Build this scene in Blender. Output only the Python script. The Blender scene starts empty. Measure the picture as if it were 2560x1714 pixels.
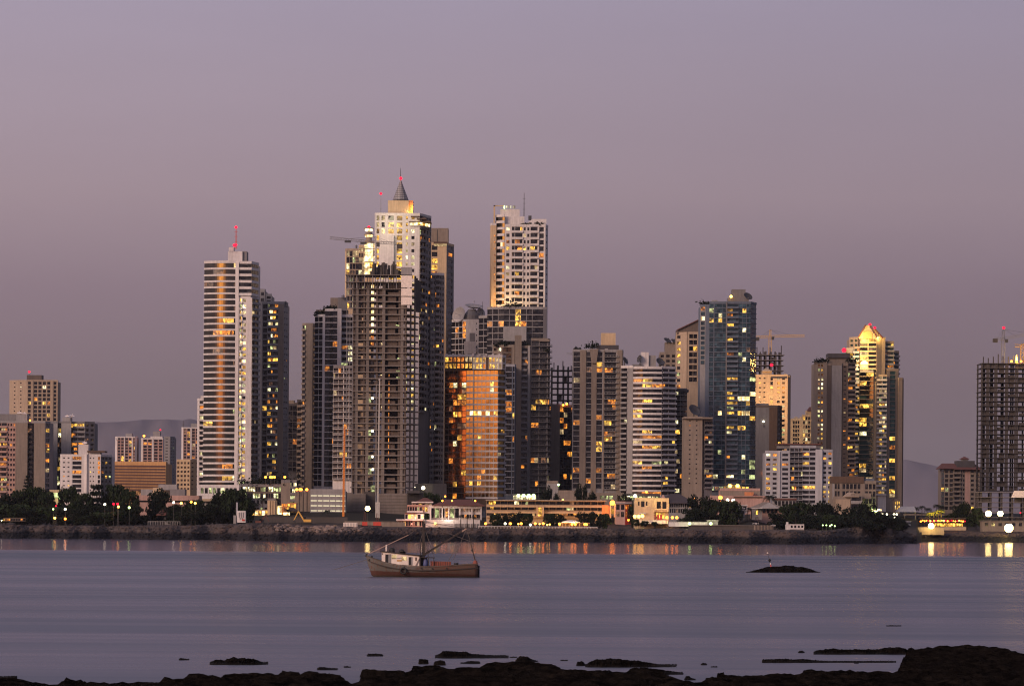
import bpy, math, random
from mathutils import Vector, Matrix, noise
random.seed(7)
C = bpy.context.scene.collection
sc = bpy.context.scene
# ------------------------------------------------------------------ camera
F = 7700.0; CAMH = 8.5; ROLL = 0.007; HOR = 1302.0; SY = HOR - 857.0
cam = bpy.data.cameras.new('camera'); camo = bpy.data.objects.new('camera', cam); C.objects.link(camo)
cam.sensor_width = 36; cam.lens = F / 2560 * 36; cam.shift_y = SY / 2560
cam.clip_start = 1; cam.clip_end = 60000
RM = Matrix.Rotation(math.pi / 2, 3, 'X') @ Matrix.Rotation(ROLL, 3, 'Z')
camo.rotation_euler = RM.to_euler(); camo.location = (0, 0, CAMH)
sc.camera = camo
# ------------------------------------------------------------------ light
GLOW_AZ = 29.0      # the afterglow stands this many degrees left of straight behind the camera
wd = bpy.data.worlds.new('World'); sc.world = wd; wd.use_nodes = True
N = wd.node_tree.nodes; L = wd.node_tree.links; N.clear()
def nd(t, **k):
    n = N.new(t)
    for a, b in k.items(): setattr(n, a, b)
    return n
def mth(op, a, b=None, c=None):
    n = nd('ShaderNodeMath', operation=op)
    for i, v in enumerate((a, b, c)):
        if v is None: continue
        if isinstance(v, (int, float)): n.inputs[i].default_value = v
        else: L.new(v, n.inputs[i])
    return n.outputs[0]
def ramp(fac, stops, interp='LINEAR'):
    r = nd('ShaderNodeValToRGB'); r.color_ramp.interpolation = interp
    e = r.color_ramp.elements
    while len(e) < len(stops): e.new(0.5)
    for el, (p, c) in zip(e, stops): el.position = p; el.color = (c[0], c[1], c[2], 1)
    L.new(fac, r.inputs[0]); return r.outputs[0]
def s2l(*c): return tuple(((v / 255 + 0.055) / 1.055) ** 2.4 if v > 10 else v / 255 / 12.92 for v in c)
tc = nd('ShaderNodeTexCoord'); sp = nd('ShaderNodeSeparateXYZ'); L.new(tc.outputs['Generated'], sp.inputs[0])
X_, Y_, Z_ = sp.outputs
elev = mth('MULTIPLY', mth('ARCSINE', Z_), 180 / math.pi)
# dusk sky opposite the sunset: haze-brown at the horizon, rose, then lavender
front = ramp(mth('DIVIDE', elev, 30.0), [
    (0.0, s2l(109, 97, 100)), (0.04, s2l(112, 99, 103)), (0.085, s2l(122, 106, 112)), (0.14, s2l(136, 118, 128)),
    (0.20, s2l(156, 138, 147)), (0.27, s2l(159, 145, 159)), (0.34, s2l(160, 150, 170)), (1.0, s2l(132, 136, 165))])
wn = nd('ShaderNodeTexNoise'); mp = nd('ShaderNodeVectorMath', operation='MULTIPLY'); L.new(tc.outputs['Generated'], mp.inputs[0]); mp.inputs[1].default_value = (7, 7, 34); L.new(mp.outputs[0], wn.inputs['Vector']); wn.inputs['Scale'].default_value = 1.0; wn.inputs['Detail'].default_value = 3
veil = mth('ADD', mth('MULTIPLY', wn.outputs['Fac'], 0.10), 0.95)      # faint uneven haze veils
mixc = nd('ShaderNodeMixRGB', blend_type='MULTIPLY'); mixc.inputs[0].default_value = 1
L.new(front, mixc.inputs[1])
cc = nd('ShaderNodeCombineXYZ')
for i, k in enumerate((1.0, 0.9, 0.75)): L.new(mth('MULTIPLY', veil, mth('ADD', mth('MULTIPLY', X_, -0.5 * k), 1.0)), cc.inputs[i])
L.new(cc.outputs[0], mixc.inputs[2])
# the afterglow: warm band low in the west, strongest around GLOW_AZ
ga = math.radians(GLOW_AZ); gx, gy = -math.sin(ga), -math.cos(ga)
hl = mth('SQRT', mth('ADD', mth('MULTIPLY', X_, X_), mth('MULTIPLY', Y_, Y_)))
dot = mth('DIVIDE', mth('ADD', mth('MULTIPLY', X_, gx), mth('MULTIPLY', Y_, gy)), mth('MAXIMUM', hl, 0.001))
az = mth('MULTIPLY', mth('ARCCOSINE', mth('MINIMUM', dot, 0.99999)), 180 / math.pi)
core = mth("POWER", 2.718, mth("MULTIPLY", -1.0, mth("POWER", mth("DIVIDE", az, 8.0), 2.0)))
west = mth('POWER', 2.718, mth('MULTIPLY', -1.0, mth('POWER', mth('DIVIDE', az, 62.0), 2.0)))
gcol = ramp(mth('DIVIDE', elev, 20.0), [(0, (0.03, 0.012, 0.01)), (0.045, (0.45, 0.12, 0.03)), (0.085, (1.8, 0.46, 0.05)),
    (0.15, (3.0, 0.85, 0.10)), (0.24, (4.6, 1.75, 0.24)), (0.45, (2.8, 1.4, 0.5)), (1.0, (0, 0, 0))])
wcol = ramp(mth('DIVIDE', elev, 60.0), [(0, (0.02, 0.015, 0.015)), (0.085, (0.05, 0.035, 0.035)), (0.2, (0.80, 0.52, 0.42)), (0.5, (0.36, 0.35, 0.43)), (1.0, (0.12, 0.13, 0.2))])
def vs(col, f):
    n = nd('ShaderNodeVectorMath', operation='SCALE'); L.new(col, n.inputs[0]); L.new(f, n.inputs['Scale']); return n.outputs[0]
def va(a, b):
    n = nd('ShaderNodeVectorMath', operation='ADD'); L.new(a, n.inputs[0]); L.new(b, n.inputs[1]); return n.outputs[0]
sky = nd('ShaderNodeTexSky', sky_type='NISHITA'); sky.sun_disc = False
sky.sun_elevation = math.radians(1.0); sky.sun_rotation = math.radians(180 + GLOW_AZ)
tot = va(va(mixc.outputs[0], vs(gcol, mth('MULTIPLY', core, 1.45))), vs(wcol, west))
nz = nd('ShaderNodeVectorMath', operation='SCALE'); L.new(sky.outputs[0], nz.inputs[0]); nz.inputs['Scale'].default_value = 0.0
tot = va(tot, nz.outputs[0])
up = mth('GREATER_THAN', Z_, -0.001)
tot = vs(tot, mth('ADD', mth('MULTIPLY', up, 0.9), 0.1))
bg = nd('ShaderNodeBackground'); L.new(tot, bg.inputs[0]); bg.inputs[1].default_value = 1.0
wo = nd('ShaderNodeOutputWorld'); L.new(bg.outputs[0], wo.inputs[0])
wd.cycles.sampling_method = 'MANUAL'; wd.cycles.sample_map_resolution = 1024
sun = bpy.data.lights.new('sun', 'SUN'); sun.energy = 2.8; sun.angle = math.radians(24); sun.color = (1.0, 0.68, 0.50)
suno = bpy.data.objects.new('sun', sun); C.objects.link(suno)
se, sa = math.radians(21), math.radians(GLOW_AZ + 16)
suno.rotation_euler = Vector((-math.sin(sa) * math.cos(se), -math.cos(sa) * math.cos(se), math.sin(se))).to_track_quat('Z', 'Y').to_euler()
sc.view_settings.view_transform = 'Standard'; sc.view_settings.look = 'None'
sc.view_settings.exposure = 0; sc.view_settings.gamma = 1
sc.cycles.pixel_filter_type = 'BLACKMAN_HARRIS'; sc.cycles.filter_width = 1.15
sc.cycles.max_bounces = 5; sc.cycles.diffuse_bounces = 2; sc.cycles.glossy_bounces = 3
sc.cycles.sample_clamp_indirect = 6; sc.cycles.caustics_reflective = False; sc.cycles.caustics_refractive = False
# ------------------------------------------------------------------ pixels of the photograph <-> the place
def P(px, py, D):
    d = RM @ Vector((px - 1280, 857 - py + SY, -F)); t = D / d.y
    return Vector((d.x * t, D, CAMH + d.z * t))
RMI = RM.transposed()
def proj(p):
    q = RMI @ (Vector(p) - Vector((0, 0, CAMH))); s = F / -q.z
    return 1280 + q.x * s, 857 + SY - q.y * s
def groundD(px, py, z=0.0):     # distance at which the pixel looks at height z
    d = RM @ Vector((px - 1280, 857 - py + SY, -F)); return (z - CAMH) / d.z * d.y
def lerp(a, b, t): return a + (b - a) * t
def pw(x, tab):
    if x <= tab[0][0]: return tab[0][1]
    for (a, b), (c, d) in zip(tab, tab[1:]):
        if x <= c: return b + (d - b) * (x - a) / (c - a)
    return tab[-1][1]
# ------------------------------------------------------------------ materials
MATS = {}
def newmat(name):
    m = bpy.data.materials.new(name); m.use_nodes = True; MATS[name] = m
    nt = m.node_tree; nt.nodes.clear()
    return m, nt, nt.nodes, nt.links
class NT:
    def __init__(s, name):
        s.m, s.nt, s.N, s.L = newmat(name)
        s.out = s.N.new('ShaderNodeOutputMaterial')
    def n(s, t, ins=None, **k):
        n = s.N.new(t)
        for a, b in k.items(): setattr(n, a, b)
        for i, v in (ins or {}).items():
            if hasattr(v, 'links'): s.L.new(v, n.inputs[i])
            else: n.inputs[i].default_value = v
        return n
    def math(s, op, a, b=0.0): return s.n('ShaderNodeMath', {0: a, 1: b}, operation=op).outputs[0]
    def pos(s): return s.n('ShaderNodeNewGeometry').outputs['Position']
    def noise(s, vec, scale, detail=2, rough=.5):
        return s.n('ShaderNodeTexNoise', {'Vector': vec, 'Scale': scale, 'Detail': detail, 'Roughness': rough}).outputs['Fac']
    def vmul(s, vec, v): return s.n('ShaderNodeVectorMath', {0: vec, 1: v}, operation='MULTIPLY').outputs[0]
    def snap(s, vec, v): return s.n('ShaderNodeVectorMath', {0: vec, 1: v}, operation='SNAP').outputs[0]
    def mix(s, f, a, b, bt='MIX'):
        return s.n('ShaderNodeMixRGB', {0: f, 1: a, 2: b}, blend_type=bt).outputs[0]
    def ramp(s, f, stops):
        r = s.N.new('ShaderNodeValToRGB'); e = r.color_ramp.elements
        while len(e) < len(stops): e.new(.5)
        for el, (p, c) in zip(e, stops):
            el.position = p; el.color = (*c, 1) if isinstance(c, tuple) else (c, c, c, 1)
        s.L.new(f, r.inputs[0]); return r.outputs[0]
    def pbr(s, col, rough=.8, metal=0., emi=None, est=0., normal=None, spec=.5):
        d = {'Base Color': col, 'Roughness': rough, 'Metallic': metal, 'Specular IOR Level': spec}
        if emi is not None: d['Emission Color'] = emi; d['Emission Strength'] = est
        if normal is not None: d['Normal'] = normal
        b = s.n('ShaderNodeBsdfPrincipled', d); s.L.new(b.outputs[0], s.out.inputs[0]); return b
    def bump(s, h, st, dist=1.0): return s.n('ShaderNodeBump', {'Strength': st, 'Distance': dist, 'Height': h}).outputs[0]
def c4(c): return (c[0], c[1], c[2], 1)
def wallmat(name, c, var=.36, rough=.85, band=0.0):
    t = NT(name); p = t.pos()
    a = t.noise(t.vmul(p, (.05, .05, .02)), 1.0, 3); b = t.noise(t.vmul(p, (1.4, 1.4, .12)), 1.0, 3); g = t.noise(p, .7, 4, .7)
    f = t.math('ADD', t.math('MULTIPLY', a, .4), t.math('ADD', t.math('MULTIPLY', b, .35), t.math('MULTIPLY', g, .25)))
    k = t.ramp(f, [(.3, 1 - var * 1.3), (.7, 1.0 + var * .3)])
    t.pbr(t.mix(1.0, c4(c), k, 'MULTIPLY'), rough, spec=.3); return t.m
for nm, c in dict(white=(.62, .585, .58), white_cool=(.34, .345, .385), white_dim=(.28, .27, .275), cream=(.56, .42, .27), tan=(.23, .19, .16), tan_dark=(.12, .095, .082),
        beige=(.36, .28, .21), grey=(.19, .182, .19), grey_blue=(.125, .15, .20), grey_dark=(.07, .066, .072), brown=(.11, .07, .05),
        pink=(.42, .27, .235), concrete=(.175, .152, .140), concrete_dark=(.075, .067, .064), teal=(.07, .12, .12), black=(.025, .025, .03),
        roof_red=(.13, .055, .045), roof_dark=(.055, .045, .05), stripe_orange=(.60, .34, .15), stripe_brown=(.14, .075, .06), orange_lit_wall=(.55, .22, .10), slab_pale=(.205, .18, .165)).items():
    wallmat(nm, c)
def plain(name, c, rough=.6, metal=0., var=.2):
    t = NT(name); g = t.noise(t.pos(), 1.3, 3, .6)
    t.pbr(t.mix(1.0, c4(c), t.ramp(g, [(.3, 1 - var), (.7, 1 + var * .3)]), 'MULTIPLY'), rough, metal); return t.m
for nm, c, r, me in [('steel_dark', (.05, .05, .055), .6, .3), ('steel_grey', (.22, .22, .23), .5, .3), ('crane_yellow', (.62, .36, .07), .6, 0), ('crane_orange', (.60, .20, .03), .5, 0),
        ('crane_white', (.4, .38, .36), .6, 0), ('red_paint', (.50, .05, .03), .5, 0), ('dish_grey', (.30, .28, .28), .6, 0), ('board_white', (.75, .66, .60), .8, 0),
        ('wood_red', (.22, .06, .04), .8, 0), ('rope', (.10, .085, .08), .9, 0), ('rubber', (.015, .015, .016), .8, 0), ('mast_brown', (.03, .022, .02), .8, 0),
        ('spar', (.32, .22, .18), .8, 0), ('blue_paint', (.05, .07, .2), .6, 0), ('lead', (.12, .10, .11), .4, .5)]:
    plain(nm, c, r, me)
def glassmat(name, dark, light, spec=.5, rough=.08, metal=0.0, cell=1.6, wob=.02):
    t = NT(name); p = t.pos()
    w = t.n('ShaderNodeTexWhiteNoise', {'Vector': t.snap(t.vmul(p, (1, 1, 1)), (cell, cell * 3, 1.5))}, noise_dimensions='3D').outputs['Value']
    f = t.ramp(w, [(.35, 0.0), (.9, .55), (1.0, 1.0)])
    nrm = t.bump(t.noise(p, .35, 2), wob * 8, 1.0)
    t.pbr(t.mix(f, c4(dark), c4(light)), rough, metal, spec=spec, normal=nrm); return t.m
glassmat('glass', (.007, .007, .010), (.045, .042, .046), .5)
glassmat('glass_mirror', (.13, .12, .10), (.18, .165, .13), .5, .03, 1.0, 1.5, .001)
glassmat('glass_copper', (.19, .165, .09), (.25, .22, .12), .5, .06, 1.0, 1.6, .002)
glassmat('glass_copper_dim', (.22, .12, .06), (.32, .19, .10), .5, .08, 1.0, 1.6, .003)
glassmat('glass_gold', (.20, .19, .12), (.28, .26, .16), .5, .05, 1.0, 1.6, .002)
glassmat('glass_blue', (.012, .028, .042), (.05, .11, .15), .8, .06, .2)
glassmat('glass_teal', (.025, .06, .058), (.06, .12, .11), .8, .06, .3)
def litmat(name, c1, c2, st, cell=.9, lo=.15):
    t = NT(name); p = t.pos()
    v = t.n('ShaderNodeTexVoronoi', {'Vector': t.vmul(p, (1.0, .2, .8)), 'Scale': 1 / cell}).outputs['Color']
    v = t.n('ShaderNodeSeparateColor', {0: v}).outputs[0]
    w = t.n('ShaderNodeTexWhiteNoise', {'Vector': t.snap(p, (3.4, 8.0, 2.9))}, noise_dimensions='3D').outputs['Value']
    k = t.math('MULTIPLY', t.ramp(v, [(.1, lo), (.55, .8), (1., 1.5)]), t.ramp(w, [(0., .28), (.6, .9), (1., 1.3)]))
    col = t.mix(t.math('POWER', v, 1.5), c4(c2), c4(c1))
    t.pbr((.03, .03, .03, 1), .3, emi=col, est=t.math('MULTIPLY', k, st)); t.m.cycles.emission_sampling = 'NONE'; return t.m
litmat('lit_y', (1, .62, .10), (1, .42, .04), 1.5)
litmat('lit_o', (1, .36, .04), (.9, .22, .02), 1.1)
litmat('lit_w', (1, .96, .62), (.9, .72, .3), 1.6, lo=.3)
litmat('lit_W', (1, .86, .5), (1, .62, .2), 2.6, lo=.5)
litmat('lit_g', (.75, .85, .35), (.5, .5, .2), 1.0)
litmat('lit_d', (.5, .22, .10), (.2, .09, .05), .5)
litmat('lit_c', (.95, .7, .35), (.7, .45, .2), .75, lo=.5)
LM = {k: 'lit_' + k for k in 'yowWgdc'}
def lampmat(name, c, st):
    t = NT(name); e = t.n('ShaderNodeEmission', {0: c4(c), 1: st}); t.L.new(e.outputs[0], t.out.inputs[0]); return t.m
lampmat('lamp_red', (1, .012, .04), 2.6); lampmat('lamp_orange', (1, .24, .02), 13); lampmat('lamp_yellow', (1, .48, .06), 12)
lampmat('lamp_white', (1, .88, .6), 8); lampmat('lamp_green', (.65, 1, .30), 8); lampmat('lamp_flood', (1, .74, .26), 26)
lampmat('strip_light', (1, .85, .55), 1.2)
# ------------------------------------------------------------------ mesh helpers
class MB:
    def __init__(s): s.v = []; s.f = []; s.sm = False
    def hexa(s, a, faces=None):   # a: 4 bottom, 4 top (same order)
        n = len(s.v); s.v += [Vector(p) for p in a]
        for q in (faces or [(3, 2, 1, 0), (4, 5, 6, 7), (0, 1, 5, 4), (1, 2, 6, 5), (2, 3, 7, 6), (3, 0, 4, 7)]): s.f.append(tuple(n + i for i in q))
        return s
    def box(s, x0, x1, y0, y1, z0, z1):
        return s.hexa([(x0, y0, z0), (x1, y0, z0), (x1, y1, z0), (x0, y1, z0), (x0, y0, z1), (x1, y0, z1), (x1, y1, z1), (x0, y1, z1)])
    def prism(s, poly, z0, z1):   # poly counter-clockwise seen from above
        n = len(s.v); k = len(poly); s.v += [Vector((p[0], p[1], z0)) for p in poly] + [Vector((p[0], p[1], z1)) for p in poly]
        s.f.append(tuple(n + i for i in reversed(range(k)))); s.f.append(tuple(n + k + i for i in range(k)))
        for i in range(k): j = (i + 1) % k; s.f.append((n + i, n + j, n + k + j, n + k + i))
        return s
    def bar(s, p, q, w, w2=None):
        p, q = Vector(p), Vector(q); d = (q - p).normalized(); u = d.cross(Vector((0, 0, 1)) if abs(d.z) < .9 else Vector((1, 0, 0))).normalized() ; v = d.cross(u)
        a = w / 2; b = (w2 if w2 is not None else w) / 2
        return s.hexa([p - u * a - v * a, p + u * a - v * a, p + u * a + v * a, p - u * a + v * a, q - u * b - v * b, q + u * b - v * b, q + u * b + v * b, q - u * b + v * b])
    def lathe(s, o, prof, seg=16, axis=None):  # prof [(r, h)]
        n = len(s.v); o = Vector(o); M = axis.normalized().to_track_quat('Z', 'Y').to_matrix() if axis is not None else Matrix.Identity(3)
        for r, h in prof:
            for i in range(seg): a = 2 * math.pi * i / seg; s.v.append(o + M @ Vector((r * math.cos(a), r * math.sin(a), h)))
        for j in range(len(prof) - 1):
            for i in range(seg): k = (i + 1) % seg; s.f.append((n + j * seg + i, n + j * seg + k, n + (j + 1) * seg + k, n + (j + 1) * seg + i))
        s.f.append(tuple(n + i for i in reversed(range(seg)))); s.f.append(tuple(n + (len(prof) - 1) * seg + i for i in range(seg)))
        return s
    def ball(s, o, r, seg=10):
        return s.lathe(o, [(r * math.sin(math.pi * i / 7), -r * math.cos(math.pi * i / 7)) for i in range(1, 7)], seg)
    def obj(s, name, m, parent=None, smooth=False):
        off = WLOC.get(parent.name, Vector()) if parent else Vector()
        me = bpy.data.meshes.new(name); me.from_pydata([tuple(p - off) for p in s.v], [], s.f)
        me.materials.append(MATS[m] if isinstance(m, str) else m)
        if smooth or s.sm: me.polygons.foreach_set('use_smooth', [True] * len(me.polygons))
        o = bpy.data.objects.new(name, me); C.objects.link(o)
        if parent: o.parent = parent; WLOC[o.name] = off
        else: WLOC[o.name] = Vector()
        return o
WLOC = {}
LABELS = []
def tag(o, label=None, cat=None, group=None, kind=None):
    if label: o['label'] = label
    if cat: o['category'] = cat
    if group: o['group'] = group
    if kind: o['kind'] = kind
    return o
ORD = ['leftmost', 'second', 'third', 'fourth', 'fifth', 'sixth', 'seventh', 'eighth', 'ninth', 'tenth']
def thing(name, label, cat, loc, group=None):
    o = bpy.data.objects.new(name, None); C.objects.link(o); o.location = loc; o.empty_display_size = 1
    WLOC[o.name] = Vector(loc); return tag(o, label, cat, group, 'thing')
def glow(px, py, D, E, col, r=.5):
    # an added spot with no fixture, aimed inland to brighten what stands behind it
    l = bpy.data.lights.new('spot_light', 'SPOT'); l.energy = E; l.color = col; l.shadow_soft_size = r; l.spot_size = math.radians(165); l.spot_blend = .4; o = bpy.data.objects.new('spot_light', l); C.objects.link(o); o.location = P(px, py, D); o.rotation_euler = (math.radians(88), 0, 0); return o
def TZ(D): return pw(D, [(1283, 2), (1300, 5.3), (1380, 5.6), (1420, 8), (1480, 12), (1600, 15), (9000, 15)])
# ------------------------------------------------------------------ buildings
OFF = 0.5
def parse(tok):
    # '<type><n>:<weight>[/wall][!prob+colours]'
    lit = None; wm = None
    if '!' in tok: tok, l = tok.split('!'); pr = ''.join(ch for ch in l if ch in '0123456789.'); lit = (float(pr), [ch for ch in l if ch.isalpha()])
    if '/' in tok: tok, wm = tok.split('/')
    h, w = tok.split(':'); return h[0], int(h[1:] or 1), float(w), wm, lit
class Bld:
    def __init__(s, name, label, D, x, ytop, wall='white', glass='glass', cat='building', slab=None, rail=None, lit=(.06, 'yod'), cap=100, group=None, inset=.22, seed=None):
        s.D = D; s.wall = wall; s.glass = glass; s.slab = slab or wall; s.rail = rail or s.slab; s.lit = lit; s.cap = cap; s.ins = inset
        s.rnd = random.Random(seed if seed is not None else int(x * 13 + ytop))
        zg = TZ(D) - 1.5; b = P(x, ytop, D)
        s.root = thing(name, label, cat, (b.x, D + 6, zg), group); s.zg = zg
        s.ledges = {}; s.mbs = []; s.w = {}; s.wins = []; s.balcs = []; s.want = []
    def mb(s, m): return s.w.setdefault(m, MB())
    def block(s, pts, ytop, ybot, faces, pitch, depth=16, wall=None, glass=None, par=1.0, slab=None, skip=0, lit=None, nf=999, base=0, merge=0):
        """pts: visible footprint left to right as (pixel x, metres behind D)"""
        wall = wall or s.wall; glass = glass or s.glass; slab = slab or s.slab; lit = lit or s.lit
        D = s.D
        fp = [Vector((P(x, ytop, D + d).x, D + d)) for x, d in pts]
        if fp[0].y < D + .01 and False: pass
        zt = P(pts[0][0], ytop, D).z; zb = max(s.zg, P(pts[0][0], ybot, D).z) if ybot else s.zg
        dm = max(p.y for p in fp); back = [Vector((fp[-1].x, max(fp[-1].y, dm) + depth)), Vector((fp[0].x, max(fp[0].y, dm) + depth))]
        # outward offset with mitred corners
        nr = []
        for a, b in zip(fp, fp[1:]):
            d = (b - a).normalized(); nr.append(Vector((d.y, -d.x)))
        q = []
        for i, p in enumerate(fp):
            if i == 0: n = nr[0]; k = 1
            elif i == len(fp) - 1: n = nr[-1]; k = 1
            else:
                n = (nr[i - 1] + nr[i]).normalized(); k = 1 / max(.4, n.dot(nr[i]))
            q.append(p + n * OFF * k)
        s.mb(wall).prism([tuple(p) for p in fp] + [tuple(p) for p in back], zb, zt + .02)
        if par: # parapet
            for i in range(len(fp) - 1): s._hex(s.mb(slab), fp, q, i, 0, 1, zt - .25, zt + par, -.3, 1.15)
        ph = pitch * D / F; 
        if isinstance(faces, str): faces = [faces] * (len(fp) - 1)
        nfl = max(1, int((zt - zb - (base or 0)) / ph + .35))
        s.mg = {}; s.mbs.append(1)
        for i, spec in enumerate(faces):
            if not spec: continue
            toks = [parse(t) for t in spec.split()]; tw = sum(t[2] for t in toks); u = 0
            for ty, n, w, wm, bl in toks:
                u0 = u / tw; u += w; u1 = u / tw
                wl = s.mb(wm or wall); ll = bl or lit
                if ty == 'B': s._hex(wl, fp, q, i, u0, u1, zb, zt, 0, 1); continue
                if ty == 'P': s._hex(wl, fp, q, i, u0, u1, zb, zt + (par or 0) * .6, 0, 1.9); continue
                if ty == 'T': s._hex(wl, fp, q, i, u0, u1, zb, zt, 0, 3.2); continue
                if ty == 'D': continue
                for k in range(nfl):
                    z1 = zt - k * ph; z0 = max(zb, z1 - ph)
                    if k < skip or k >= nf or z1 - z0 < ph * .5:
                        s._hex(wl, fp, q, i, u0, u1, z0, z1, 0, 1); continue
                    hh = z1 - z0; W = []
                    if ty in 'wWsv':
                        lo, hi, fr = {'w': (.30, .80, .62), 'W': (.14, .86, .74), 's': (.45, .70, .45), 'v': (.08, .92, .5)}[ty]
                        a, b = z0 + hh * lo, z0 + hh * hi
                        s._hex(wl, fp, q, i, u0, u1, z0, a, 0, 1); s._hex(wl, fp, q, i, u0, u1, b, z1, 0, 1)
                        g = (u1 - u0) / n
                        for j in range(n):
                            c0 = u0 + g * j; m = g * (1 - fr) / 2
                            s._hex(wl, fp, q, i, c0, c0 + m, a, b, 0, 1); s._hex(wl, fp, q, i, c0 + g - m, c0 + g, a, b, 0, 1)
                            W.append((c0 + m, c0 + g - m, a, b, .4))
                    elif ty in 'rRc':
                        lo, hi = {'r': (.36, .97), 'R': (.26, .98), 'c': (.10, .98)}[ty]; a, b = z0 + hh * lo, z0 + hh * hi
                        s._hex(s.ledges.setdefault(k + 100 * len(s.mbs), (MB(), wm or slab))[0] if merge else s.mb(wm or slab), fp, q, i, u0, u1, z0 - hh * .03, a, 0, 1.3)
                        g = (u1 - u0) / n
                        for j in range(n):
                            W.append((u0 + g * j + .0008, u0 + g * (j + 1) - .0008, a, b, .6))
                            if j: s._hex(s.mb(wm or slab), fp, q, i, u0 + g * j - .12 * g / 3, u0 + g * j + .12 * g / 3, a, b, 0, .9)
                    elif ty in 'bkKh':
                        # recessed glazing behind a slab with parapet / railing
                        g = (u1 - u0) / n
                        for j in range(n):
                            c0, c1 = u0 + g * j, u0 + g * (j + 1); m = g * .04
                            s._hex(wl, fp, q, i, c0, c0 + m, z0, z1, 0, .9); s._hex(wl, fp, q, i, c1 - m, c1, z0, z1, 0, .9)
                            s._hex(wl, fp, q, i, c0 + m, c1 - m, z1 - hh * .12, z1, 0, .9)
                            sp = s.rnd.choice((.3, .5, .62, .7)); cm = lerp(c0 + m, c1 - m, sp)
                            W.append((c0 + m, cm, z0 + hh * .06, z1 - hh * .14, .15)); W.append((cm + .001, c1 - m, z0 + hh * .06, z1 - hh * .14, .15))
                            out = {'b': 3.0, 'k': 3.4, 'K': 4.2, 'h': 2.2}[ty]; b = MB()
                            s._hex(b, fp, q, i, c0, c1, z0 - hh * .05, z0 + hh * .05, .9, out)
                            rh = {'b': .34, 'k': .05, 'K': .33, 'h': .30}[ty]
                            if ty in 'bKh': s._hex(b, fp, q, i, c0, c1, z0 + hh * .05, z0 + hh * rh, out - .35, out)
                            else:
                                s._hex(b, fp, q, i, c0, c1, z0 + hh * .30, z0 + hh * .34, out - .3, out - .1)
                                nb = 5
                                for e in range(nb + 1):
                                    uu = lerp(c0, c1, e / nb); s._hex(b, fp, q, i, uu - .0025, uu + .0025, z0 + hh * .05, z0 + hh * .30, out - .28, out - .12)
                            s.balcs.append((b, wm or s.rail))
                    for (a0, a1, b0, b1, dd) in W:
                        s._win(fp, q, i, a0, a1, b0, b1, dd, ll, glass, (k, i // merge) if merge and ty in 'rRc' else None)
        return zt
    def _hex(s, mb, fp, q, i, u0, u1, z0, z1, d0, d1):
        if z1 - z0 < .01 or u1 <= u0: return
        p0, p1, q0, q1 = fp[i], fp[i + 1], q[i], q[i + 1]
        def pt(u, d, z): a = p0.lerp(p1, u); b = q0.lerp(q1, u); c = a.lerp(b, d) if 0 <= d <= 1 else a + (b - a) * d; return (c.x, c.y, z)
        mb.hexa([pt(u0, d1, z0), pt(u1, d1, z0), pt(u1, d0, z0), pt(u0, d0, z0), pt(u0, d1, z1), pt(u1, d1, z1), pt(u1, d0, z1), pt(u0, d0, z1)])
    def _win(s, fp, q, i, u0, u1, z0, z1, d, lit, glass, key=None):
        if key and key in s.mg: s._hex(s.mg[key][0], fp, q, i, u0, u1, z0, z1, .02, d); s.mg[key][2] += 3; return
        b = MB(); s._hex(b, fp, q, i, u0, u1, z0, z1, .02, d)
        c = sum(b.v, Vector()) / 8; area = (b.v[1] - b.v[0]).length * (z1 - z0)
        m = glass
        if s.rnd.random() < lit[0]: m = LM[s.rnd.choice(lit[1] if lit[0] > .5 or s.rnd.random() > .4 else 'cdgwcd')]
        s.wins.append([b, m, area * (1 + .001 * s.rnd.random()), proj(c)])
        if key: s.mg[key] = s.wins[-1]
    def litat(s, txt, r=14):
        for t in txt.split():
            a = t.split(','); x, y = float(a[0]), float(a[1]); m = a[2]
            best = None
            for w in s.wins:
                d = (w[3][0] - x) ** 2 + (w[3][1] - y) ** 2
                if best is None or d < best[0]: best = (d, w)
            if best and best[0] < r * r: best[1][1] = LM[m]; best[1][2] += 0.3
    def zone(s, x0, x1, y0, y1, m, pr=1.0):
        for w in s.wins:
            if x0 <= w[3][0] <= x1 and y0 <= w[3][1] <= y1 and s.rnd.random() < pr: w[1] = LM.get(m, m)
    def box(s, name, x0, x1, y0, y1, m, d0=2, d1=12, top=None):
        a = P(x0, y0, s.D + d0); b = P(x1, y0, s.D + d0); zb = P(x0, y1, s.D + d0).z
        mb = MB().box(a.x, b.x, s.D + d0, s.D + d1, zb, a.z); return mb.obj(name, m, s.root)
    def hip(s, name, x0, x1, y0, y1, m, d0=-1, d1=14, ridge=.25, ov=.5):
        a = P(x0, y1, s.D + d0); b = P(x1, y1, s.D + d0); zt = P(x0, y0, s.D).z; z = a.z; w = b.x - a.x; r = w * ridge; my = s.D + (d0 + d1) / 2; dd = (d1 - d0) * .5 * (1 if ridge < .49 else 1) 
        x0_, x1_ = a.x + w / 2 - r, a.x + w / 2 + r
        mb = MB(); Y0, Y1 = s.D + d0, s.D + d1
        mb.v = [Vector(v) for v in [(a.x, Y0, z), (b.x, Y0, z), (b.x, Y1, z), (a.x, Y1, z), (x0_, my, zt), (x1_, my, zt), (a.x, Y0, z - .3), (b.x, Y0, z - .3), (b.x, Y1, z - .3), (a.x, Y1, z - .3)]]
        mb.f = [(0, 1, 5, 4), (1, 2, 5), (2, 3, 4, 5), (3, 0, 4), (6, 7, 1, 0), (7, 8, 2, 1), (8, 9, 3, 2), (9, 6, 0, 3), (9, 8, 7, 6)]
        return mb.obj(name, m, s.root)
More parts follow.
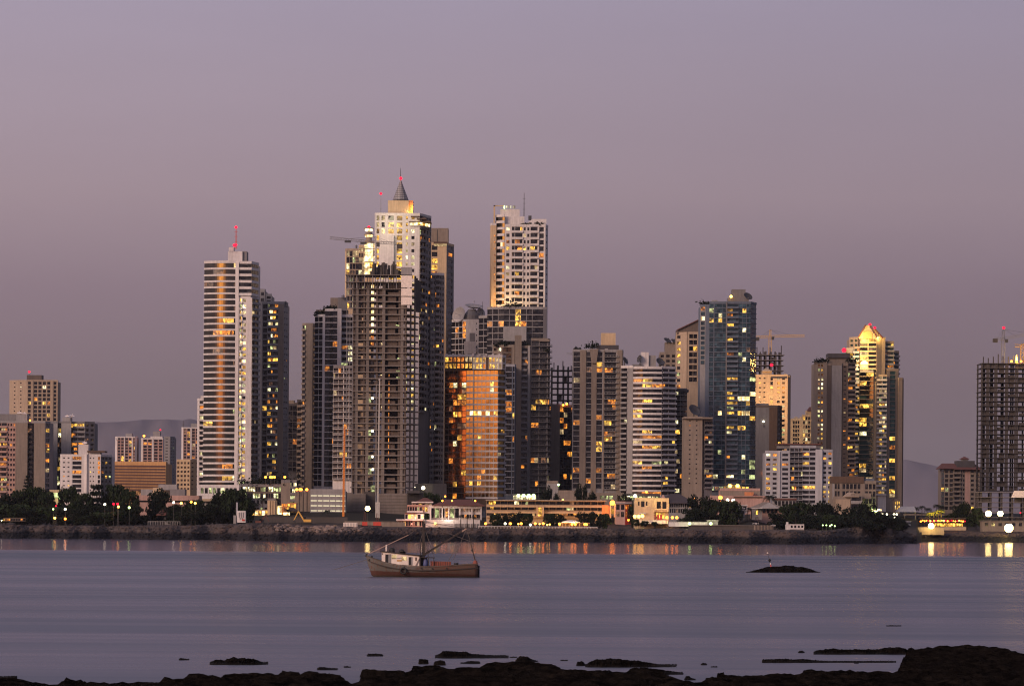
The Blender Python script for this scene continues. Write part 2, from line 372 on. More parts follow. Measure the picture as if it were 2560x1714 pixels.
    def antenna(s, x, y0, y1, d=6, w=.35, m='steel_dark', lamps=()):
        a = P(x, y1, s.D + d); b = P(x, y0, s.D + d); b.x = a.x
        mb = MB().bar(a, b, w, w * .5); h = b.z - a.z
        for t in (.3, .55, .75): z = a.z + h * t; mb.bar((a.x - w * 1.6, a.y, z), (a.x + w * 1.6, a.y, z), w * .35)
        o = mb.obj('antenna_mast', m, s.root)
        for ly in lamps:
            c = P(x, ly, s.D + d - .8); c.x = a.x
            MB().ball(c, .7).obj('beacon_lamp', 'lamp_red', o, True)
        return o
    def beacon(s, x, y, d=3, r=.75, m='lamp_red'):
        c = P(x, y, s.D + d); mb = MB().ball(c, r); o = mb.obj('beacon_lamp', m, s.root, True)
        MB().bar(c - Vector((0, 0, 3)), c - Vector((0, 0, r * .6)), .2).obj('lamp_post', 'steel_dark', s.root); return o
    def dish(s, x, y, r, ax=(-.5, -1, .5), d=4, m='dish_grey', ped=3.0):
        c = P(x, y, s.D + d); ax = Vector(ax).normalized(); n = 8
        mb = MB(); prof = [(r * i / n, r * .28 * (i / n) ** 2) for i in range(1, n + 1)]; prof += [(r * i / n, r * .28 * (i / n) ** 2 - .12) for i in range(n, 0, -1)]
        mb.lathe(c, prof, 20, ax); mb.bar(c + ax * r * .02, c + ax * r * .75, .12); mb.ball(c + ax * r * .75, .3, 6)
        o = mb.obj('satellite_dish', m, s.root, True)
        MB().bar(c - Vector((0, 0, ped)), c - ax * .3, .7, .4).obj('dish_mount', m, o); return o
    def plants(s, x0, x1, y, h=2.2, d=1.2, n=9, m='leaf_dark'):
        mb = MB()
        for k in range(n):
            x = lerp(x0, x1, (k + s.rnd.random()) / n); c = P(x, y, s.D + d + s.rnd.random() * 2); hh = h * s.rnd.uniform(.5, 1.1)
            for j in range(26):
                v = Vector((s.rnd.gauss(0, hh * .38), s.rnd.gauss(0, hh * .3), abs(s.rnd.gauss(hh * .5, hh * .35)))); leaf(mb, c + v, s.rnd.uniform(.35, .8), s.rnd)
        return mb.obj('roof_plants', m, s.root)
    def done(s):
        for mb, m in s.ledges.values(): mb.obj('ledge', m, s.root)
        for m, mb in s.w.items():
            mb.obj('wall' if m == s.wall else ('facade_trim' if m == s.slab else 'wall_panel'), m, s.root)
        for lst, nm, key in ((s.wins, 'window', lambda w: -w[2]), ):
            lst.sort(key=key); rest = {}
            for k, w in enumerate(lst):
                if k < s.cap: w[0].obj(nm, w[1], s.root)
                else: r = rest.setdefault(w[1], MB()); n = len(r.v); r.v += w[0].v; r.f += [tuple(n + i for i in f) for f in w[0].f]
            if rest:
                r = MB(); ms = list(rest); idx = []
                for mi, m in enumerate(ms): n = len(r.v); r.v += rest[m].v; r.f += [tuple(n + i for i in f) for f in rest[m].f]; idx += [mi] * len(rest[m].f)
                o = r.obj('small_windows', ms[0], s.root); o['kind'] = 'stuff'
                for m in ms[1:]: o.data.materials.append(MATS[m])
                o.data.polygons.foreach_set('material_index', idx)
        if s.balcs:
            s.balcs.sort(key=lambda b: -abs(b[0].v[1].x - b[0].v[0].x))
            for b, m in s.balcs[:s.cap]: b.obj('balcony', m, s.root)
            if len(s.balcs) > s.cap:
                r = MB()
                for b, m in s.balcs[s.cap:]: n = len(r.v); r.v += b.v; r.f += [tuple(n + i for i in f) for f in b.f]
                o = r.obj('small_balconies', s.balcs[0][1], s.root); o['kind'] = 'stuff'
        return s
def leaf(mb, c, r, rnd):
    n = Vector((rnd.gauss(0, 1), rnd.gauss(0, 1), rnd.gauss(0, 1) + .6)).normalized(); u = n.orthogonal().normalized(); u.rotate(Matrix.Rotation(rnd.random() * 6.28, 3, n)); v = n.cross(u) * .6
    k = len(mb.v); mb.v += [c - u * r, c - v * r, c + u * r, c + v * r]; mb.f.append((k, k + 1, k + 2, k + 3))
for nm, c in dict(leaf_dark=(.008, .013, .008), leaf_mid=(.016, .026, .012), leaf_palm_lit=(.10, .11, .03)).items():
    t = NT(nm); p = t.pos(); f = t.noise(p, .6, 3)
    t.pbr(t.mix(1.0, c4(c), t.ramp(f, [(.3, .5), (.7, 1.5)]), 'MULTIPLY'), .9, spec=.1)
# ------------------------------------------------------------------ water, land, hills
t = NT('water'); p = t.pos()
py_ = t.n('ShaderNodeSeparateXYZ', {0: p}).outputs[1]
st1 = t.noise(t.vmul(p, (.0018, .035, 0)), 1.0, 4, .62); st2 = t.noise(t.vmul(p, (.012, .22, 0)), 1.0, 3, .6); st3 = t.noise(t.vmul(p, (.004, .012, 0)), 1.0, 2)
stk = t.math('ADD', t.math('MULTIPLY', st1, .5), t.math('ADD', t.math('MULTIPLY', st2, .2), t.math('MULTIPLY', st3, .3)))
calm = t.n('ShaderNodeMapRange', {0: t.math('ADD', py_, t.math('MULTIPLY', st1, 40)), 1: 800, 2: 850, 3: 0, 4: 1}).outputs[0]
near = t.n('ShaderNodeMapRange', {0: py_, 1: 130, 2: 260, 3: 1, 4: 0}).outputs[0]
rgh = t.math('MULTIPLY', t.ramp(stk, [(.35, .34), (.65, .22)]), 1.0)
rgh = t.n('ShaderNodeMix', {0: calm, 2: rgh, 3: .115}, data_type='FLOAT').outputs[0]
yn = t.n('ShaderNodeMapRange', {0: t.math('ADD', py_, t.math('MULTIPLY', t.math('SUBTRACT', st3, .5), 260)), 1: 150, 2: 850}).outputs[0]
zone = t.ramp(yn, [(0.0, .50), (.10, .62), (.22, .35), (.42, .85), (.62, .50), (.80, .10), (1.0, .05)])
sfac = t.math('ADD', t.math('MULTIPLY', zone, .6), t.math('MULTIPLY', t.ramp(stk, [(.43, 0.), (.57, 1.)]), .62))
gl = t.n('ShaderNodeBsdfGlossy', {0: t.mix(calm, t.mix(sfac, c4((.31, .342, .375)), c4((.63, .60, .64))), c4((.80, .72, .78))), 1: rgh})
df = t.n('ShaderNodeBsdfDiffuse', {0: c4((.035, .035, .05))})
ms = t.n('ShaderNodeMixShader', {0: t.n('ShaderNodeMapRange', {0: calm, 3: .66, 4: .86}).outputs[0], 1: df.outputs[0], 2: gl.outputs[0]}); t.L.new(ms.outputs[0], t.out.inputs[0])
w = MB(); R = 26000; w.v = [Vector(v) for v in [(-R, -R, 0), (R, -R, 0), (R, R, 0), (-R, R, 0)]]; w.f = [(0, 1, 2, 3)]
tag(w.obj('water', 'water'), kind='structure')
# land
t = NT('land'); p = t.pos(); z = t.n('ShaderNodeSeparateXYZ', {0: p}).outputs[2]
n1 = t.noise(p, .25, 5, .65); n2 = t.noise(t.vmul(p, (.03, .03, .1)), 1., 3); n3 = t.noise(p, 1.2, 4, .7)
rock = t.mix(t.ramp(n1, [(.35, 0.), (.65, 1.)]), c4((.022, .018, .016)), c4((.085, .066, .058)))
dirt = t.mix(t.ramp(n2, [(.45, 0.), (.6, 1.)]), rock, c4((.07, .050, .042)))
wet = t.mix(t.ramp(n3, [(.4, 0.), (.7, 1.)]), c4((.004, .004, .005)), c4((.012, .010, .011)))
tide = t.ramp(t.math('ADD', z, t.math('MULTIPLY', n1, 2.2)), [(0.0, 0.), (1.0, 1.)])
tl = t.n('ShaderNodeMapRange', {0: t.math('ADD', z, t.math('MULTIPLY', n1, 2.0)), 1: 3.4, 2: 4.4}).outputs[0]
grass = t.mix(t.n('ShaderNodeMapRange', {0: t.math('ADD', z, t.math('MULTIPLY', n2, 2.)), 1: 7.0, 2: 8.5}).outputs[0], dirt, c4((.014, .014, .011)))
t.pbr(t.mix(tl, wet, grass), .9, normal=t.bump(n3, .6, .4), spec=.2)
SHX = [(-600, 1341), (0, 1345), (300, 1347), (400, 1348.5), (520, 1349), (700, 1352), (850, 1353), (1150, 1352.5), (1500, 1355), (1700, 1358), (2000, 1360), (2180, 1358), (2292, 1358)]
def shoreD(x):
    if x < 2292: y = pw(x, SHX) + .9 * noise.noise(Vector((x * .02, 3, 0))); return groundD(x, y)
    if x < 2304: return lerp(groundD(2292, 1358), 1480, (x - 2292) / 12)
    return 1480 + 14 * noise.noise(Vector((x * .01, 9, 0)))
BT = [(-600, 5.3), (0, 5.3), (300, 5.2), (480, 5.6), (560, 6.5), (640, 6.7), (780, 5.9), (900, 5.4), (1150, 5.3), (1500, 5.4), (1700, 5.4), (2050, 5.2), (2120, 6.5), (2180, 10.5), (2240, 8.5), (2275, 4.5), (2292, 3), (2310, 5), (3200, 5)]
rows = [-40, -12, -4, 0, 1.2, 2.5, 4, 5.5, 7, 8.5, 10, 11.5, 13, 14.5, 16, 17.5, 19, 21, 23, 26, 30, 35, 42, 52, 70, 100, 140, 200, 320, 600, 1200, 3000, 8000]
def landz(x, s):
    bt = pw(x, BT) + .55 * noise.noise(Vector((x * .021, 5, 5))) + .3 * noise.noise(Vector((x * .09, 2, 5)))
    z = pw(s, [(-40, -3), (-4, -1.2), (0, -.25), (2.5, .8), (6, 1.9), (9, 2.8), (13, 3.9), (18, bt * .82), (24, bt), (50, bt + .1), (95, max(bt * .9, 5.5)), (140, 8), (200, 12), (320, 15), (8000, 15)])
    a = pw(s, [(-4, .1), (0, .45), (4, .8), (15, .9), (24, .5), (35, .15), (60, 0)])
    return z + a * noise.fractal(Vector((x * .11, s * .35, 1)), .7, 2.1, 4)
xs = [(-620 + i * 4.5) for i in range(845)]
w = MB(); nc = len(xs)
for s in rows:
    for x in xs:
        D = shoreD(x) + s; X = (x - 1280) / F * D; w.v.append(Vector((X, D, landz(x, s))))
for j in range(len(rows) - 1):
    for i in range(nc - 1): a = j * nc + i; w.f.append((a, a + 1, a + nc + 1, a + nc))
tag(w.obj('ground', 'land'), kind='structure')
# riprap stones too many to count along the bank
def rockmesh(mb, c, r, rnd, sq=.7):
    n = len(mb.v); ico = ICO; M = Matrix.Rotation(rnd.random() * 6.28, 3, 'Z')
    sx, sy, sz = r * rnd.uniform(.8, 1.3), r * rnd.uniform(.7, 1.1), r * sq * rnd.uniform(.7, 1.1)
    for v in ico[0]:
        k = rnd.uniform(.8, 1.12); mb.v.append(c + M @ Vector((v[0] * sx * k, v[1] * sy * k, v[2] * sz * k)))
    mb.f += [tuple(n + i for i in f) for f in ico[1]]
ph_ = (1 + 5 ** .5) / 2
ICO = ([Vector(v).normalized() for v in [(-1, ph_, 0), (1, ph_, 0), (-1, -ph_, 0), (1, -ph_, 0), (0, -1, ph_), (0, 1, ph_), (0, -1, -ph_), (0, 1, -ph_), (ph_, 0, -1), (ph_, 0, 1), (-ph_, 0, -1), (-ph_, 0, 1)]],
       [(0, 11, 5), (0, 5, 1), (0, 1, 7), (0, 7, 10), (0, 10, 11), (1, 5, 9), (5, 11, 4), (11, 10, 2), (10, 7, 6), (7, 1, 8), (3, 9, 4), (3, 4, 2), (3, 2, 6), (3, 6, 8), (3, 8, 9), (4, 9, 5), (2, 4, 11), (6, 2, 10), (8, 6, 7), (9, 8, 1)])
t = NT('riprap'); p = t.pos(); n1 = t.noise(p, .5, 4, .6); z = t.n('ShaderNodeSeparateXYZ', {0: p}).outputs[2]
tl = t.n('ShaderNodeMapRange', {0: t.math('ADD', z, t.math('MULTIPLY', n1, 1.5)), 1: 3.0, 2: 4.2}).outputs[0]
t.pbr(t.mix(tl, c4((.008, .007, .008)), t.mix(t.ramp(n1, [(.3, 0.), (.7, 1.)]), c4((.06, .048, .042)), c4((.24, .185, .16)))), .9, spec=.2)
rnd = random.Random(5); w = MB(); w2 = MB()
for k in range(2600):
    x = rnd.uniform(-40, 2290)
    inner = 690 < x < 910
    s = rnd.uniform(1, 22) if not inner or rnd.random() < .3 else rnd.uniform(12, 23)
    r = rnd.uniform(.3, .8) * (1.8 if inner and s > 11 else 1.0)
    if not inner and rnd.random() < .3: continue
    D = shoreD(x) + s; rockmesh(w2 if inner and s > 11 else w, Vector(((x - 1280) / F * D, D, landz(x, s) + r * .1)), r, rnd)
tag(w.obj('bank_rocks', 'land'), 'dark loose rocks strewn along the far tidal bank', 'rocks', kind='stuff')
tag(w2.obj('riprap_stones', 'riprap'), 'pale rock armour piled on the bank below the building site', 'rocks', kind='stuff')
# distant hills
t = NT('hill'); g = t.noise(t.pos(), .004, 4); t.pbr(t.mix(g, c4((.11, .10, .112)), c4((.13, .117, .13))), 1.0, spec=0.)  # pale grey carries part of the haze in the hill colour
def hill(prof, D, dep, base=0):
    w = MB(); xs = []; x = prof[0][0]
    while x <= prof[-1][0]: xs.append(x); x += 6
    nr = 14
    for j in range(nr + 1):
        v = j / nr
        for x in xs:
            DD = D + dep * (v - .5); top = P(x, pw(x, prof), D).z
            hgt = top * max(0, math.sin(math.pi * v)) ** .8 * (1 + .08 * noise.noise(Vector((x * .02, v * 5, D))) * (1 if j != nr // 2 else 0))
            w.v.append(Vector((P(x, 1300, DD).x, DD, hgt - (20 if j in (0, nr) else 0))))
    n = len(xs)
    for j in range(nr):
        for i in range(n - 1): a = j * n + i; w.f.append((a, a + 1, a + n + 1, a + n))
    return tag(w.obj('hills', 'hill', smooth=True), kind='structure')
hill([(-300, 1150), (0, 1105), (120, 1080), (200, 1062), (236, 1056), (300, 1054), (350, 1049), (407, 1048), (460, 1050), (520, 1056), (700, 1110), (800, 1180), (900, 1290)], 15000, 3000)
hill([(1900, 1300), (2080, 1215), (2150, 1172), (2220, 1150), (2262, 1148), (2330, 1162), (2420, 1185), (2600, 1235), (2800, 1290)], 17500, 2500)
# ------------------------------------------------------------------ foreground rocks
t = NT('black_rock'); p = t.pos(); zz = t.n('ShaderNodeSeparateXYZ', {0: p}).outputs[2]; n1 = t.noise(p, 1.1, 6, .7); n2 = t.noise(p, 7., 4, .7)
t.pbr(t.mix(t.ramp(n1, [(.4, 0.), (.7, 1.)]), c4((.0035, .003, .0028)), c4((.019, .015, .012))), 1.0, normal=t.bump(t.math('ADD', n1, t.math('MULTIPLY', n2, .5)), 1.0, .35), spec=t.n('ShaderNodeMapRange', {0: zz, 1: .0, 2: .15, 3: .12, 4: 0.}).outputs[0])
def ridge(prof, yb, dep, label, name='rock_outcrop', seed=0, group=None, step=1.6):
    """an outcrop whose crest follows prof [(px, py)]; yb: waterline pixel row"""
    ybf = (lambda x: pw(x, yb)) if isinstance(yb, list) else (lambda x: yb)
    w = MB(); x0, x1 = prof[0][0], prof[-1][0]; n = max(6, int((x1 - x0) / step)); nr = 10
    for j in range(nr + 1):
        v = j / nr
        for i in range(n + 1):
            x = lerp(x0, x1, i / n); Dc = groundD(x, ybf(x)) ; DD = Dc + dep * v
            H = P(x, pw(x, prof), Dc + dep * .35).z; H = max(.03, H)
            e = min(1, 8 * i / n, 8 * (n - i) / n) ** .5 if n > 0 else 1
            sh = pw(v, [(0, -.15), (.12, .55), (.35, 1.0), (.6, .8), (1, -.3)])
            nz = noise.fractal(Vector((x * .05 + seed, v * 3, seed)), .8, 2.2, 4) * .22 * H + .05 * noise.noise(Vector((x * .3, v * 9, seed)))
            w.v.append(Vector((P(x, ybf(x), DD).x, DD, H * sh * (.25 + .75 * e) + nz * (1 if 0 < j < nr else 0) - (.12 if j in (0, nr) or i in (0, n) else 0))))
    for j in range(nr):
        for i in range(n): a = j * (n + 1) + i; w.f.append((a, a + 1, a + n + 2, a + n + 1))
    o = w.obj(name, 'black_rock'); return tag(o, label, 'rock', group)
def S(pts, ox, sc_): return [(ox + a / sc_, 1560 + b / sc_) for a, b in pts]
r1 = lambda p: S(p, 0, 2.602); r2 = lambda p: S(p, 850, 2.602); r3 = lambda p: S(p, 1700, 2.723)
G = 'dark rocks breaking the water near the shore'
def RG(f, prof, base, dep, label, seed): ridge(f(prof), 1560 + base / (2.723 if f is r3 else 2.602), dep, label, seed=seed, group=G)
RG(r1, [(1160, 228), (1170, 217), (1190, 220), (1235, 231)], 233, 2, 'tiny wedge shaped rock alone in the water left of the humped outcrop', 1)
RG(r1, [(1360, 250), (1400, 231), (1460, 236), (1480, 224), (1520, 211), (1570, 218), (1650, 220), (1700, 246), (1748, 268)], 264, 5, 'humped black outcrop in the water, the largest one left of the boat', 2)
RG(r1, [(-40, 350), (20, 345), (60, 338), (115, 335)], 353, 3, 'flat rock shelf at the left edge of the photo', 3)
RG(r1, [(2060, 278), (2110, 280), (2200, 296)], 298, 3, 'thin slanting ledge in the shallows left of the stepped reef', 4)
RG(r1, [(2232, 276), (2255, 272), (2285, 278)], 281, 1.5, 'small low stone awash beside the slanting ledge', 5)
RG(r2, [(172, 204), (180, 190), (270, 193), (285, 206)], 208, 2.5, 'short flat black slab left of the long tapering reef', 6)
RG(r2, [(615, 212), (625, 198), (655, 186), (668, 174), (740, 177), (820, 181), (860, 194), (1000, 207), (1100, 228)], 222, 6, 'long tapering reef sloping down to the right below the boat', 7)
RG(r2, [(508, 250), (512, 224), (540, 221), (574, 230), (578, 250)], 257, 2, 'blocky upright boulder, left of the pair below the reef', 8)
RG(r2, [(606, 262), (614, 234), (650, 231), (684, 240), (690, 262)], 266, 2, 'blocky squat boulder, right of the pair below the reef', 9)
RG(r2, [(780, 253), (850, 236), (915, 240)], 256, 2, 'thin flat ledge right of the two blocky boulders', 10)
RG(r2, [(1100, 215), (1125, 210), (1155, 214)], 217, 1.5, 'tiny dark rock just left of the round topped boulder', 11)
RG(r2, [(1135, 244), (1150, 222), (1165, 207), (1215, 206), (1240, 225), (1290, 242)], 246, 3, 'round topped boulder with a thin tail in mid picture', 12)
RG(r2, [(1430, 233), (1450, 230), (1485, 235)], 237, 1.2, 'lone small flat stone between the round boulder and the long slab', 13)
RG(r2, [(1534, 262), (1545, 240), (1575, 238), (1600, 266)], 270, 2.5, 'small peaked rock touching the left end of the long slab', 14)
RG(r2, [(1590, 276), (1602, 262), (1620, 234), (1700, 222), (1760, 220), (1850, 228), (1950, 240), (2100, 265), (2195, 278)], 280, 5, 'long wedge shaped slab tapering to a point on the right', 15)
RG(r2, [(1870, 300), (1885, 280), (1980, 280), (2080, 291), (2238, 322)], 328, 4, 'lower wedge slab with a pointed right tip, below the long one', 16)
RG(r3, [(138, 270), (155, 262), (175, 263), (188, 272)], 277, 1.5, 'small rounded rock in open water right of the wedge slabs', 17)
RG(r3, [(205, 288), (230, 286), (258, 290)], 292, 1.2, 'sliver of rock awash beside the small rounded rock', 18)
RG(r3, [(25, 375), (40, 352), (60, 350), (80, 365), (110, 374)], 380, 2, 'small pointed stone near the lower edge below the wedge slabs', 19)
RG(r3, [(800, 190), (820, 178), (835, 179), (852, 189)], 194, 1.5, 'small dark cone of rock beside the right hand headland tip', 20)
RG(r3, [(1180, 261), (1200, 256), (1220, 262)], 266, 1.2, 'tiny stone inside the right hand tide pool', 21)
RG(r3, [(555, 238), (565, 226), (640, 231), (800, 240), (830, 236), (1000, 252), (1150, 266), (1475, 292)], 262, 3.5, 'long thin rock finger pointing left across the tide pool', 22)
RG(r3, [(905, 192), (920, 173), (980, 174), (990, 165), (1200, 172), (1350, 170), (1480, 150), (1560, 152)], 206, 6, 'low rocky spit pointing left from the right hand headland', 23)
RG(r3, [(1400, 9), (1430, 7), (1480, 8), (1510, 12)], 13, 3, 'barely awash dark reef far out in open water on the right', 24)
# the rock platform along the near shore
SIL = [(x, y) for x, y in r1([(-260, 360), (0, 365), (110, 375), (150, 362), (190, 380), (350, 398), (400, 370), (470, 368), (600, 388), (680, 380), (740, 395), (870, 385), (940, 362), (1010, 385), (1040, 360), (1170, 362), (1200, 352), (1420, 342), (1430, 318),
    (1540, 318), (1640, 320), (1700, 302), (1800, 305), (1830, 288), (1900, 292), (2100, 315), (2200, 330)])] + r2([(0, 335), (75, 345), (120, 350), (126, 290), (150, 270), (210, 280), (370, 295), (400, 288), (450, 290), (460, 262), (560, 265), (760, 262), (920, 265), (940, 236), (1090, 230), (1100, 250), (1200, 258), (1270, 252),
    (1400, 270), (1580, 298), (1700, 275), (1870, 302), (1960, 316), (2060, 345), (2120, 352), (2200, 366), (2342, 376)]) + r3([(150, 380), (190, 382), (235, 380), (250, 340), (300, 305), (340, 315), (380, 330), (450, 335), (480, 345), (530, 322), (700, 312), (820, 318), (830, 285), (900, 290), (1100, 312), (1300, 305), (1440, 312), (1468, 296), (1486, 268), (1500, 232), (1514, 200), (1530, 172), (1545, 156),
    (1600, 158), (1700, 143), (1950, 150), (2100, 160), (2342, 178), (2700, 190)])
def dsil(px): return groundD(px, pw(px, SIL), .38)
DS = [dsil(-200 + 4 * i) for i in range(740)]
def dsl(px): k = max(0, min(738, (px + 200) / 4)); i = int(k); return lerp(DS[i], DS[i + 1], k - i)
SIL = [(x, min(1699, y - 9 if x < 340 else (y - 3 if x < 870 else (y - 8 if 1600 < x < 1800 else y + 1)))) for x, y in SIL]
DS = [dsil(-200 + 4 * i) for i in range(740)]
w = MB(); gx, gy = [-40 + .24 * i for i in range(334)], []
y = 112.0
while y < 212: gy.append(y); y += .22 + (y - 112) * .0022
for y in gy:
    for x in gx:
        px = 1280 + x / y * F; s = min(dsl(px - 7), dsl(px), dsl(px + 7)) - y
        f = noise.fractal(Vector((x * .22 + y * .10, y * .30, 2)), .75, 2.1, 6); led = abs(noise.noise(Vector((x * .10 + y * .35, y * .5 - x * .1, 8))))
        k = max(0, min(1, s / 1.1)); z = -.35 + k * (.62 + .12 * noise.noise(Vector((x * .3, y * .3, 5)))) + (f * .34 + led * .22) * min(1, max(0, s / 2.5)) + .16 * noise.fractal(Vector((x * 1.3, y * 1.3, 1)), .7, 2.2, 3) * k
        cap = CAMH - (CAMH - .46) * y / max(y, dsl(px)); w.v.append(Vector((x, y, min(z, cap + .10) if s > 0 else -.4)))
nc = len(gx)
for j in range(len(gy) - 1):
    for i in range(nc - 1): a = j * nc + i; w.f.append((a, a + 1, a + nc + 1, a + nc))
tag(w.obj('rock_shore', 'black_rock'), kind='structure')
# islet with its beacon
ridge([(1864, 1430), (1890, 1423), (1910, 1417.5), (1940, 1414), (1970, 1413), (2000, 1415), (2030, 1422), (2052, 1430)], 1430.5, 9, 'low domed mud islet in mid channel carrying the beacon', 'islet', seed=30, step=1.2)
b = P(1928, 1414.5, groundD(1955, 1430.5) + 3.0); Db = b.y
rt = thing('channel_beacon', 'thin leaning beacon pole with dark topmark and white lamp on the islet', 'beacon', b)
q = P(1919, 1381.5, Db); q.y = Db; m1 = b.lerp(q, .55)
MB().bar(b - Vector((0, 0, .5)), b.lerp(q, .16), .16).obj('pole_base', 'red_paint', rt)
MB().bar(b.lerp(q, .16), q, .12, .07).obj('pole', 'steel_dark', rt)
MB().lathe(b.lerp(q, .44), [(.05, -.3), (.27, 0), (.22, .15), (.05, .3)], 10).obj('topmark', 'black', rt)
MB().lathe(b.lerp(q, .2), [(.1, -.18), (.12, 0), (.08, .15)], 8).obj('collar', 'white', rt)
MB().ball(q, .14).obj('lamp', 'board_white', rt, True)
# ------------------------------------------------------------------ the towers, left to right
def arc(x0, x1, a0, a1, n, D, d0=0):
    """bowed footprint: normal turns from a0 to a1 degrees; returns (px, d) points, nearest point at d0"""
    s0, s1 = math.sin(math.radians(a0)), math.sin(math.radians(a1)); R = (x1 - x0) * D / F / (s1 - s0); out = []
    for i in range(n + 1):
        a = math.radians(lerp(a0, a1, i / n)); out.append((x0 + (math.sin(a) - s0) * R * F / D, -R * math.cos(a)))
    m = min(o[1] for o in out); return [(x, d - m + d0) for x, d in out]
# --- far left
B = Bld('beige_tower', 'cream concrete tower with four dark window columns, behind the slab blocks at far left', 2300, 85, 952, 'beige', lit=(.05, 'yo'))
B.block([(25, 9), (69, 0), (143, 0), (144, 9)], 952, None, ['B:6 s1:5 B:5 s1:5 B:8', 'B:2 W1:34 P:18 W4:155 P:17 W1:38 B:4', 'B:1'], 10, nf=13)
B.box('penthouse', 67, 104, 937, 953, 'tan_dark', 4, 14); B.beacon(73, 929, 5, .9); B.litat('92,997,o 105,1009,y 79,1009,y 116,1010,o 62,969,w'); B.done()
B = Bld('slab_block', 'wide block of tall blank grey slabs and pink balconies at the far left edge', 1860, 40, 1055, 'white_dim', lit=(.12, 'oyod'))
B.block([(-40, 3), (18, 3), (41, 3), (41.5, 0), (67, 0), (67.5, 5), (87, 5), (87.5, 0), (112, 0), (124, 7)], 1055, None,
    ['b4:1/pink!.3oyc', 'w3:1/pink', None, 'B:1/tan', None, 'b1:1/tan!.02d', None, 'B:1/tan', 'W1:1!.25oo'], 12.5, nf=15)
B.box('penthouse', -30, 40, 1034, 1055, 'grey', 6, 16); B.box('water_tank', 40, 68, 1034, 1056, 'white_dim', 4, 12)
B.dish(49, 1033, 1.6, (0, -.3, 1), 5, 'board_white', 1.5); B.dish(61, 1034, 1.3, (.2, -.3, 1), 5, 'board_white', 1.5); B.beacon(75, 1050, 1, .5, 'lamp_orange')
B.litat('116,1081,y 116,1121,y 116,1152,o 10,1115,y 16,1148,o'); B.done()
B = Bld('slab_block', 'grey slab block with a lit yellow top floor, right of the far left block', 1900, 180, 1056, 'grey', lit=(.10, 'oyd'))
B.block([(124, 2), (142, 2), (142.5, 6), (155, 6), (155.5, 0), (176, 0), (176.5, 4), (211, 4), (236, 9)], 1056, None,
    ['B:1/white_dim', None, 'b1:1/tan!.3gyc', None, 'B:1/white_dim', None, 'b2:1/white_dim!.15o', 'w2:1/grey'], 12, nf=15)
B.box('stair_tower', 156, 176, 1043, 1058, 'white_dim', .3, 9); B.dish(168, 1041, 1.5, (0, -.3, 1), 4, 'board_white', 1.5); B.dish(180, 1040, 1.7, (.3, -.2, 1), 6, 'board_white', 2.5)
B.zone(180, 214, 1056, 1067, 'y'); B.zone(176, 214, 1100, 1112, 'o'); B.done()
B = Bld('white_midrise', 'white midrise block with long dark balconies and a slanted brown roof slab, left', 1770, 200, 1139, 'white', lit=(.06, 'yo'))
B.block([(153, 3), (156, 0), (211, 0), (217, -1), (222, 0), (251, 0), (278, 11)], 1139, None,
    ['B:1', 's2:22 W1:30 B:2', 'B:1', 'B:1', 's2:22 B:8 W1:12', 'w3:1/grey'], 11.5, nf=8)
B.box('penthouse', 196, 221, 1110, 1140, 'white', 3, 10); B.box('roof_slab', 218, 262, 1126, 1130, 'brown', 1, 12); B.box('upper_wall', 222, 250, 1130, 1140, 'white', 3, 11)
B.dish(212, 1108, 1.5, (0, -.4, 1), 5, 'board_white', 1.5)
B.zone(240, 251, 1150, 1190, 'o'); B.litat('203,1181,o 221,1181,y 227,1181,y 259,1182,o 260,1194,y 198,1147,o'); B.done()
B = Bld('striped_hall', 'low windowless hall with orange and brown horizontal stripes', 1850, 345, 1157, 'stripe_orange')
B.block([(277, 2), (279, 0), (413, 0), (416, 4)], 1157, None, 'B:1', 12, depth=30)
for k in range(9):
    a = P(277, 1162 + k * 7.4, 1850); b = P(415, 1162, 1850); h = 4.8 * 1850 / F; B.mb('stripe_brown').box(a.x, b.x - .3, 1849.3, 1851, a.z - h, a.z)
B.done()
G = 'pink and white apartment towers far behind the striped hall'
B = Bld('pink_tower', 'left of the small pink and white towers standing behind the striped hall', 3000, 315, 1093, 'pink', cap=60, lit=(.10, 'yoo'), group=G)
B.block([(289, 3), (294, 0), (337, 0), (342, 3)], 1093, None, ['B:1/white', 'W2:18 P/white:2 W2:18 P/white:2 W2:6'.replace('P/white:2', 'P:2/white'), 'B:1/white'], 7.6, slab='white', nf=10)
B.box('penthouse', 314, 330, 1083, 1094, 'white_dim', 4, 12); B.box('roof_stub', 289, 295, 1094, 1098, 'white', -1, 4); B.done()
B = Bld('pink_tower', 'middle pink and white tower behind the striped hall, under a small yellow roof lamp', 3000, 383, 1097, 'pink', cap=60, lit=(.12, 'yoo'), group=G)
B.block([(354, 3), (358, 0), (407, 0), (411, 3)], 1097, None, ['B:1/white', 'W2:18 P:3/white W2:18', 'B:1/white'], 7.6, slab='white', nf=10)
B.box('penthouse', 383, 400, 1078, 1092, 'white_dim', 4, 12); B.box('stair_tower', 376, 406, 1090, 1099, 'white', 1, 9); B.beacon(360, 1089, 2, 1.1, 'lamp_orange'); B.beacon(401, 1074, 3, .8); B.zone(360, 378, 1108, 1116, 'o', .8)
B.done()
B = Bld('grey_tower', 'narrow grey tower flank with tiny windows, right of the pink towers', 2900, 424, 1093, 'grey', cap=60, lit=(.03, 'yo'), group=None)
B.block([(411, 2), (424, 0), (425, 0), (436, 6)], 1093, None, ['s1:1', 'B:1', 's2:1'], 7.6, nf=17); B.done()
B = Bld('pink_tower', 'right pink and white tower, half hidden by the white banded tower', 2950, 478, 1070, 'pink', cap=60, lit=(.16, 'yoo'), group=G)
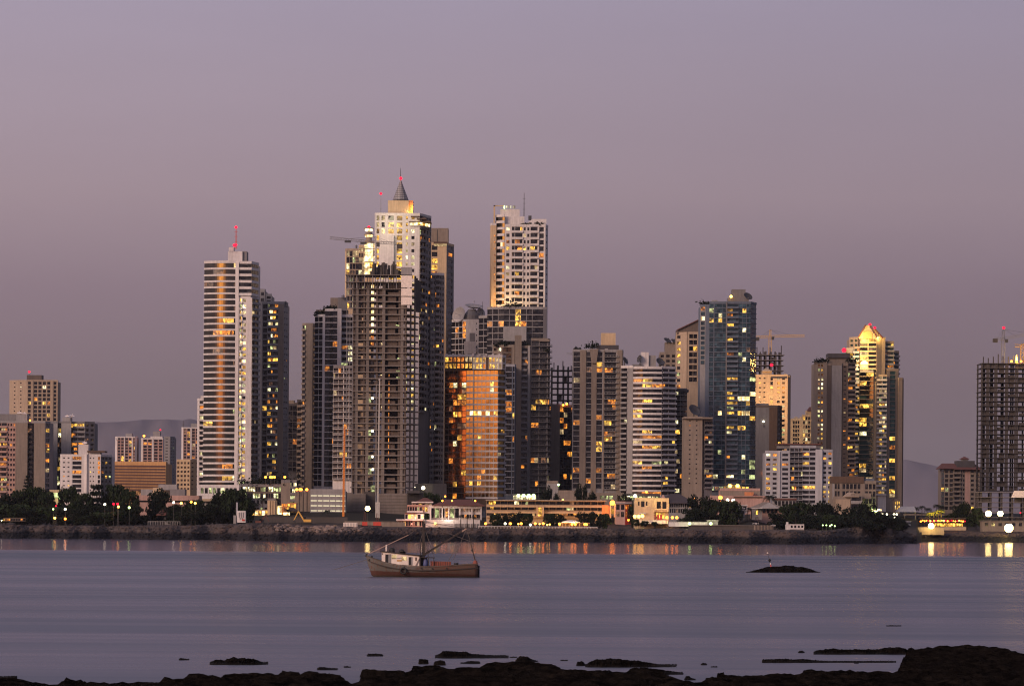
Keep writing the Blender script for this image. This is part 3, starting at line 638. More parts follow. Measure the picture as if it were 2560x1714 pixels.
B.block([(455, 3), (459, 0), (497, 0), (503, 3)], 1070, None, ['B:1/white', 'W2:16 P:3/white W2:16', 'B:1/white'], 7.6, slab='white', nf=12)
B.box('penthouse', 477, 496, 1058, 1071, 'white_dim', 4, 12); B.antenna(458, 1050, 1072, 3, .6); B.zone(464, 478, 1078, 1110, 'y', .7); B.done()
B = Bld('cream_block', 'small cream apartment block at the foot of the white banded tower', 1740, 470, 1152, 'cream', lit=(.02, 'y'))
B.block([(442, 1), (475, 0), (497, 6)], 1152, None, ['w4:1', 's2:1'], 10.7, nf=7); B.done()
# --- the bowed glass tower
B = Bld('balcony_tower', 'narrow white stepped balcony block tucked behind the bowed glass tower', 1560, 505, 1000, 'white', lit=(.14, 'yw'))
B.block([(496, 3), (500, 0), (520, 0)], 1000, None, ['B:1', 'h1:1'], 12.8, nf=17); B.box('stair_tower', 502, 516, 989, 1001, 'white', 2, 10)
B.litat('504,1017,o 513,1062,y 504,1129,w 501,1184,w'); B.done()
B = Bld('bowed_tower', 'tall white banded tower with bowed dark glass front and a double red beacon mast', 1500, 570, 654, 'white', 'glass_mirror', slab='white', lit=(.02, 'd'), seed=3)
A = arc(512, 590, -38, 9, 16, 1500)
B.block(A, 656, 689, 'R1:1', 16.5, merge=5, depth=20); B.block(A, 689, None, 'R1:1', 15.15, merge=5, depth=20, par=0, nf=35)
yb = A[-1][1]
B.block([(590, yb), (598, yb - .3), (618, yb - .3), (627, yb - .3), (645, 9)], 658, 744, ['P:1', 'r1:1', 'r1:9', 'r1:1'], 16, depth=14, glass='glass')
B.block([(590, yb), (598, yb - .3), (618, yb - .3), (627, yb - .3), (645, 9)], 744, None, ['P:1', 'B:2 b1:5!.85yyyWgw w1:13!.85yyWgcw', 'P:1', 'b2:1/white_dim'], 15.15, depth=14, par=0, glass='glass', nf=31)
B.box('penthouse', 570, 606, 628, 656, 'white', 4, 12); B.box('lift_tower', 572, 584, 618, 629, 'white', 4, 10); B.box('side_block', 606, 617, 628, 660, 'grey', 5, 14); B.box('roof_step', 617, 632, 653, 662, 'grey', 4, 12)
B.antenna(590, 566, 622, 6, .5, 'red_paint', (568, 612)); B.beacon(586, 613, 3, .8)
B.zone(534, 580, 800, 812, 'o', .0)
B.litat('572,804,y 538,835,o 557,835,o 572,835,o 584,662,W 515,1063,y 560,1195,y 570,1166,o 500,900,o 580,900,d 548,1165,o'); B.done()
B = Bld('stepped_tower', 'darker stepped tower with a column of lit balconies beside the bowed glass tower', 1540, 670, 757, 'white_dim', lit=(.04, 'yo'), seed=11)
B.block([(627, 9), (645, 5), (657, 3), (670, 3), (696, 3), (708, 3), (718, 11)], 757, None, ['W2:1/grey!.06yg', 'B:1', 'W1:1/grey', 'b2:1!.5yywWog', 'B:1/tan', 's2:1'], 15, nf=29)
B.block([(640, 7), (664, 4)], 726, 757, 'w2:1', 15); B.block([(664, 4), (680, 4)], 738, 757, 'w1:1', 10); B.box('penthouse', 645, 662, 722, 730, 'grey', 6, 12); B.antenna(713, 752, 762, 4, .6)
B.litat('692,769,o 690,785,o 690,829,o 643,813,o 692,845,o 717,903,o'); B.done()
B = Bld('dark_block', 'dark glass block between the stepped tower and the blank slab tower', 1640, 735, 1010, 'grey_dark', lit=(.03, 'o'))
B.block([(706, 0), (745, 0)], 1013, None, 'c3:1', 14, nf=12); B.block([(743, -1), (762, -1)], 1003, None, 'K1:1/tan', 14, nf=15)
B.box('penthouse', 715, 735, 1000, 1014, 'tan', 3, 10); B.box('roof_step', 735, 750, 1006, 1014, 'tan_dark', 1, 10); B.litat('748,1055,o 749,1062,o 737,1104,o 717,1175,o'); B.done()
B = Bld('slab_tower', 'slim tan slab tower with tiny side balconies, left of the white gridded tower', 1600, 772, 812, 'tan', lit=(.01, 'o'), cap=60)
B.block([(758, 2), (766, 0), (780, 0), (790, 8)], 812, None, ['h1:1', 'B:1', 'w1:1/tan_dark'], 13.5, nf=32); B.done()
B = Bld('gridded_tower', 'tower with white ledges over dark glass, one orange glinting strip and roof palms', 1560, 820, 790, 'white', 'glass', slab='white', lit=(.015, 'o'))
B.block([(788, 3), (808, 1), (813, 1)], 790, None, ['c2:1', 'P:1'], 15.2, nf=28); B.block([(813, 1), (825, 1), (833, .55), (844, .55), (854, .55)], 776, None, ['c1:1', 'c1:1', 'c1:1', 'P:1'], 15.2, nf=29)
B.block([(854, 3), (886, 4)], 790, None, 'r2:1/white_dim!.12gyw', 14.5, nf=12); B.box('penthouse', 826, 845, 744, 772, 'tan', 5, 12); B.box('lift_tower', 845, 866, 743, 776, 'grey', 5, 13); B.box('roof_step', 790, 870, 774, 792, 'tan_dark', 8, 13)
B.zone(824, 834, 700, 1300, 'glass_mirror'); B.litat('874,862,w 874,889,w 874,904,w 873,990,w 858,863,o 874,947,d')
B.plants(789, 811, 789); B.plants(811, 838, 774); B.antenna(858, 736, 748, 4, .6); B.done()
B = Bld('ledge_block', 'lower block with thin white ledges standing against the unfinished tower', 1500, 858, 918, 'grey', lit=(.03, 'o'))
B.block([(834, 1), (884, 0)], 918, None, 'k2:24/white P:2/white k2:22/white', 14, nf=20); B.litat('854,994,o 860,1070,o 851,1132,y 860,1132,y 874,1169,o 848,930,o'); B.done()
# --- cream tower with glinting column, then the spired tower
B = Bld('cream_tower', 'cream tower with a glaring glass column and two lantern turrets behind the crane', 1660, 890, 624, 'cream', lit=(.4, 'ccdy'), cap=80)
B.block([(865, 3), (868, 0), (897, 0), (914, 0)], 626, None, ['B:1', 'c4:1', 'c2:1'], 16.2, nf=9, slab='beige'); B.block([(897, -.5), (914, -.5)], 617, 645, 'W3:1', 14)
B.block([(912, -1), (925, -1.3), (941, -.8)], 607, None, ['c2:1!1WWW', 'c2:1!1WWWy'], 16.2, nf=5, slab='beige')  # sunset glint on this column, put in as glowing panes
t1 = P(922, 583, 1660)
for yy in (575, 590):
    c = P(922, yy, 1659); MB().lathe(c, [(2.0, -.6), (2.15, .5)], 18).obj('lantern_turret', 'lit_W', B.root); MB().lathe(c + Vector((0, 0, .9)), [(2.6, -.3), (2.7, .1), (.6, .5)], 18).obj('turret_roof', 'beige', B.root)
c = P(922, 607, 1659); MB().lathe(c, [(1.6, 0), (1.6, 3.2)], 16).obj('turret_base', 'beige', B.root); MB().lathe(P(922, 583, 1659), [(1.7, -.6), (1.7, .6)], 16).obj('turret_neck', 'tan', B.root)
B.beacon(922, 568, -1, .8); B.antenna(891, 612, 622, 2, .5); B.zone(873, 877, 660, 735, 'y'); B.done()
B = Bld('spire_tower', 'tallest white tower with a pointed lattice spire and brightly lit upper windows', 1600, 990, 536, 'white', lit=(.06, 'yog'), seed=5)
B.block([(939, 3), (941, 0), (1048, 0), (1076, 15)], 537, None, ['B:1', 'B:4 W1:30!1yyc B:6 W1:38!.8ycW B:14 W1:58!.9yyc B:8 W1:58!1wyyy B:16 w1:26!.9wyc B:14 w1:42!.9wyc B:30', 'b2:1/grey w2:1/grey'], 16.4, nf=30, depth=20)
B.mb('white').box(P(948, 583, 1600).x, P(985, 583, 1600).x, 1598.2, 1600, P(948, 690, 1600).z, P(948, 588, 1600).z)
B.block([(1076, 13), (1110, 16)], 681, None, 'w3:1/grey b1:1/grey w2:1/grey', 14.5, nf=36)
B.box('lift_tower', 970, 1022, 501, 538, 'cream', 3, 12); B.box('side_shaft', 1022, 1032.5, 501, 538, 'orange_lit_wall', 3.5, 12)  # the shaft's orange uplight is put into its wall colour
c = P(1001.5, 501, 1607); tip = P(1001.5, 449, 1607)
t = NT('spire'); p = t.pos(); sp_ = t.n('ShaderNodeSeparateXYZ', {0: p}).outputs; fz = t.math('LESS_THAN', t.math('FRACT', t.math('MULTIPLY', sp_[2], .9)), .22); fx = t.math('LESS_THAN', t.math('FRACT', t.math('MULTIPLY', sp_[0], 1.15)), .2)
t.pbr(t.mix(t.math('MAXIMUM', fz, fx), c4((.24, .23, .24)), c4((.07, .065, .07))), .6, .2)
o = MB().lathe(c, [(4.25, 0), (1.7, 6.6), (.12, tip.z - c.z)], 12).obj('spire', 'spire', B.root)
MB().bar(tip - Vector((0, 0, .5)), Vector((tip.x, tip.y, P(1001, 420, 1607).z)), .45, .18).obj('spire_mast', 'steel_dark', o); MB().ball(P(1002, 446, 1605.5), .8).obj('beacon_lamp', 'lamp_red', o, True)
B.antenna(952, 486, 537, 8, .3, 'steel_grey', (484,))
glow(1036, 522, 1602, 2500, (1, .5, .1), .5); glow(1027.5, 534, 1601.5, 1200, (1, .6, .2), .4); glow(975, 545, 1585, 7000, (1, .85, .55), 4)
for (x0, x1, y0, y1) in ((1027, 1049, 533, 541), (1042, 1066, 539, 547), (1022, 1078, 544, 554)): B.hip('pagoda_roof', x0, x1, y0, y1, 'brown', -1.5, 9)
B.block([(1026, -.6), (1050, -.6), (1074, 8)], 553, 567, 'c4:1!1WyW', 12, par=0); B.done()
B = Bld('twin_shaft_tower', 'cream and grey tower with a blank rooftop drum, right of the spire tower', 1700, 1105, 611, 'cream', lit=(.03, 'o'), cap=90)
B.block([(1072, 0), (1115, 0), (1133, 11)], 611, None, ['B:5 W1:20!.2o B:20', 'w1:1/grey'], 16.3, nf=36)
B.box('roof_block', 1076, 1095, 570, 612, 'tan', 4, 14); B.box('roof_drum', 1095, 1121, 570, 611, 'tan', 2, 14); B.box('roof_gap', 1093, 1096, 574, 606, 'grey_dark', 3.5, 8)
B.box('lit_eave', 1086, 1116, 609, 615, 'lit_c', -.9, 2); B.box('eave_slab', 1084, 1119, 604, 609, 'brown', -1.6, 4); B.zone(1078, 1098, 620, 690, 'y', .75); B.done()
# --- the pair right of the spire
B = Bld('white_tower', 'tall white tower with rows of dark balconies and a bright billboard frame on the roof', 1640, 1300, 565, 'white', lit=(.05, 'yo'), seed=4)
B.block([(1228, 4), (1231, 1), (1241, 1)], 562, None, 'B:1/cream', 16.1)
B.block(arc(1241, 1262, -55, -8, 5, 1640, 0), 541, None, 'r1:1', 16.1, nf=15, glass='glass_mirror', merge=5)
B.block([(1262, 0), (1287, 0), (1362, 0), (1368, 5)], 565, None, ['B:1 w1:7!.2yo B:2 h1:4', 'h1:66 w2:60 h1:65 W1:55 B:3', 's1:1'], 16.1, nf=13)
B.box('penthouse', 1251, 1299, 523, 548, 'white', 3, 12); B.box('upper_floor', 1256, 1311, 541, 566, 'white', 2, 14); B.box('billboard_post', 1234, 1238, 513, 563, 'cream', 1, 3); B.box('billboard_beam', 1234, 1260, 513, 515.5, 'cream', 1, 2)
for x in (1261, 1267, 1272, 1277, 1283, 1287): B.box('roof_lamp', x - 1.3, x + 1.3, 514, 521 if x != 1267 else 519, 'lamp_green' if x == 1261 else 'lit_w', 2.5, 3.5)
a = P(1312, 566, 1640); b_ = P(1366, 566, 1640); mb = MB(); n = 12
for i in range(n):
    u0, u1 = i / n, (i + 1) / n; hgt = lambda u: 4.4 * math.sin(math.pi * (.12 + .88 * u) ** .7) ** .7 if u < 1 else 3.2
    x0, x1 = lerp(a.x, b_.x, u0), lerp(a.x, b_.x, u1); h0, h1 = max(.4, min(4.2, 1 + 9 * u0)), max(.4, min(4.2, 1 + 9 * u1))
    mb.hexa([(x0, 1642, a.z), (x1, 1642, a.z), (x1, 1650, a.z), (x0, 1650, a.z), (x0, 1642, a.z + h0), (x1, 1642, a.z + h1), (x1, 1650, a.z + h1), (x0, 1650, a.z + h0)])
mb.obj('roof_shell', 'white', B.root); B.antenna(1310, 482, 541, 4, .45, 'steel_dark'); B.box('roof_unit', 1321, 1329, 539, 549, 'steel_dark', 4, 7); B.plants(1300, 1358, 563, 1.6, -.5, 7)
glow(1232, 770, 1630, 7000, (1, .5, .15), 1); glow(1275, 768, 1632, 4000, (1, .7, .3), 1)
for k in range(15): MB().ball(P(1236.5, 589 + k * 16.1, 1640.2), .33, 6).obj('facade_lamp', 'lit_o', B.root)
B.litat('1273,577,w 1273,611,o 1273,628,y 1273,661,w 1300,577,y 1297,611,o 1303,628,o 1312,628,y 1332,629,y 1292,736,o 1276,740,c 1295,611,o'); B.done()
B = Bld('ribbon_tower', 'dark ribbon windowed tower with pale bands directly below the white tower', 1590, 1290, 771, 'grey', slab='white_dim', lit=(.02, 'o'), cap=90)
B.block([(1198, 7), (1223, 4)], 792, None, 'c2:1', 15.4, nf=10)
B.block([(1219, 4), (1260, 0), (1345, 0), (1358, 0), (1366, .6)], 771, None, ['c3:1', 'c6:1', 'c1:1', 'B:1'], 15.4, nf=9, depth=20)
B.box('white_box', 1258, 1316, 815, 852, 'white_dim', -4, 2); B.plants(1258, 1305, 771, 3.2, 0, 10); B.litat('1291,785,y 1291,801,y 1291,816,y 1220,810,o 1308,816,o'); B.done()
B = Bld('dish_building', 'pale ribbon windowed office block with big satellite dishes on its roof', 1680, 1165, 802, 'white', lit=(.08, 'o'))
B.block([(1131, 7), (1166, 1), (1167, .8), (1198, 0)], 802, None, ['c4:1', 'B:1', 'B:20 s1:5 B:3'], 14.5, nf=8, depth=20); B.zone(1157, 1166, 806, 850, 'o', 1); B.litat('1146,829,o')
B.dish(1150, 788, 4.6, (-.9, -1, .35), 5, ped=5); B.dish(1184, 770, 5.0, (.1, -.25, 1), 7, ped=3); B.dish(1201, 782, 2.6, (.7, -1, .5), 6, ped=4)
c = P(1180, 804, 1686); MB().lathe(c, [(4.8, 0), (4.6, 3.5), (2.0, 6.8)], 16).obj('dish_tower', 'grey', B.root); B.antenna(1206, 754, 800, 6, .3)
B.box('roof_hut', 1160, 1190, 853, 884, 'white', -8, -3); B.box('roof_hut_upper', 1174, 1188, 832, 854, 'white_dim', -7, -4); B.done()
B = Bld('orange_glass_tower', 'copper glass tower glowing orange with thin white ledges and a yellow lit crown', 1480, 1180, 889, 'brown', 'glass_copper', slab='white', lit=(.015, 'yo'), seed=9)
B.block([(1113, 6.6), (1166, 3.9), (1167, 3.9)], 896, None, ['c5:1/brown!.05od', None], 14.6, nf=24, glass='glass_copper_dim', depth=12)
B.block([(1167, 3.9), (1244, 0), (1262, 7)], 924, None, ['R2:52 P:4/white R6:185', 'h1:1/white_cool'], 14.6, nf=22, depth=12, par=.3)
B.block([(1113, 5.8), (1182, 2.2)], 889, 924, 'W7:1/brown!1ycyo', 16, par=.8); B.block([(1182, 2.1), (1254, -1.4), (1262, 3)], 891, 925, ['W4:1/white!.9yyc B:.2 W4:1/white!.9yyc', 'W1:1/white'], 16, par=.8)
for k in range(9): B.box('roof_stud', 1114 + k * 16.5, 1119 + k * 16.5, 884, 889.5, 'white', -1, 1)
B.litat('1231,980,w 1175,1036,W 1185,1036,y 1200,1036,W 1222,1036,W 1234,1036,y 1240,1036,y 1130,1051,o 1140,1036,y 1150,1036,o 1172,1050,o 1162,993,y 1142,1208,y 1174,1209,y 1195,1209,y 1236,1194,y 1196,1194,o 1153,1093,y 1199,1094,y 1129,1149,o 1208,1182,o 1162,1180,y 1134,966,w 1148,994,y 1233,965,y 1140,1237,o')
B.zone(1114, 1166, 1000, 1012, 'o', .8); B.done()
B = Bld('slim_tower', 'slim blue grey tower with pale ledges, right of the orange glass tower', 1540, 1274, 915, 'grey_blue', slab='white_cool', lit=(.05, 'od'), cap=60)
B.block([(1262, 4), (1264, 0), (1285, 0), (1288, 4)], 915, None, ['B:1', 'c1:16 B:2 c1:4', 'B:1'], 14.6, nf=22); B.litat('1269,980,o 1268,1009,o 1271,1022,o 1282,1045,y 1286,1099,o'); B.done()
B = Bld('pier_tower', 'grey tower with one broad blank pier and stacked balconies, centre of the skyline', 1550, 1310, 842, 'tan', lit=(.03, 'od'), seed=8)
B.block([(1233, 3), (1287, 1)], 866, None, 'w1:6/tan w1:6/tan W1:14/tan_dark P:3', 14.6, nf=8)
B.block([(1287, -1), (1304, -1)], 843, None, 'B:1/tan', 14.6); B.block([(1304, 1), (1321, 1), (1328, 0)], 868, None, ['b1:1/grey', 'P:1/white_dim'], 14.6, nf=26)
B.block([(1328, 0), (1368, 0), (1373, 6)], 850, None, ['k2:1/grey', 'k1:1/grey'], 14.6, nf=27); B.plants(1304, 1324, 868, 3.5, 1, 6); B.plants(1238, 1275, 866, 2.5, 1, 8); B.plants(1360, 1370, 878, 1.5, -2, 3)
B.box('roof_slab', 1347, 1374, 848, 853, 'tan', -2, 8); B.litat('1316,906,o 1344,937,o 1349,937,o 1346,1008,y 1354,1008,y 1361,1007,y 1334,1069,o 1340,1069,o 1324,1021,y 1313,1095,o 1368,1010,o'); B.done()
B = Bld('brown_block', 'lower tan and dark block beneath the open concrete skeleton', 1600, 1400, 1014, 'tan', lit=(.05, 'o'), cap=60)
B.block([(1366, 0), (1400, 0)], 1014, None, 'h1:1/tan B:2/tan', 14.5, nf=15); B.block([(1400, 0), (1436, 2)], 1016, None, 'c4:1/concrete_dark', 14, nf=16)
B.litat('1407,1011,o 1417,1009,y 1417,1064,o 1427,1140,y 1420,1140,o 1417,1113,o 1415,1191,o 1428,1191,y 1434,1191,y'); B.beacon(1417, 1009, -1, .6, 'lamp_orange'); B.beacon(1408, 1012, -1, .5, 'lamp_orange'); B.done()
B = Bld('dark_pier_tower', 'dark glass tower with tan vertical piers and a square rooftop block', 1520, 1495, 878, 'white_dim', lit=(.025, 'oo'), seed=21)
B.block([(1434, 3), (1436, 0), (1552, 0), (1556, 5)], 878, None, ['B:1', 'c1:50 P:42/tan c1:36 P:36/tan c1:40 B:8 P:5/tan k1:90 P:32/tan', 's1:1/tan'], 13.2, nf=26, slab='white_dim')
B.box('roof_block', 1494, 1547, 862, 879, 'grey_dark', 1, 12); B.box('penthouse', 1503, 1539, 832, 863, 'cream', 4, 10); B.box('upper_rail', 1512, 1520, 872, 878, 'white', -.5, 1)
a = P(1485, 872, 1519); MB().hexa([(a.x - 1.2, 1518, a.z - 7), (a.x + 1.2, 1518, a.z - 7), (a.x + 1.2, 1520, a.z - 7), (a.x - 1.2, 1520, a.z - 7), (a.x - 2.2, 1518, a.z), (a.x + 2.2, 1518, a.z), (a.x + 2.2, 1520, a.z), (a.x - 2.2, 1520, a.z)]).obj('pier_cap', 'tan', B.root)
B.plants(1466, 1494, 870, 2.6, 1, 7); B.plants(1437, 1452, 877, 1.5, 1, 5)
B.litat('1497,909,y 1495,923,o 1526,924,o 1524,1002,o 1538,1016,o 1523,1055,y 1507,1081,o 1521,1094,y 1525,1081,d 1497,1107,y 1495,1120,y 1448,1171,o 1497,1174,o 1506,1174,o 1467,1196,o 1534,1187,o 1476,920,d'); B.done()
B = Bld('white_balcony_tower', 'pale tower with a curved balcony front, right of the dark pier tower', 1510, 1620, 918, 'white_dim', lit=(.015, 'oy'), slab='white', seed=17)
B.block([(1554, 4), (1584, 0)], 918, None, 'h1:45/white_dim B:40/white_dim', 12.8, nf=25)
B.block(arc(1584, 1654, -24, 20, 6, 1510, -2.5), 921, None, 'r1:1', 12.8, nf=25, merge=2, slab='white')
B.block([(1654, -1.2), (1688, 4)], 920, None, 'b2:1/white_cool', 12.8, nf=25)
B.box('penthouse', 1603, 1622, 880, 917, 'white', 4, 10); B.box('lift_tower', 1622, 1640, 888, 918, 'white_dim', 5, 12); B.box('roof_step', 1582, 1606, 910, 919, 'grey', 3, 12)
B.dish(1600, 897, 1.9, (-1, -.6, .4), 3, 'steel_dark', 3); B.dish(1562, 902, 2.0, (1, -.6, .6), 3, 'steel_dark', 3); B.dish(1650, 905, 2.3, (.6, -1, .9), 3, 'steel_dark', 3)
B.litat('1588,949,o 1604,950,o 1616,953,y 1620,965,y 1629,965,o 1661,965,o 1591,1031,y 1599,1043,y 1561,1055,w 1616,1083,y 1614,1096,o 1642,1096,y 1632,1096,o 1614,1122,o 1626,1122,o 1643,1121,y 1624,1122,y 1590,1150,y 1614,1163,o 1665,1163,w 1626,1150,g 1665,1215,y 1616,1230,o 1693,1107,y'); B.done()
# --- the tan and blue towers
B = Bld('terraced_tower', 'small tan tower top with two dishes, left of the slant roofed tower', 1690, 1670, 883, 'tan', lit=(.1, 'yo'), cap=40)
B.block([(1650, 2), (1663, 0), (1692, 0)], 884, None, ['w1:1', 'w2:1'], 12.5, nf=6); B.box('upper_block', 1663, 1691, 855, 885, 'tan', 3, 12)
B.dish(1668, 852, 2.2, (.5, -.6, 1), 3, 'steel_dark', 1.5); B.dish(1684, 853, 1.7, (.5, -.6, 1), 3, 'steel_dark', 1.5); B.litat('1660,897,y'); B.done()
B = Bld('slant_roof_tower', 'tan tower with a slanted roof, left of the blue glass tower', 1630, 1735, 834, 'beige', lit=(.08, 'ooy'), seed=6)
B.block([(1692, 6), (1719, 0)], 834, None, 'w1:1!.3ygo B:1', 15.5, nf=9); B.block([(1719, 0), (1768, 0), (1786, 9)], 834, None, ['B:1 R2:5/beige B:.6 R2:5/beige B:1', 'b1:1/tan!.15o'], 15.5, nf=8)
a = P(1692, 834, 1634); b_ = P(1755, 834, 1634); zt = P(1755, 796, 1634).z; zl = P(1692, 826, 1634).z
MB().hexa([(a.x, 1634, a.z), (b_.x, 1634, a.z), (b_.x, 1646, a.z), (a.x, 1646, a.z), (a.x, 1634, zl), (b_.x, 1634, zt), (b_.x, 1646, zt), (a.x, 1646, zl)]).obj('slanted_roof', 'tan_dark', B.root)
MB().hexa([(a.x, 1633, zl), (b_.x, 1633, zt), (b_.x, 1647, zt), (a.x, 1647, zl), (a.x, 1633, zl + .5), (b_.x, 1633, zt + .5), (b_.x, 1647, zt + .5), (a.x, 1647, zl + .5)]).obj('roof_edge', 'roof_red', B.root)
B.litat('1699,880,y 1703,884,y 1706,855,y 1706,898,g 1706,930,g'); B.done()
B = Bld('blue_glass_tower', 'tall blue glass tower with many yellow lit rooms and a square rooftop block', 1550, 1820, 759, 'grey_blue', 'glass_blue', slab='grey_blue', lit=(.018, 'yygo'), seed=2)
B.block([(1751, 2), (1774, 1.4)], 765, None, 'W1:4/white_dim B:3', 12.2, nf=12, par=1)
B.block([(1774, 1), (1797, .4), (1815, 0), (1818, 0), (1846, 0), (1875, 0), (1889, 7)], 758, None, ['c1:9 B:2 c1:9', 'c2:1', 'P:1/grey', 'b1:1/grey_blue!.05yog', 'c3:1!.03yg', 'c1:1'], 12.2, nf=38, slab='grey_blue')
B.box('penthouse', 1830, 1864, 723, 750, 'grey', 6, 14); B.box('roof_step', 1820, 1872, 744, 760, 'grey', 3, 12); B.box('roof_hut', 1780, 1794, 750, 762, 'white_dim', 3, 9); B.plants(1751, 1776, 762, 2.2, 3, 6); B.dish(1869, 742, 2.4, (.5, -.8, .8), 4, 'steel_dark', 2)
B.beacon(1828, 741, 2, .7, 'lamp_yellow')
B.litat('1764,775,o 1764,800,W 1781,802,y 1804,802,y 1802,789,w 1783,777,g 1825,774,y 1860,777,g 1829,790,o 1832,815,y 1857,831,w 1861,778,y 1822,887,o 1830,887,o 1851,887,g 1859,899,w 1821,943,y 1834,943,y 1878,945,g 1826,979,g 1822,990,y 1830,990,y 1845,990,W 1854,990,W 1863,990,W 1872,990,W 1884,990,W 1822,1013,y 1832,1013,y 1800,1034,W 1825,1035,y 1850,1035,y 1858,1035,W 1873,1036,W 1825,1024,g 1822,1069,y 1830,1069,y 1850,1069,y 1858,1069,y 1822,1081,W 1828,1081,w 1878,1048,y 1799,1126,g 1856,1137,w 1820,1148,y 1826,1148,o 1781,1194,y 1820,1193,W 1830,1193,W 1854,1180,g 1883,1160,g 1883,1172,g 1885,1190,g', 10)
B.zone(1816, 1878, 986, 996, 'W', .8); B.done()
B = Bld('tan_block', 'tan block with a dark flat roof slab, in front of the blue glass tower', 1460, 1735, 1044, 'tan', lit=(.06, 'oyd'))
B.block([(1711, 0), (1754, 0), (1760, 4)], 1046, None, ['B:5 s1:6 B:4 s1:6 B:5', 'B:1'], 12, nf=14); B.block([(1760, 1), (1780, 3)], 1052, None, 'b1:1/grey!.1o', 12, nf=14)
B.box('roof_slab', 1708, 1782, 1042, 1046, 'tan', -2, 8); B.dish(1735, 1027, 3.2, (.7, -1, .9), 3, 'steel_dark', 3); B.litat('1730,1064,o'); B.done()
B = Bld('balcony_block', 'grey balcony block wedged between the pale curved tower and the tan block', 1530, 1700, 973, 'grey', lit=(.08, 'yoo'), seed=12)
B.block([(1684, 1), (1718, 0)], 975, None, 'k2:1/white_dim!.1yo', 12.2, nf=21); B.box('roof_slab', 1682, 1722, 973, 979, 'grey_dark', -2, 8)
B.litat('1692,970,w 1680,970,w 1691,1077,y 1700,1077,y 1713,1077,y 1690,1229,w 1697,1229,w 1693,1049,w'); B.done()
B = Bld('gabled_cream_tower', 'warm cream tower with small gables, in front of the unfinished skeleton', 1800, 1930, 937, 'cream', lit=(.15, 'oyo'), seed=15)
B.block([(1884, 0), (1968, 0), (1975, 5)], 940, None, ['B:20 s2:45 B:15 W1:18!.2oy B:12 w2:50!.25oyc B:8', 'B:1/tan'], 11.7, nf=16)
B.box('gable_block', 1906, 1929, 926, 942, 'cream', 1, 8); B.hip('gable_roof', 1905, 1930, 919, 927, 'cream', 0, 9, .1); B.hip('corner_roof', 1955, 1975, 932, 940, 'cream', 0, 8, .05); B.box('eave', 1928, 1968, 940, 945, 'grey_dark', -.6, 0)
B.litat('1896,957,W 1893,953,y 1935,969,y 1889,990,W'); B.zone(1942, 1968, 950, 990, 'o', .6); glow(1920, 1015, 1772, 30000, (1, .62, .3), 5); glow(1955, 975, 1775, 16000, (1, .5, .18), 4); B.done()  # both spots added to warm the cream wall, no lamps stand there
B = Bld('brown_slab_tower', 'plain brown grey slab block, right foot of the blue glass tower', 1640, 1915, 1010, 'tan_dark', lit=(.02, 'y'), cap=50)
B.block([(1880, 1), (1889, 0)], 1008, None, 'h1:1/tan!.3yg', 12, nf=18); B.block([(1889, 0), (1923, 0), (1942, 0), (1953, 5)], 1017, None, ['B:1/grey', 'B:1/brown', 'w1:1/grey_dark'], 12, nf=18)
B.box('penthouse', 1892, 1922, 1008, 1019, 'grey', 3, 10); B.beacon(1909, 1053, -1, .5, 'lamp_white'); B.beacon(1909, 1183, -1, .5, 'lamp_orange'); B.done()
B = Bld('arched_gable_block', 'small cream block with curved gables, left of the blank striped slab tower', 1850, 2005, 1050, 'cream', lit=(.2, 'yoc'), cap=60)
B.block([(1976, 1), (2005, 0)], 1050, None, 'B:4 W3:12!.05o B:4', 10.5, nf=6); B.block([(2005, 0), (2040, 0)], 1040, None, 'B:1 W5:20!.35yoc B:1', 10.5, nf=7)
B.hip('gable_roof', 1980, 2003, 1040, 1050, 'cream', 0, 8, .1); B.box('gable_wall', 2016, 2040, 1026, 1041, 'cream', 1, 8); B.hip('gable_roof', 2018, 2042, 1016, 1027, 'roof_red', 0, 9, .2); glow(2010, 1085, 1828, 9000, (1, .68, .35), 4); B.done()  # soft spot added to warm the cream front
B = Bld('white_terrace_block', 'wide pale block of terraces below the arched gable block, orange lamps on its balconies', 1470, 1995, 1131, 'white_cool', lit=(.07, 'oyo'), seed=31)
B.block([(1913, 1), (1946, 0), (1952, -1), (1975, -1)], 1131, None, ['w2:1', 'P:1', 'w1:1'], 11.9, nf=11); B.block([(1975, 0), (2007, 0), (2040, 0)], 1118, None, ['k3:1', 'r2:1'], 11.9, nf=12)
B.block([(2040, 0), (2053, -1), (2054, -.5), (2081, 0)], 1128, None, ['P:1', None, 'w2:1!.25oy'], 11.9, nf=11); B.box('roof_floor', 1946, 2052, 1110, 1120, 'grey', 2, 12); B.box('roof_edge', 1944, 2054, 1108, 1111, 'roof_red', 1, 13)
B.litat('1921,1161,o 1939,1161,y 1964,1161,o 1921,1195,y 1921,1204,o 1982,1220,y 1990,1220,o 2013,1220,o 2020,1220,y 2040,1220,y 2018,1138,o 2011,1138,o 2071,1153,y 2071,1200,o 2071,1210,y 2071,1233,y 2072,1265,y 1982,1196,o 1950,1150,d'); B.done()
B = Bld('garden_slab_tower', 'brown tower with one tall blank pale strip, left of the golden tower', 1620, 2085, 906, 'tan', lit=(.05, 'oy'), seed=41)
B.block([(2036, 2), (2068, 0)], 908, None, 'B:4 w1:4!.35ywg w1:4!.35yywg B:4', 11.4, nf=25); B.block([(2068, 0), (2081, 0), (2081.5, -1), (2103, -1), (2104, 0), (2119, 0)], 912, None, ['B:1/tan_dark', None, 'B:1/white_dim', None, 's1:1/tan_dark'], 11.4, nf=25)
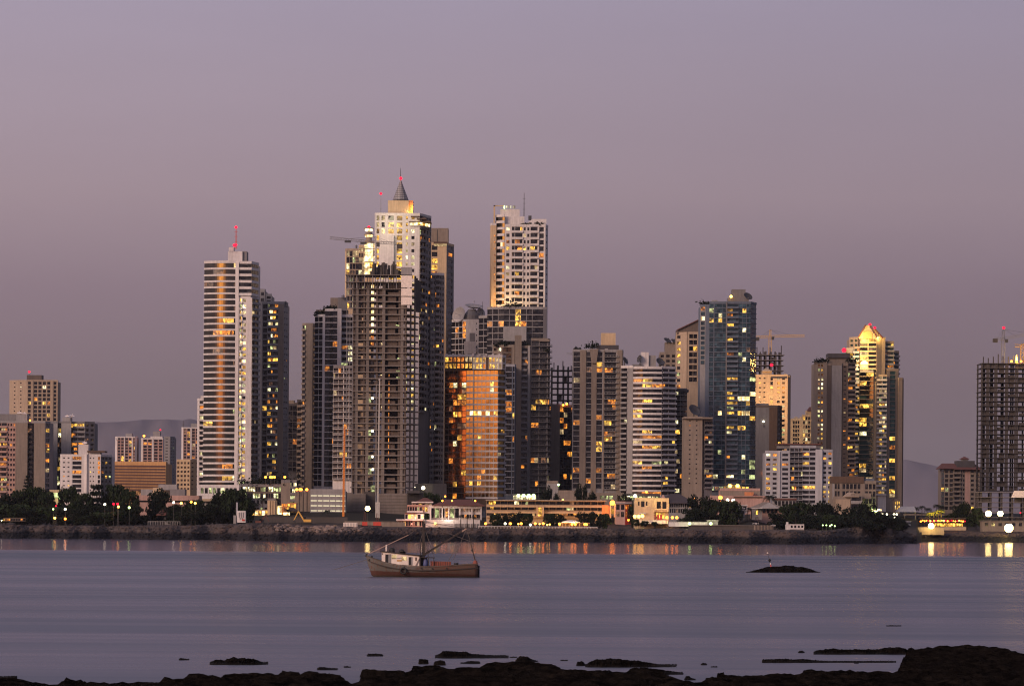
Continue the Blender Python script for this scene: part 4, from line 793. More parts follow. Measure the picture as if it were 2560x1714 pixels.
B.block([(2119, -.5), (2138, 1)], 908, None, 'b1:1/tan!.12o', 11.4, nf=25); B.box('penthouse', 2069, 2127, 893, 909, 'tan', 2, 12); B.box('roof_block', 2070, 2125, 883, 894, 'grey_dark', 1, 12)
B.plants(2038, 2068, 906, 2.2, 0, 9); B.plants(2120, 2138, 906, 2.6, -1, 5)
B.litat('2060,947,w 2060,959,w 2049,970,w 2060,970,w 2060,1004,o 2048,1026,w 2060,1026,w 2049,1037,g 2060,1048,o 2060,1060,w 2060,1072,w 2060,1083,y 2058,1116,w 2058,1128,y 2123,1004,o 2122,968,o 2105,1116,o 2122,1116,y'); B.done()
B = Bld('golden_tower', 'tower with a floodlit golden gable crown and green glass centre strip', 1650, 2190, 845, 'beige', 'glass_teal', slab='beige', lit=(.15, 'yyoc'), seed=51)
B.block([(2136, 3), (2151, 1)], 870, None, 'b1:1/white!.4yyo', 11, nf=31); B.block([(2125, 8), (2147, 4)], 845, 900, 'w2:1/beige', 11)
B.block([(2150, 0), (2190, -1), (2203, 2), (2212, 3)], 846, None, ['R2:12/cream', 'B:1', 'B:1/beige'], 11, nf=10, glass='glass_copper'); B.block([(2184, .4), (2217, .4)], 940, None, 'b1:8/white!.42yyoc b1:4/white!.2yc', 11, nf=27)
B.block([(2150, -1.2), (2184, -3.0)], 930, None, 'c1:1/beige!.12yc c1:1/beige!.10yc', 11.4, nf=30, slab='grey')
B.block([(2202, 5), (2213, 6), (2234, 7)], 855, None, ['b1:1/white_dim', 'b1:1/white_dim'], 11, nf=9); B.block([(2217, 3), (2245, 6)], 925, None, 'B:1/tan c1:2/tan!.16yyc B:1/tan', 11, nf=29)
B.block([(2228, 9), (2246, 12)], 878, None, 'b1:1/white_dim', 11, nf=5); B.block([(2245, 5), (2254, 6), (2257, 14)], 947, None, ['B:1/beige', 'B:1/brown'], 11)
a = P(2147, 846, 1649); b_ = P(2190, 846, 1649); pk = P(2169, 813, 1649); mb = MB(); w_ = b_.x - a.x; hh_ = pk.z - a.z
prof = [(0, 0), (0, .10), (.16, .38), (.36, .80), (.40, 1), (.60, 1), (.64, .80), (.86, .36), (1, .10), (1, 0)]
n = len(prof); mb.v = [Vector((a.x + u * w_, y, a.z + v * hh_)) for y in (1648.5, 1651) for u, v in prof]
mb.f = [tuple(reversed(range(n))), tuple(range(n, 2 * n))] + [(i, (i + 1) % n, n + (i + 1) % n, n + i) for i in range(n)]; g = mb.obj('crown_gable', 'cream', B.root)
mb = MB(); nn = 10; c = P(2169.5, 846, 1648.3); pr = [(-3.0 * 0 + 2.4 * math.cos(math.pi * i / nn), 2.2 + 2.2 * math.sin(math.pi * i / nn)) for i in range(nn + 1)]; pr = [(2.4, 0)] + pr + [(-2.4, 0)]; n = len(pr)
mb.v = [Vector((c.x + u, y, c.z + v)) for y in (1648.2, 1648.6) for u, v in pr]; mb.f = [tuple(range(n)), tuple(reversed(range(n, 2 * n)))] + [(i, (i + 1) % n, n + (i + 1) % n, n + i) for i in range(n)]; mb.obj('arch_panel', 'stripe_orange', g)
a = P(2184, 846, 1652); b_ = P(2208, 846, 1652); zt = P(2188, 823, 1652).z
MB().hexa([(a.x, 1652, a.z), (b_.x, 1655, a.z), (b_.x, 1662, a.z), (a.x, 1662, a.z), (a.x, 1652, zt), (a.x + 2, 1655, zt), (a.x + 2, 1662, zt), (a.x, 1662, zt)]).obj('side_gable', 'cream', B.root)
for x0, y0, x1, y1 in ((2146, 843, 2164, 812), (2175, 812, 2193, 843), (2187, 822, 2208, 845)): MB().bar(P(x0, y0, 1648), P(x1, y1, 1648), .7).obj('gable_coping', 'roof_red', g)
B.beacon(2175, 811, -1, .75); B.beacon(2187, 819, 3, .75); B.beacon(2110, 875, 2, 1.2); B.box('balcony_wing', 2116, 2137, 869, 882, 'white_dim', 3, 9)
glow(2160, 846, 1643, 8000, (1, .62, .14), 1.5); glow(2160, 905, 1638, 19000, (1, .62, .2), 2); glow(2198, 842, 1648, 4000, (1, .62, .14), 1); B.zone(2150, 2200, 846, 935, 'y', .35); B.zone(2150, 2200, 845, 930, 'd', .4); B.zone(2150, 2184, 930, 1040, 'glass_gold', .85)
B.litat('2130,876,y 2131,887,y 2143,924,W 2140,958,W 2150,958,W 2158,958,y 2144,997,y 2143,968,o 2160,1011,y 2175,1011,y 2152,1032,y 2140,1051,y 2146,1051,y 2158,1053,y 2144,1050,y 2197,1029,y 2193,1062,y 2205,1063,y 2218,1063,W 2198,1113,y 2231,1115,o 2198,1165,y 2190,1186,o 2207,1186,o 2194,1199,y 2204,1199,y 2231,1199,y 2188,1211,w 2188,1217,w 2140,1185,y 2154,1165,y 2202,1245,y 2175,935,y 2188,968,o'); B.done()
B = Bld('low_terraces', 'stepped beige terraces with a long brown roof at the foot of the golden tower', 1440, 2130, 1190, 'tan', lit=(.03, 'y'), cap=60)
B.block([(2081, 3), (2190, 3)], 1206, None, 'B:1/white_dim W2:3 B:1 W5:10 B:2 W3:6', 18, nf=3, depth=14); B.box('roof', 2080, 2160, 1190, 1206, 'brown', 2, 14); B.box('glass_parapet', 2160, 2186, 1195, 1206, 'grey_blue', 3, 12)
B.block([(2083, -8), (2127, -8)], 1247, None, 'B:1', 20, depth=8); B.block([(2127, -9), (2155, -9)], 1238, None, 'b1:1/white_dim', 20, nf=3, depth=8); B.hip('gable_roof', 2112, 2148, 1230, 1240, 'beige', -10, 0, .2); B.box('terrace_slab', 2150, 2178, 1232, 1246, 'tan', -4, 4); B.box('terrace_wall', 2090, 2126, 1247, 1285, 'beige', -10, -8); B.done()
B = Bld('hotel_tower', 'tan tower with a wide hipped roof and cupola standing alone at right', 1800, 2410, 1169, 'tan', lit=(.02, 'y'), cap=100, seed=61)
B.block([(2355, 6), (2362, 1), (2386, 0), (2387, -1), (2400, -1), (2412, 0), (2425, 0), (2448, 0), (2454, 3)], 1172, None, ['c1:1/teal', 'W2:1', None, 'b1:1', 'w2:1', 'B:1/pink', 'w2:1', 'W1:1'], 11.4, nf=9, par=.3)
B.hip('roof', 2349, 2400, 1157, 1170, 'roof_red', -2, 14, .3); B.hip('roof', 2386, 2456, 1158, 1172, 'roof_red', -3, 14, .3); B.box('penthouse', 2392, 2437, 1151, 1167, 'grey_dark', 0, 10); B.box('cupola', 2405, 2421, 1145, 1152, 'white_dim', 3, 8); B.hip('cupola_roof', 2403, 2423, 1140, 1146, 'roof_red', 2, 9, .05); B.litat('2362,1221,y'); B.done()
# ------------------------------------------------------------------ buildings under construction and cranes
def frame(name, label, D, x0, x1, ytop, ybot, pitch, cols, depth, m='concrete', side=0, infill=0, ragged=0, cat='unfinished building', core=None, slab=.32, rnd=None, scaff=True, rebar=0, bays_y=(0, .5, 1), im='concrete_dark'):
    rnd = rnd or random.Random(int(x0)); zt = P(x0, ytop, D).z; zb = P(x0, ybot, D).z if ybot else TZ(D) - 1; X = lambda x: P(x, ytop, D).x
    rt = thing(name, label, cat, (X((x0 + x1) / 2), D + depth / 2, zb)); ph = pitch * D / F; n = int((zt - zb) / ph + .5)
    for k in range(n + 1):
        z = zt - k * ph; a, b = X(x0), X(x1)
        if z < zb - .5: break
        e0, e1 = rnd.uniform(-.1, .5), rnd.uniform(-.1, .5)
        mb = MB().box(a - e0, b + e1, D, D + depth, z - slab, z)
        if side: mb = MB().prism([(a - e0, D), (b + e1, D), (b + e1 + side, D + depth * .8), (b + e1 + side, D + depth), (a - e0, D + depth)], z - slab, z)
        mb.obj('floor_slab', 'slab_pale' if x0 == 881 else m, rt)
    for x in cols:
        for v in bays_y:
            w = .9 if v == 0 else .8; MB().box(X(x) - w / 2, X(x) + w / 2, D + .9 + v * (depth - 2.6), D + .9 + v * (depth - 2.6) + .8, zb, zt + (rnd.uniform(.5, 2.5) if ragged else -slab)).obj('column', 'concrete_dark' if x0 != 881 else 'tan_dark', rt)
    if side:
        for v in (.35, .7): MB().box(X(x1) + side * v - .4, X(x1) + side * v + .4, D + depth * v * .8, D + depth * v * .8 + .8, zb, zt - slab).obj('column', m, rt)
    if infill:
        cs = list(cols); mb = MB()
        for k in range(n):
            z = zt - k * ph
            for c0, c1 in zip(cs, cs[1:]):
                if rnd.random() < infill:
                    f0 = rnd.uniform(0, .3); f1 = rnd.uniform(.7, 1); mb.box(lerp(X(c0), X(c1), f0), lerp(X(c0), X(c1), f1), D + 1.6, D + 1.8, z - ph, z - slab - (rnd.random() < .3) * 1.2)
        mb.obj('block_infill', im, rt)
    if core: MB().box(X(core[0]), X(core[1]), D + depth * .4, D + depth * .9, zb, zt - 1).obj('lift_core', 'concrete_dark', rt)
    if rebar:
        for j in range(rebar):
            x = lerp(X(x0) + 1, X(x1) - 1, j / max(1, rebar - 1)) + rnd.uniform(-.5, .5); MB().box(x - .25, x + .25, D + 2, D + 2.5, zt, zt + rnd.uniform(2, 6)).obj('column_stub', 'mast_brown', rt)
    return rt, X, zt, zb, ph, n
# the big one in the middle
D = 1440
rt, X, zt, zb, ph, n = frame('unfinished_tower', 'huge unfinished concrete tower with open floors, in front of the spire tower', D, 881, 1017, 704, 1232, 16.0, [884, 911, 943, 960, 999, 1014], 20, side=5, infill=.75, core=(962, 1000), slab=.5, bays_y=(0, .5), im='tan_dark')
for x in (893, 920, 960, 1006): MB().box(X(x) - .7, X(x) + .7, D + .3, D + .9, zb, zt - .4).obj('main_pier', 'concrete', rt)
mb = MB().box(X(964), X(996), D + 6, D + 6.4, zb, zt - .4).obj('dark_back_sheet', 'black', rt)  # black sheet behind the open floors for a dark interior
for k in range(33):   # hoist shaft openings, lit from inside
    z = zt - k * ph - 1.0; m = 'lit_W' if k < 8 else ('lit_o' if k < 10 else 'glass')
    MB().box(X(928), X(935), D + 1.3, D + 1.5, z - 1.7, z - .3).obj('shaft_window', m, rt)
    if 13 < k < 28: MB().box(X(973.3), X(975), D + .7, D + .9, z - 1.9, z - .2).obj('stair_light', 'lit_o', rt)
for x, y in ((994, 813), (995, 927), (995, 943), (998, 896)): c = P(x, y, D + 1); MB().box(c.x - .8, c.x + .8, D + .9, D + 1.1, c.z - .5, c.z + .3).obj('work_light', 'lit_g', rt)
for x, y in ((931, 995), (931, 1077), (931, 1141), (932, 1173)):
    c = P(x, y, D - .6); o = MB().ball(c, .55).obj('work_lamp', 'lamp_white', rt, True)
    MB().box(c.x - 2.6, c.x - .7, D + 1.0, D + 1.2, c.z - 2.2, c.z + .6).obj('lit_panel', 'lit_g', rt)
# formwork levels and top crane deck
rnd = random.Random(3)
for lv, (ya, yb_) in enumerate(((686, 704), (704, 720))):
    for i in range(22):
        x = 872 + i * 6.6; a = P(x, yb_, D - .8); b = P(x, ya, D - .8); MB().bar(a, (a.x, a.y, b.z), .35).obj('formwork_prop', 'mast_brown' if i % 3 else 'steel_grey', rt)
    a = P(864, ya, D - 1); b = P(1000, ya, D - 1); MB().box(a.x, b.x, D - 1.6, D + 14, a.z - .3, a.z).obj('formwork_deck', 'concrete', rt)
mb = MB()
for i in range(70):
    x = rnd.uniform(929, 1030); y0 = rnd.uniform(652, 676) if x < 990 else rnd.uniform(672, 684); a = P(x, 688, D + rnd.uniform(0, 8)); b = P(x, y0, D); w = rnd.uniform(.3, 1.6)
    mb.box(a.x - w / 2, a.x + w / 2, a.y, a.y + w, a.z, b.z)
mb.obj('stacked_formwork', 'concrete_dark', rt)
for (x0, x1, y0, y1) in ((1003, 1030, 689, 719), (1003, 1030, 721, 740), (1003, 1030, 742, 762), (1003, 1030, 668, 687)):
    a = P(x0, y0, D - 1.8); b = P(x1, y1, D - 1.8); MB().box(a.x, b.x, D - 2.1, D - 1.7, b.z, a.z).obj('white_screen', 'board_white' if y0 > 680 else 'white_dim', rt)
for i in range(4): a = P(1036 + i * 4, 690 + i * 5, D + 4); b = P(1040 + i * 4, 780, D + 4); MB().box(a.x, a.x + .9, D + 3 + i, D + 4 + i, b.z, a.z).obj('side_screen', 'grey_dark', rt)
mb = MB()
for i in range(9): a = P(868 + i * 1.0, 688, D); x = a.x; 
for k in range(28): z = zt - k * ph * 1.02; mb.bar((X(868), D - 1, z), (X(884), D - 1, z), .18)
for x in (868, 876, 883): mb.bar((X(x), D - 1, zb), (X(x), D - 1, zt + 3), .2)
mb.obj('scaffold', 'steel_grey', rt)
# podium
z1 = P(870, 1231, D - 6).z
for (x0, x1, d) in ((868, 882, -6), (882, 898, -7), (898, 914, -7), (942, 1017, -7), (1017, 1040, -3)):
    MB().box(P(x0, 1231, D + d).x, P(x1, 1231, D + d).x, D + d, D + d + 8, P(x0, 1286, D).z, P(x0, 1231 if d > -6.5 else 1234, D).z).obj('podium_wall', 'concrete', rt)
mb = MB()
for k in range(7): z = z1 - 1.2 - k * 1.45; mb.box(P(882, 1231, D - 7.1).x, P(1016, 1231, D - 7.1).x, D - 7.12, D - 6.98, z - .1, z)
mb.obj('form_joints', 'concrete_dark', rt)
MB().box(X(914), X(942), D - 3, D - 2.5, P(914, 1290, D).z, P(914, 1228, D).z).obj('shaft_wall', 'concrete_dark', rt)
for x in (905, 985, 1005, 1030): MB().box(X(x) - 1.2, X(x) + 1.2, D - 6, D, TZ(D) - 8, P(x, 1286, D).z).obj('podium_leg', 'concrete', rt)
c = P(932, 1220, D - 2.6); MB().box(c.x - .9, c.x + .9, D - 3.3, D - 3, c.z - 1.6, c.z + 1.4).obj('lit_panel', 'lit_g', rt)
# open skeletons
frame('open_skeleton', 'small open concrete skeleton with the sky showing through, centre right', 1640, 1379, 1434, 924, 1030, 15, [1380, 1395, 1409, 1421, 1433], 14, 'concrete_dark', ragged=1, rebar=3, infill=.1)
frame('open_skeleton', 'unfinished storeys under the yellow crane, behind the gabled cream tower', 1900, 1889, 1960, 886, 1100, 13, [1890, 1903, 1915, 1928, 1940, 1952], 14, 'concrete', ragged=1, infill=.25, rebar=5, cat='unfinished building')
MB().ball(P(1929, 912, 1898), 1.0).obj('beacon_lamp', 'lamp_red', bpy.data.objects['open_skeleton.001'], True)
rt, X, zt, zb, ph, n = frame('unfinished_tower', 'tall unfinished tower skeleton with yellow work lights on top, at the right edge', 1700, 2455, 2600, 907, 1226, 11.8, [2456, 2469, 2473, 2489, 2493, 2516, 2520, 2540, 2545, 2570, 2598], 18, infill=.5, rebar=12, side=0, bays_y=(0, 1), slab=.3, im='concrete_dark', m='concrete_dark')
for x in (2528, 2541, 2552, 2565): MB().ball((X(x), 1699, zt + 1.0), .6).obj('work_lamp', 'lamp_orange', rt, True)
a = P(2541, 907, 1701); MB().bar(a, (a.x, a.y, P(2541, 886, 1701).z), 1.4, .4).obj('lit_hoarding', 'stripe_orange', rt)
l = bpy.data.lights.new('work_glow', 'POINT'); l.energy = 9000; l.color = (1, .6, .15); l.shadow_soft_size = 1; lo = bpy.data.objects.new('work_glow', l); C.objects.link(lo); lo.location = (X(2545), 1699, zt + 2.5)
rt, X, zt, zb, ph, n = frame('open_skeleton', 'low pale green framed skeleton lit by floodlights at the right edge', 1560, 2446, 2600, 1229, 1306, 12.5, [2446, 2453, 2478, 2505, 2532, 2560, 2590], 16, 'concrete', infill=.1, bays_y=(0, .5))
a = P(2528, 1226, 1558); MB().hexa([(a.x, 1557, a.z - 3.4), (a.x + 12, 1557, a.z - 3.4), (a.x + 12, 1558, a.z - 3.4), (a.x, 1558, a.z - 3.4), (a.x + 1.4, 1557, a.z), (a.x + 12, 1557, a.z), (a.x + 12, 1558, a.z), (a.x + 1.4, 1558, a.z)]).obj('white_canopy', 'board_white', rt)
# cranes
def lattice(mb, p, q, w, t=.16, n=None):
    p, q = Vector(p), Vector(q); d = q - p; L_ = d.length; dn = d.normalized(); u = dn.cross(Vector((0, 1, 0))).normalized(); v = dn.cross(u); n = n or int(L_ / (w * 1.1)); cs = [u * w / 2 + v * w / 2, -u * w / 2 + v * w / 2, -u * w / 2 - v * w / 2, u * w / 2 - v * w / 2]
    for c in cs: mb.bar(p + c, q + c, t)
    for k in range(n):
        a, b = p + d * k / n, p + d * (k + 1) / n
        for i in range(4): j = (i + 1) % 4; mb.bar(a + cs[i], b + cs[j], t * .7)
def crane(label, D, x, ybase, yj, ytop, xl, yl, xr, yr, m, w=1.6, tie=(.35, .7), lamp=None, counter='r'):
    b = P(x, ybase, D); z = P(x, yj, D).z; zt = P(x, ytop, D).z; rt = thing('tower_crane', label, 'crane', b)
    mb = MB(); lattice(mb, b, (b.x, b.y, z), w); mb.obj('mast', m, rt)
    mb = MB(); l = P(xl, yl, D); r = P(xr, yr, D); c = Vector((b.x, D - 1, z)); l.y = r.y = D - 1; lattice(mb, c, l, w * .75, .15); mb.obj('jib', m, rt)
    mb = MB(); lattice(mb, c, r, w * .75, .15); mb.obj('counter_jib' , m, rt)
    mb = MB(); lattice(mb, c, (b.x, D - 1, zt), w * .6); mb.obj('tower_peak', m, rt)
    mb = MB(); tp = Vector((b.x, D - 1, zt))
    for e in (l, r):
        for f in tie: mb.bar(tp, c.lerp(e, f), .09)
    mb.obj('tie_bars', 'steel_dark', rt)
    cw = r if counter == 'r' else l; k = c.lerp(cw, .9); MB().box(k.x - 1.3, k.x + 1.3, D - 1.8, D - .2, k.z - 2.2, k.z - .1).obj('counterweight', 'concrete_dark', rt)
    MB().box(c.x + .8, c.x + 2.3, D - 2.2, D - .8, c.z - 2.1, c.z - .2).obj('operator_cab', 'steel_dark', rt)
    if lamp: MB().ball(tp + Vector((0, 0, .8)), lamp).obj('beacon_lamp', 'lamp_red', rt, True)
    return rt, c, l, r
rt, c, l, r = crane('grey tower crane pointing left above the huge unfinished tower', 1450, 937, 660, 606, 592, 825, 595, 1006, 610, 'steel_grey', 1.4)
for f in (.25, .6): k = c.lerp(l, f); MB().box(k.x - 1.5, k.x + 1.5, k.y - .6, k.y + .6, k.z - 1.4, k.z - .4).obj('trolley', 'steel_dark', rt)
crane('yellow tower crane over the unfinished storeys, long jib to the right', 1905, 1925, 890, 841, 824, 2011, 839, 1889, 843, 'crane_yellow', 1.6, counter='r')
crane('grey tower crane with a red lamp on its peak near the right edge', 1705, 2508, 907, 847, 823, 2600, 828, 2485, 846, 'steel_grey', 1.7, lamp=.8)
crane('pale yellow crane half cut by the right edge, beside the lit tower top', 1712, 2556, 907, 865, 858, 2536, 864, 2600, 866, 'crane_yellow', 2.0)
crane('small far crane jib left of the dark pier tower', 2100, 1444, 905, 885, 881, 1416, 884, 1460, 885, 'steel_grey', 1.4)
# slender site masts in front
def mast(label, name, D, x, y0, y1, x0, m, w, cat='mast'):
    a = P(x, y1, D); b = P(x0, y0, D); rt = thing(name, label, cat, a); MB().bar(a, b, w, w * .75).obj('pole', m, rt); return rt, a, b
rt, a, b = mast('tall slim orange piling mast left of the huge unfinished tower', 'piling_mast', 1385, 858, 1066, 1305, 861.5, 'crane_orange', 1.0)
mb = MB()
for k in range(40): z = lerp(a.z, b.z, k / 40); mb.bar((lerp(a.x, b.x, k / 40) - .55, a.y - .5, z), (lerp(a.x, b.x, k / 40) + .55, a.y - .5, z + 1), .14)
mb.obj('ladder', 'crane_orange', rt); MB().box(a.x - 1.5, a.x + 1.5, a.y - 1.5, a.y + 1.5, a.z - 1, a.z + 1.5).obj('base_frame', 'steel_dark', rt)
rt, a, b = mast('tall thin pale hoist mast in front of the huge unfinished tower', 'hoist_mast', 1395, 944, 949, 1282, 949, 'crane_white', .7)
MB().ball(b, .5).obj('mast_head', 'crane_white', rt); MB().box(a.x - 1, a.x + 1, a.y - 1.2, a.y + .5, a.z - 3, a.z + 5).obj('hoist_cage', 'crane_white', rt); a2 = P(941, 960, 1395); MB().bar((a.x - .9, a.y, a.z + 2), a2, .25).obj('guide_rail', 'steel_grey', rt)
# ------------------------------------------------------------------ trees and palms
def crown_mesh(nm, kind, seed, mat='leaf_dark', size=.42):
    r = random.Random(seed); mb = MB()
    if kind == 'tiered':
        cl = [((0, 0, .15 + .13 * k), (.95 - .12 * k, .95 - .12 * k, .035), 260 - 25 * k) for k in range(6)]
    else:
        n = 30; cl = []
        for k in range(n):
            a = r.random() * 6.28; q = r.random() ** .5 * .68; z = r.uniform(.16, .88); q *= (1 - abs(z - .5) * .8)
            cl.append(((q * math.cos(a), q * math.sin(a), z), (r.uniform(.17, .34),) * 2 + (r.uniform(.10, .2),), 90))
    for c, s_, n in cl:
        for j in range(n):
            v = Vector((r.gauss(0, 1), r.gauss(0, 1), r.gauss(0, 1))); v = v.normalized() * r.uniform(.5, 1.0)
            leaf(mb, Vector((c[0] + v.x * s_[0], c[1] + v.y * s_[1], c[2] + v.z * s_[2])), r.uniform(.03, .075) * size / .42, r)
    me = bpy.data.meshes.new(nm); me.from_pydata([tuple(v) for v in mb.v], [], mb.f); me.materials.append(MATS[mat]); return me
CR = {('round', i): crown_mesh('crown', 'round', i, ['leaf_dark', 'leaf_mid', 'leaf_dark'][i]) for i in range(3)}
CR[('tiered', 0)] = crown_mesh('crown', 'tiered', 9)
tr_ = MB()
for k in range(5):
    a = k * 1.3; tr_.bar((0, 0, .2 + .05 * k), (.45 * math.cos(a), .45 * math.sin(a), .55 + .06 * k), .05, .02)
tr_.lathe((0, 0, 0), [(.05, -.1), (.04, .2), (.03, .5), (.012, .8)], 8)
TRK = bpy.data.meshes.new('trunk'); TRK.from_pydata([tuple(v) for v in tr_.v], [], tr_.f); TRK.materials.append(MATS['mast_brown'])
def tree(px, ytop, wpx, D, label, kind='round', ybase=None, name='tree', group=None, i=None, name2='leafy_tree'):
    X = P(px, ytop, D); z0 = (P(px, ybase, D).z if ybase else TZ(D) - .3); h = X.z - z0; w = wpx * D / F
    rt = thing('conifer' if kind == 'tiered' else name2, label, 'tree', (X.x, D, z0), group)
    me = CR[(kind, 0 if kind == 'tiered' else (int(px) % 3 if i is None else i))]
    o = bpy.data.objects.new('crown', me); C.objects.link(o); o.parent = rt; o.scale = (w * .80, w * .7, h * 1.12); o.rotation_euler = (0, 0, px * .7)
    o = bpy.data.objects.new('trunk', TRK); C.objects.link(o); o.parent = rt; o.scale = (h * .5, h * .5, h)
    return rt
def palm_meshes(seed, mat='leaf_dark'):
    r = random.Random(seed); mb = MB(); nf = 15
    for k in range(nf):
        a = k * 6.283 / nf + r.uniform(-.2, .2); up = r.uniform(.1, 1.0); L_ = r.uniform(.85, 1.1); p = Vector((0, 0, 0)); d = Vector((math.cos(a), math.sin(a), up)); pts = [p.copy()]
        for j in range(8): p = p + d.normalized() * L_ / 8; d.z -= .33; pts.append(p.copy())
        sd = Vector((-math.sin(a), math.cos(a), 0))
        for j in range(8):
            q0, q1 = pts[j], pts[j + 1]; wd_ = .26 * math.sin(math.pi * (j + 1) / 9.5)
            for sg in (-1, 1):
                for e in (0, .5):
                    b0 = q0.lerp(q1, e); b1 = q0.lerp(q1, e + .38); t_ = b0.lerp(b1, .5) + sd * sg * wd_ + (q1 - q0) * 1.0 - Vector((0, 0, .10)); n = len(mb.v); mb.v += [b0, b1, t_]; mb.f.append((n, n + 1, n + 2))
    me = bpy.data.meshes.new('fronds'); me.from_pydata([tuple(v) for v in mb.v], [], mb.f); me.materials.append(MATS[mat]); return me
PF = [palm_meshes(1), palm_meshes(2)]; PFw = palm_meshes(3, 'leaf_palm_lit')  # palms lit from below get a brighter leaf colour than the dark ones
def palm(px, ytop, D, label, r=3.0, ybase=None, group=None, lit=False):
    X = P(px, ytop, D); z0 = P(px, ybase, D).z if ybase else TZ(D) - .3; z1 = X.z - r * .45; rt = thing('palm_tree', label, 'palm tree', (X.x, D, z0), group)
    o = bpy.data.objects.new('crown', PFw if lit else PF[int(px) % 2]); C.objects.link(o); o.parent = rt; o.location = (0, 0, z1 - z0); o.scale = (r,) * 3; o.rotation_euler = (0, 0, px)
    MB().lathe((X.x, D, z0), [(.28, -.3), (.2, (z1 - z0) * .5), (.15, z1 - z0)], 8).obj('trunk', 'mast_brown', rt); return rt
T = [(14, 1238, 66, 1345, 'bushy dark tree at the far left edge above the bank'), (52, 1229, 60, 1350, 'rounded dark tree, second from the left edge'), (88, 1221, 62, 1352, 'tall dark tree below the pale slab block'),
     (118, 1232, 50, 1340, 'dark tree just left of the bright green lit gap'), (172, 1220, 58, 1345, 'dark rounded tree in front of the white midrise, right of the lit gap'), (205, 1236, 56, 1340, 'lower spreading tree under the right half of the white midrise'),
     (292, 1216, 60, 1350, 'open crowned tree with small lights behind it, before the striped hall'), (322, 1230, 52, 1345, 'dark tree at the left end of the low pink building'), (345, 1268, 54, 1325, 'low bushy tree above the orange lit fire glow'), (40, 1262, 90, 1326, 'low wide dark thicket tree at far left above the bank'),
     (130, 1268, 90, 1324, 'low wide dark tree behind the small red lamp'), (225, 1268, 100, 1324, 'wide low tree left of the orange glow among the trees'), (300, 1272, 90, 1322, 'low spreading tree right of the orange glow'), (75, 1275, 80, 1318, 'squat dark bush tree left over the orange lit kiosk'), (180, 1275, 80, 1318, 'squat dark tree above the pair of orange lamps'), (265, 1280, 90, 1316, 'squat dark tree on the bank edge left of the white fence'),
     (408, 1234, 70, 1365, 'flat topped dark tree before the low pink building'), (440, 1262, 60, 1345, 'dark bush tree beside the red roofed hut'), (487, 1252, 62, 1340, 'dark tree left of the tall dense tree'), (510, 1262, 70, 1335, 'spreading dark tree left of the white signboard'), (470, 1275, 60, 1325, 'low dark tree over the white bank fence'),
     (583, 1227, 74, 1340, 'tall dense dark tree behind the white signboard'), (558, 1240, 56, 1338, 'dark tree leaning on the left of the tall dense tree'), (610, 1245, 46, 1342, 'dark tree to the right of the white signboard pole'),
     (1072, 1234, 30, 1400, 'small round tree behind the white clubhouse roof'), (1090, 1238, 26, 1402, 'smaller round tree right behind the clubhouse roof'), (1362, 1226, 36, 1420, 'dark round tree right of the white lit shopfront'), (1388, 1236, 26, 1418, 'small dark tree on the tan retaining block'),
     (1455, 1222, 34, 1425, 'thin crowned tree before the dark pier tower'), (1478, 1232, 30, 1425, 'small tree at the foot of the dark pier tower'), (1565, 1238, 44, 1400, 'dark tree left of the bright cream villa'), (1582, 1262, 26, 1365, 'narrow dark tree touching the villa wall'),
     (1752, 1248, 66, 1370, 'dense dark tree right of the hip roofed hall'), (1786, 1252, 60, 1372, 'dense dark tree in the clump left of the red lamps'), (1825, 1254, 56, 1372, 'domed dark tree in front of the peach wall'), (1722, 1275, 60, 1340, 'low dark tree above the lit sea wall'), (1770, 1280, 60, 1336, 'low dark tree above the right end of the sea wall'),
     (1975, 1262, 56, 1360, 'dark tree below the white terrace block'), (2008, 1258, 56, 1362, 'tall dark tree mid way under the white terrace block'), (2046, 1262, 60, 1360, 'broad dark tree right below the terrace block'), (2085, 1266, 56, 1362, 'dark tree left of the beige terrace wall'), (1950, 1285, 56, 1335, 'low dark tree left of the small white boat house'), (2030, 1288, 70, 1335, 'low dark tree above the small white boat house'), (2080, 1288, 60, 1335, 'low dark tree over the yellow lit posts'),
     (2135, 1268, 80, 1345, 'big dark domed tree on the headland'), (2175, 1264, 60, 1350, 'dark tree on the headland below the golden tower'), (2120, 1290, 80, 1330, 'wide low bush tree on the left of the headland'), (2195, 1284, 90, 1335, 'wide low bush tree on the top of the headland'), (2165, 1300, 90, 1325, 'lowest dark bush on the slope of the headland'), (2235, 1298, 60, 1335, 'dark bush at the seaward end of the headland')]
for a in T: tree(*a)
tree(243, 1206, 60, 1345, 'tiered dark conifer standing against the striped hall', 'tiered'); tree(70, 1185, 26, 1800, 'dim narrow tree rising before the pale slabs', 'tiered', ybase=1240); tree(1448, 1230, 28, 1415, 'small tiered conifer on the tan retaining block', 'tiered')
for q, (x, w) in enumerate(((1240, 34), (1262, 30), (1290, 34), (1318, 30), (1375, 34), (1400, 26), (1455, 30), (1485, 36), (1510, 34))):
    tree(x, 1284 + (x % 3), w, 1345, ORD[q] + ' low garden shrub between the long hotel and the pool terrace lamps', group='garden shrubs along the pool terrace', name2='garden_shrub')
for x, y, w, l in ((2394, 1268, 34, 'dark tree before the right hand hotel'), (2418, 1262, 40, 'taller dark tree at the right of the hotel foot'), (2440, 1272, 34, 'dark tree beside the green framed skeleton'), (2378, 1284, 34, 'low dark tree behind the beach bar'), (2425, 1290, 44, 'low dark tree between the beach bar and floodlights'), (2452, 1292, 26, 'small tree lit green by the floodlights')):
    tree(x, y, w, 1540, l, ybase=1318, i=1 if y == 1292 else None)
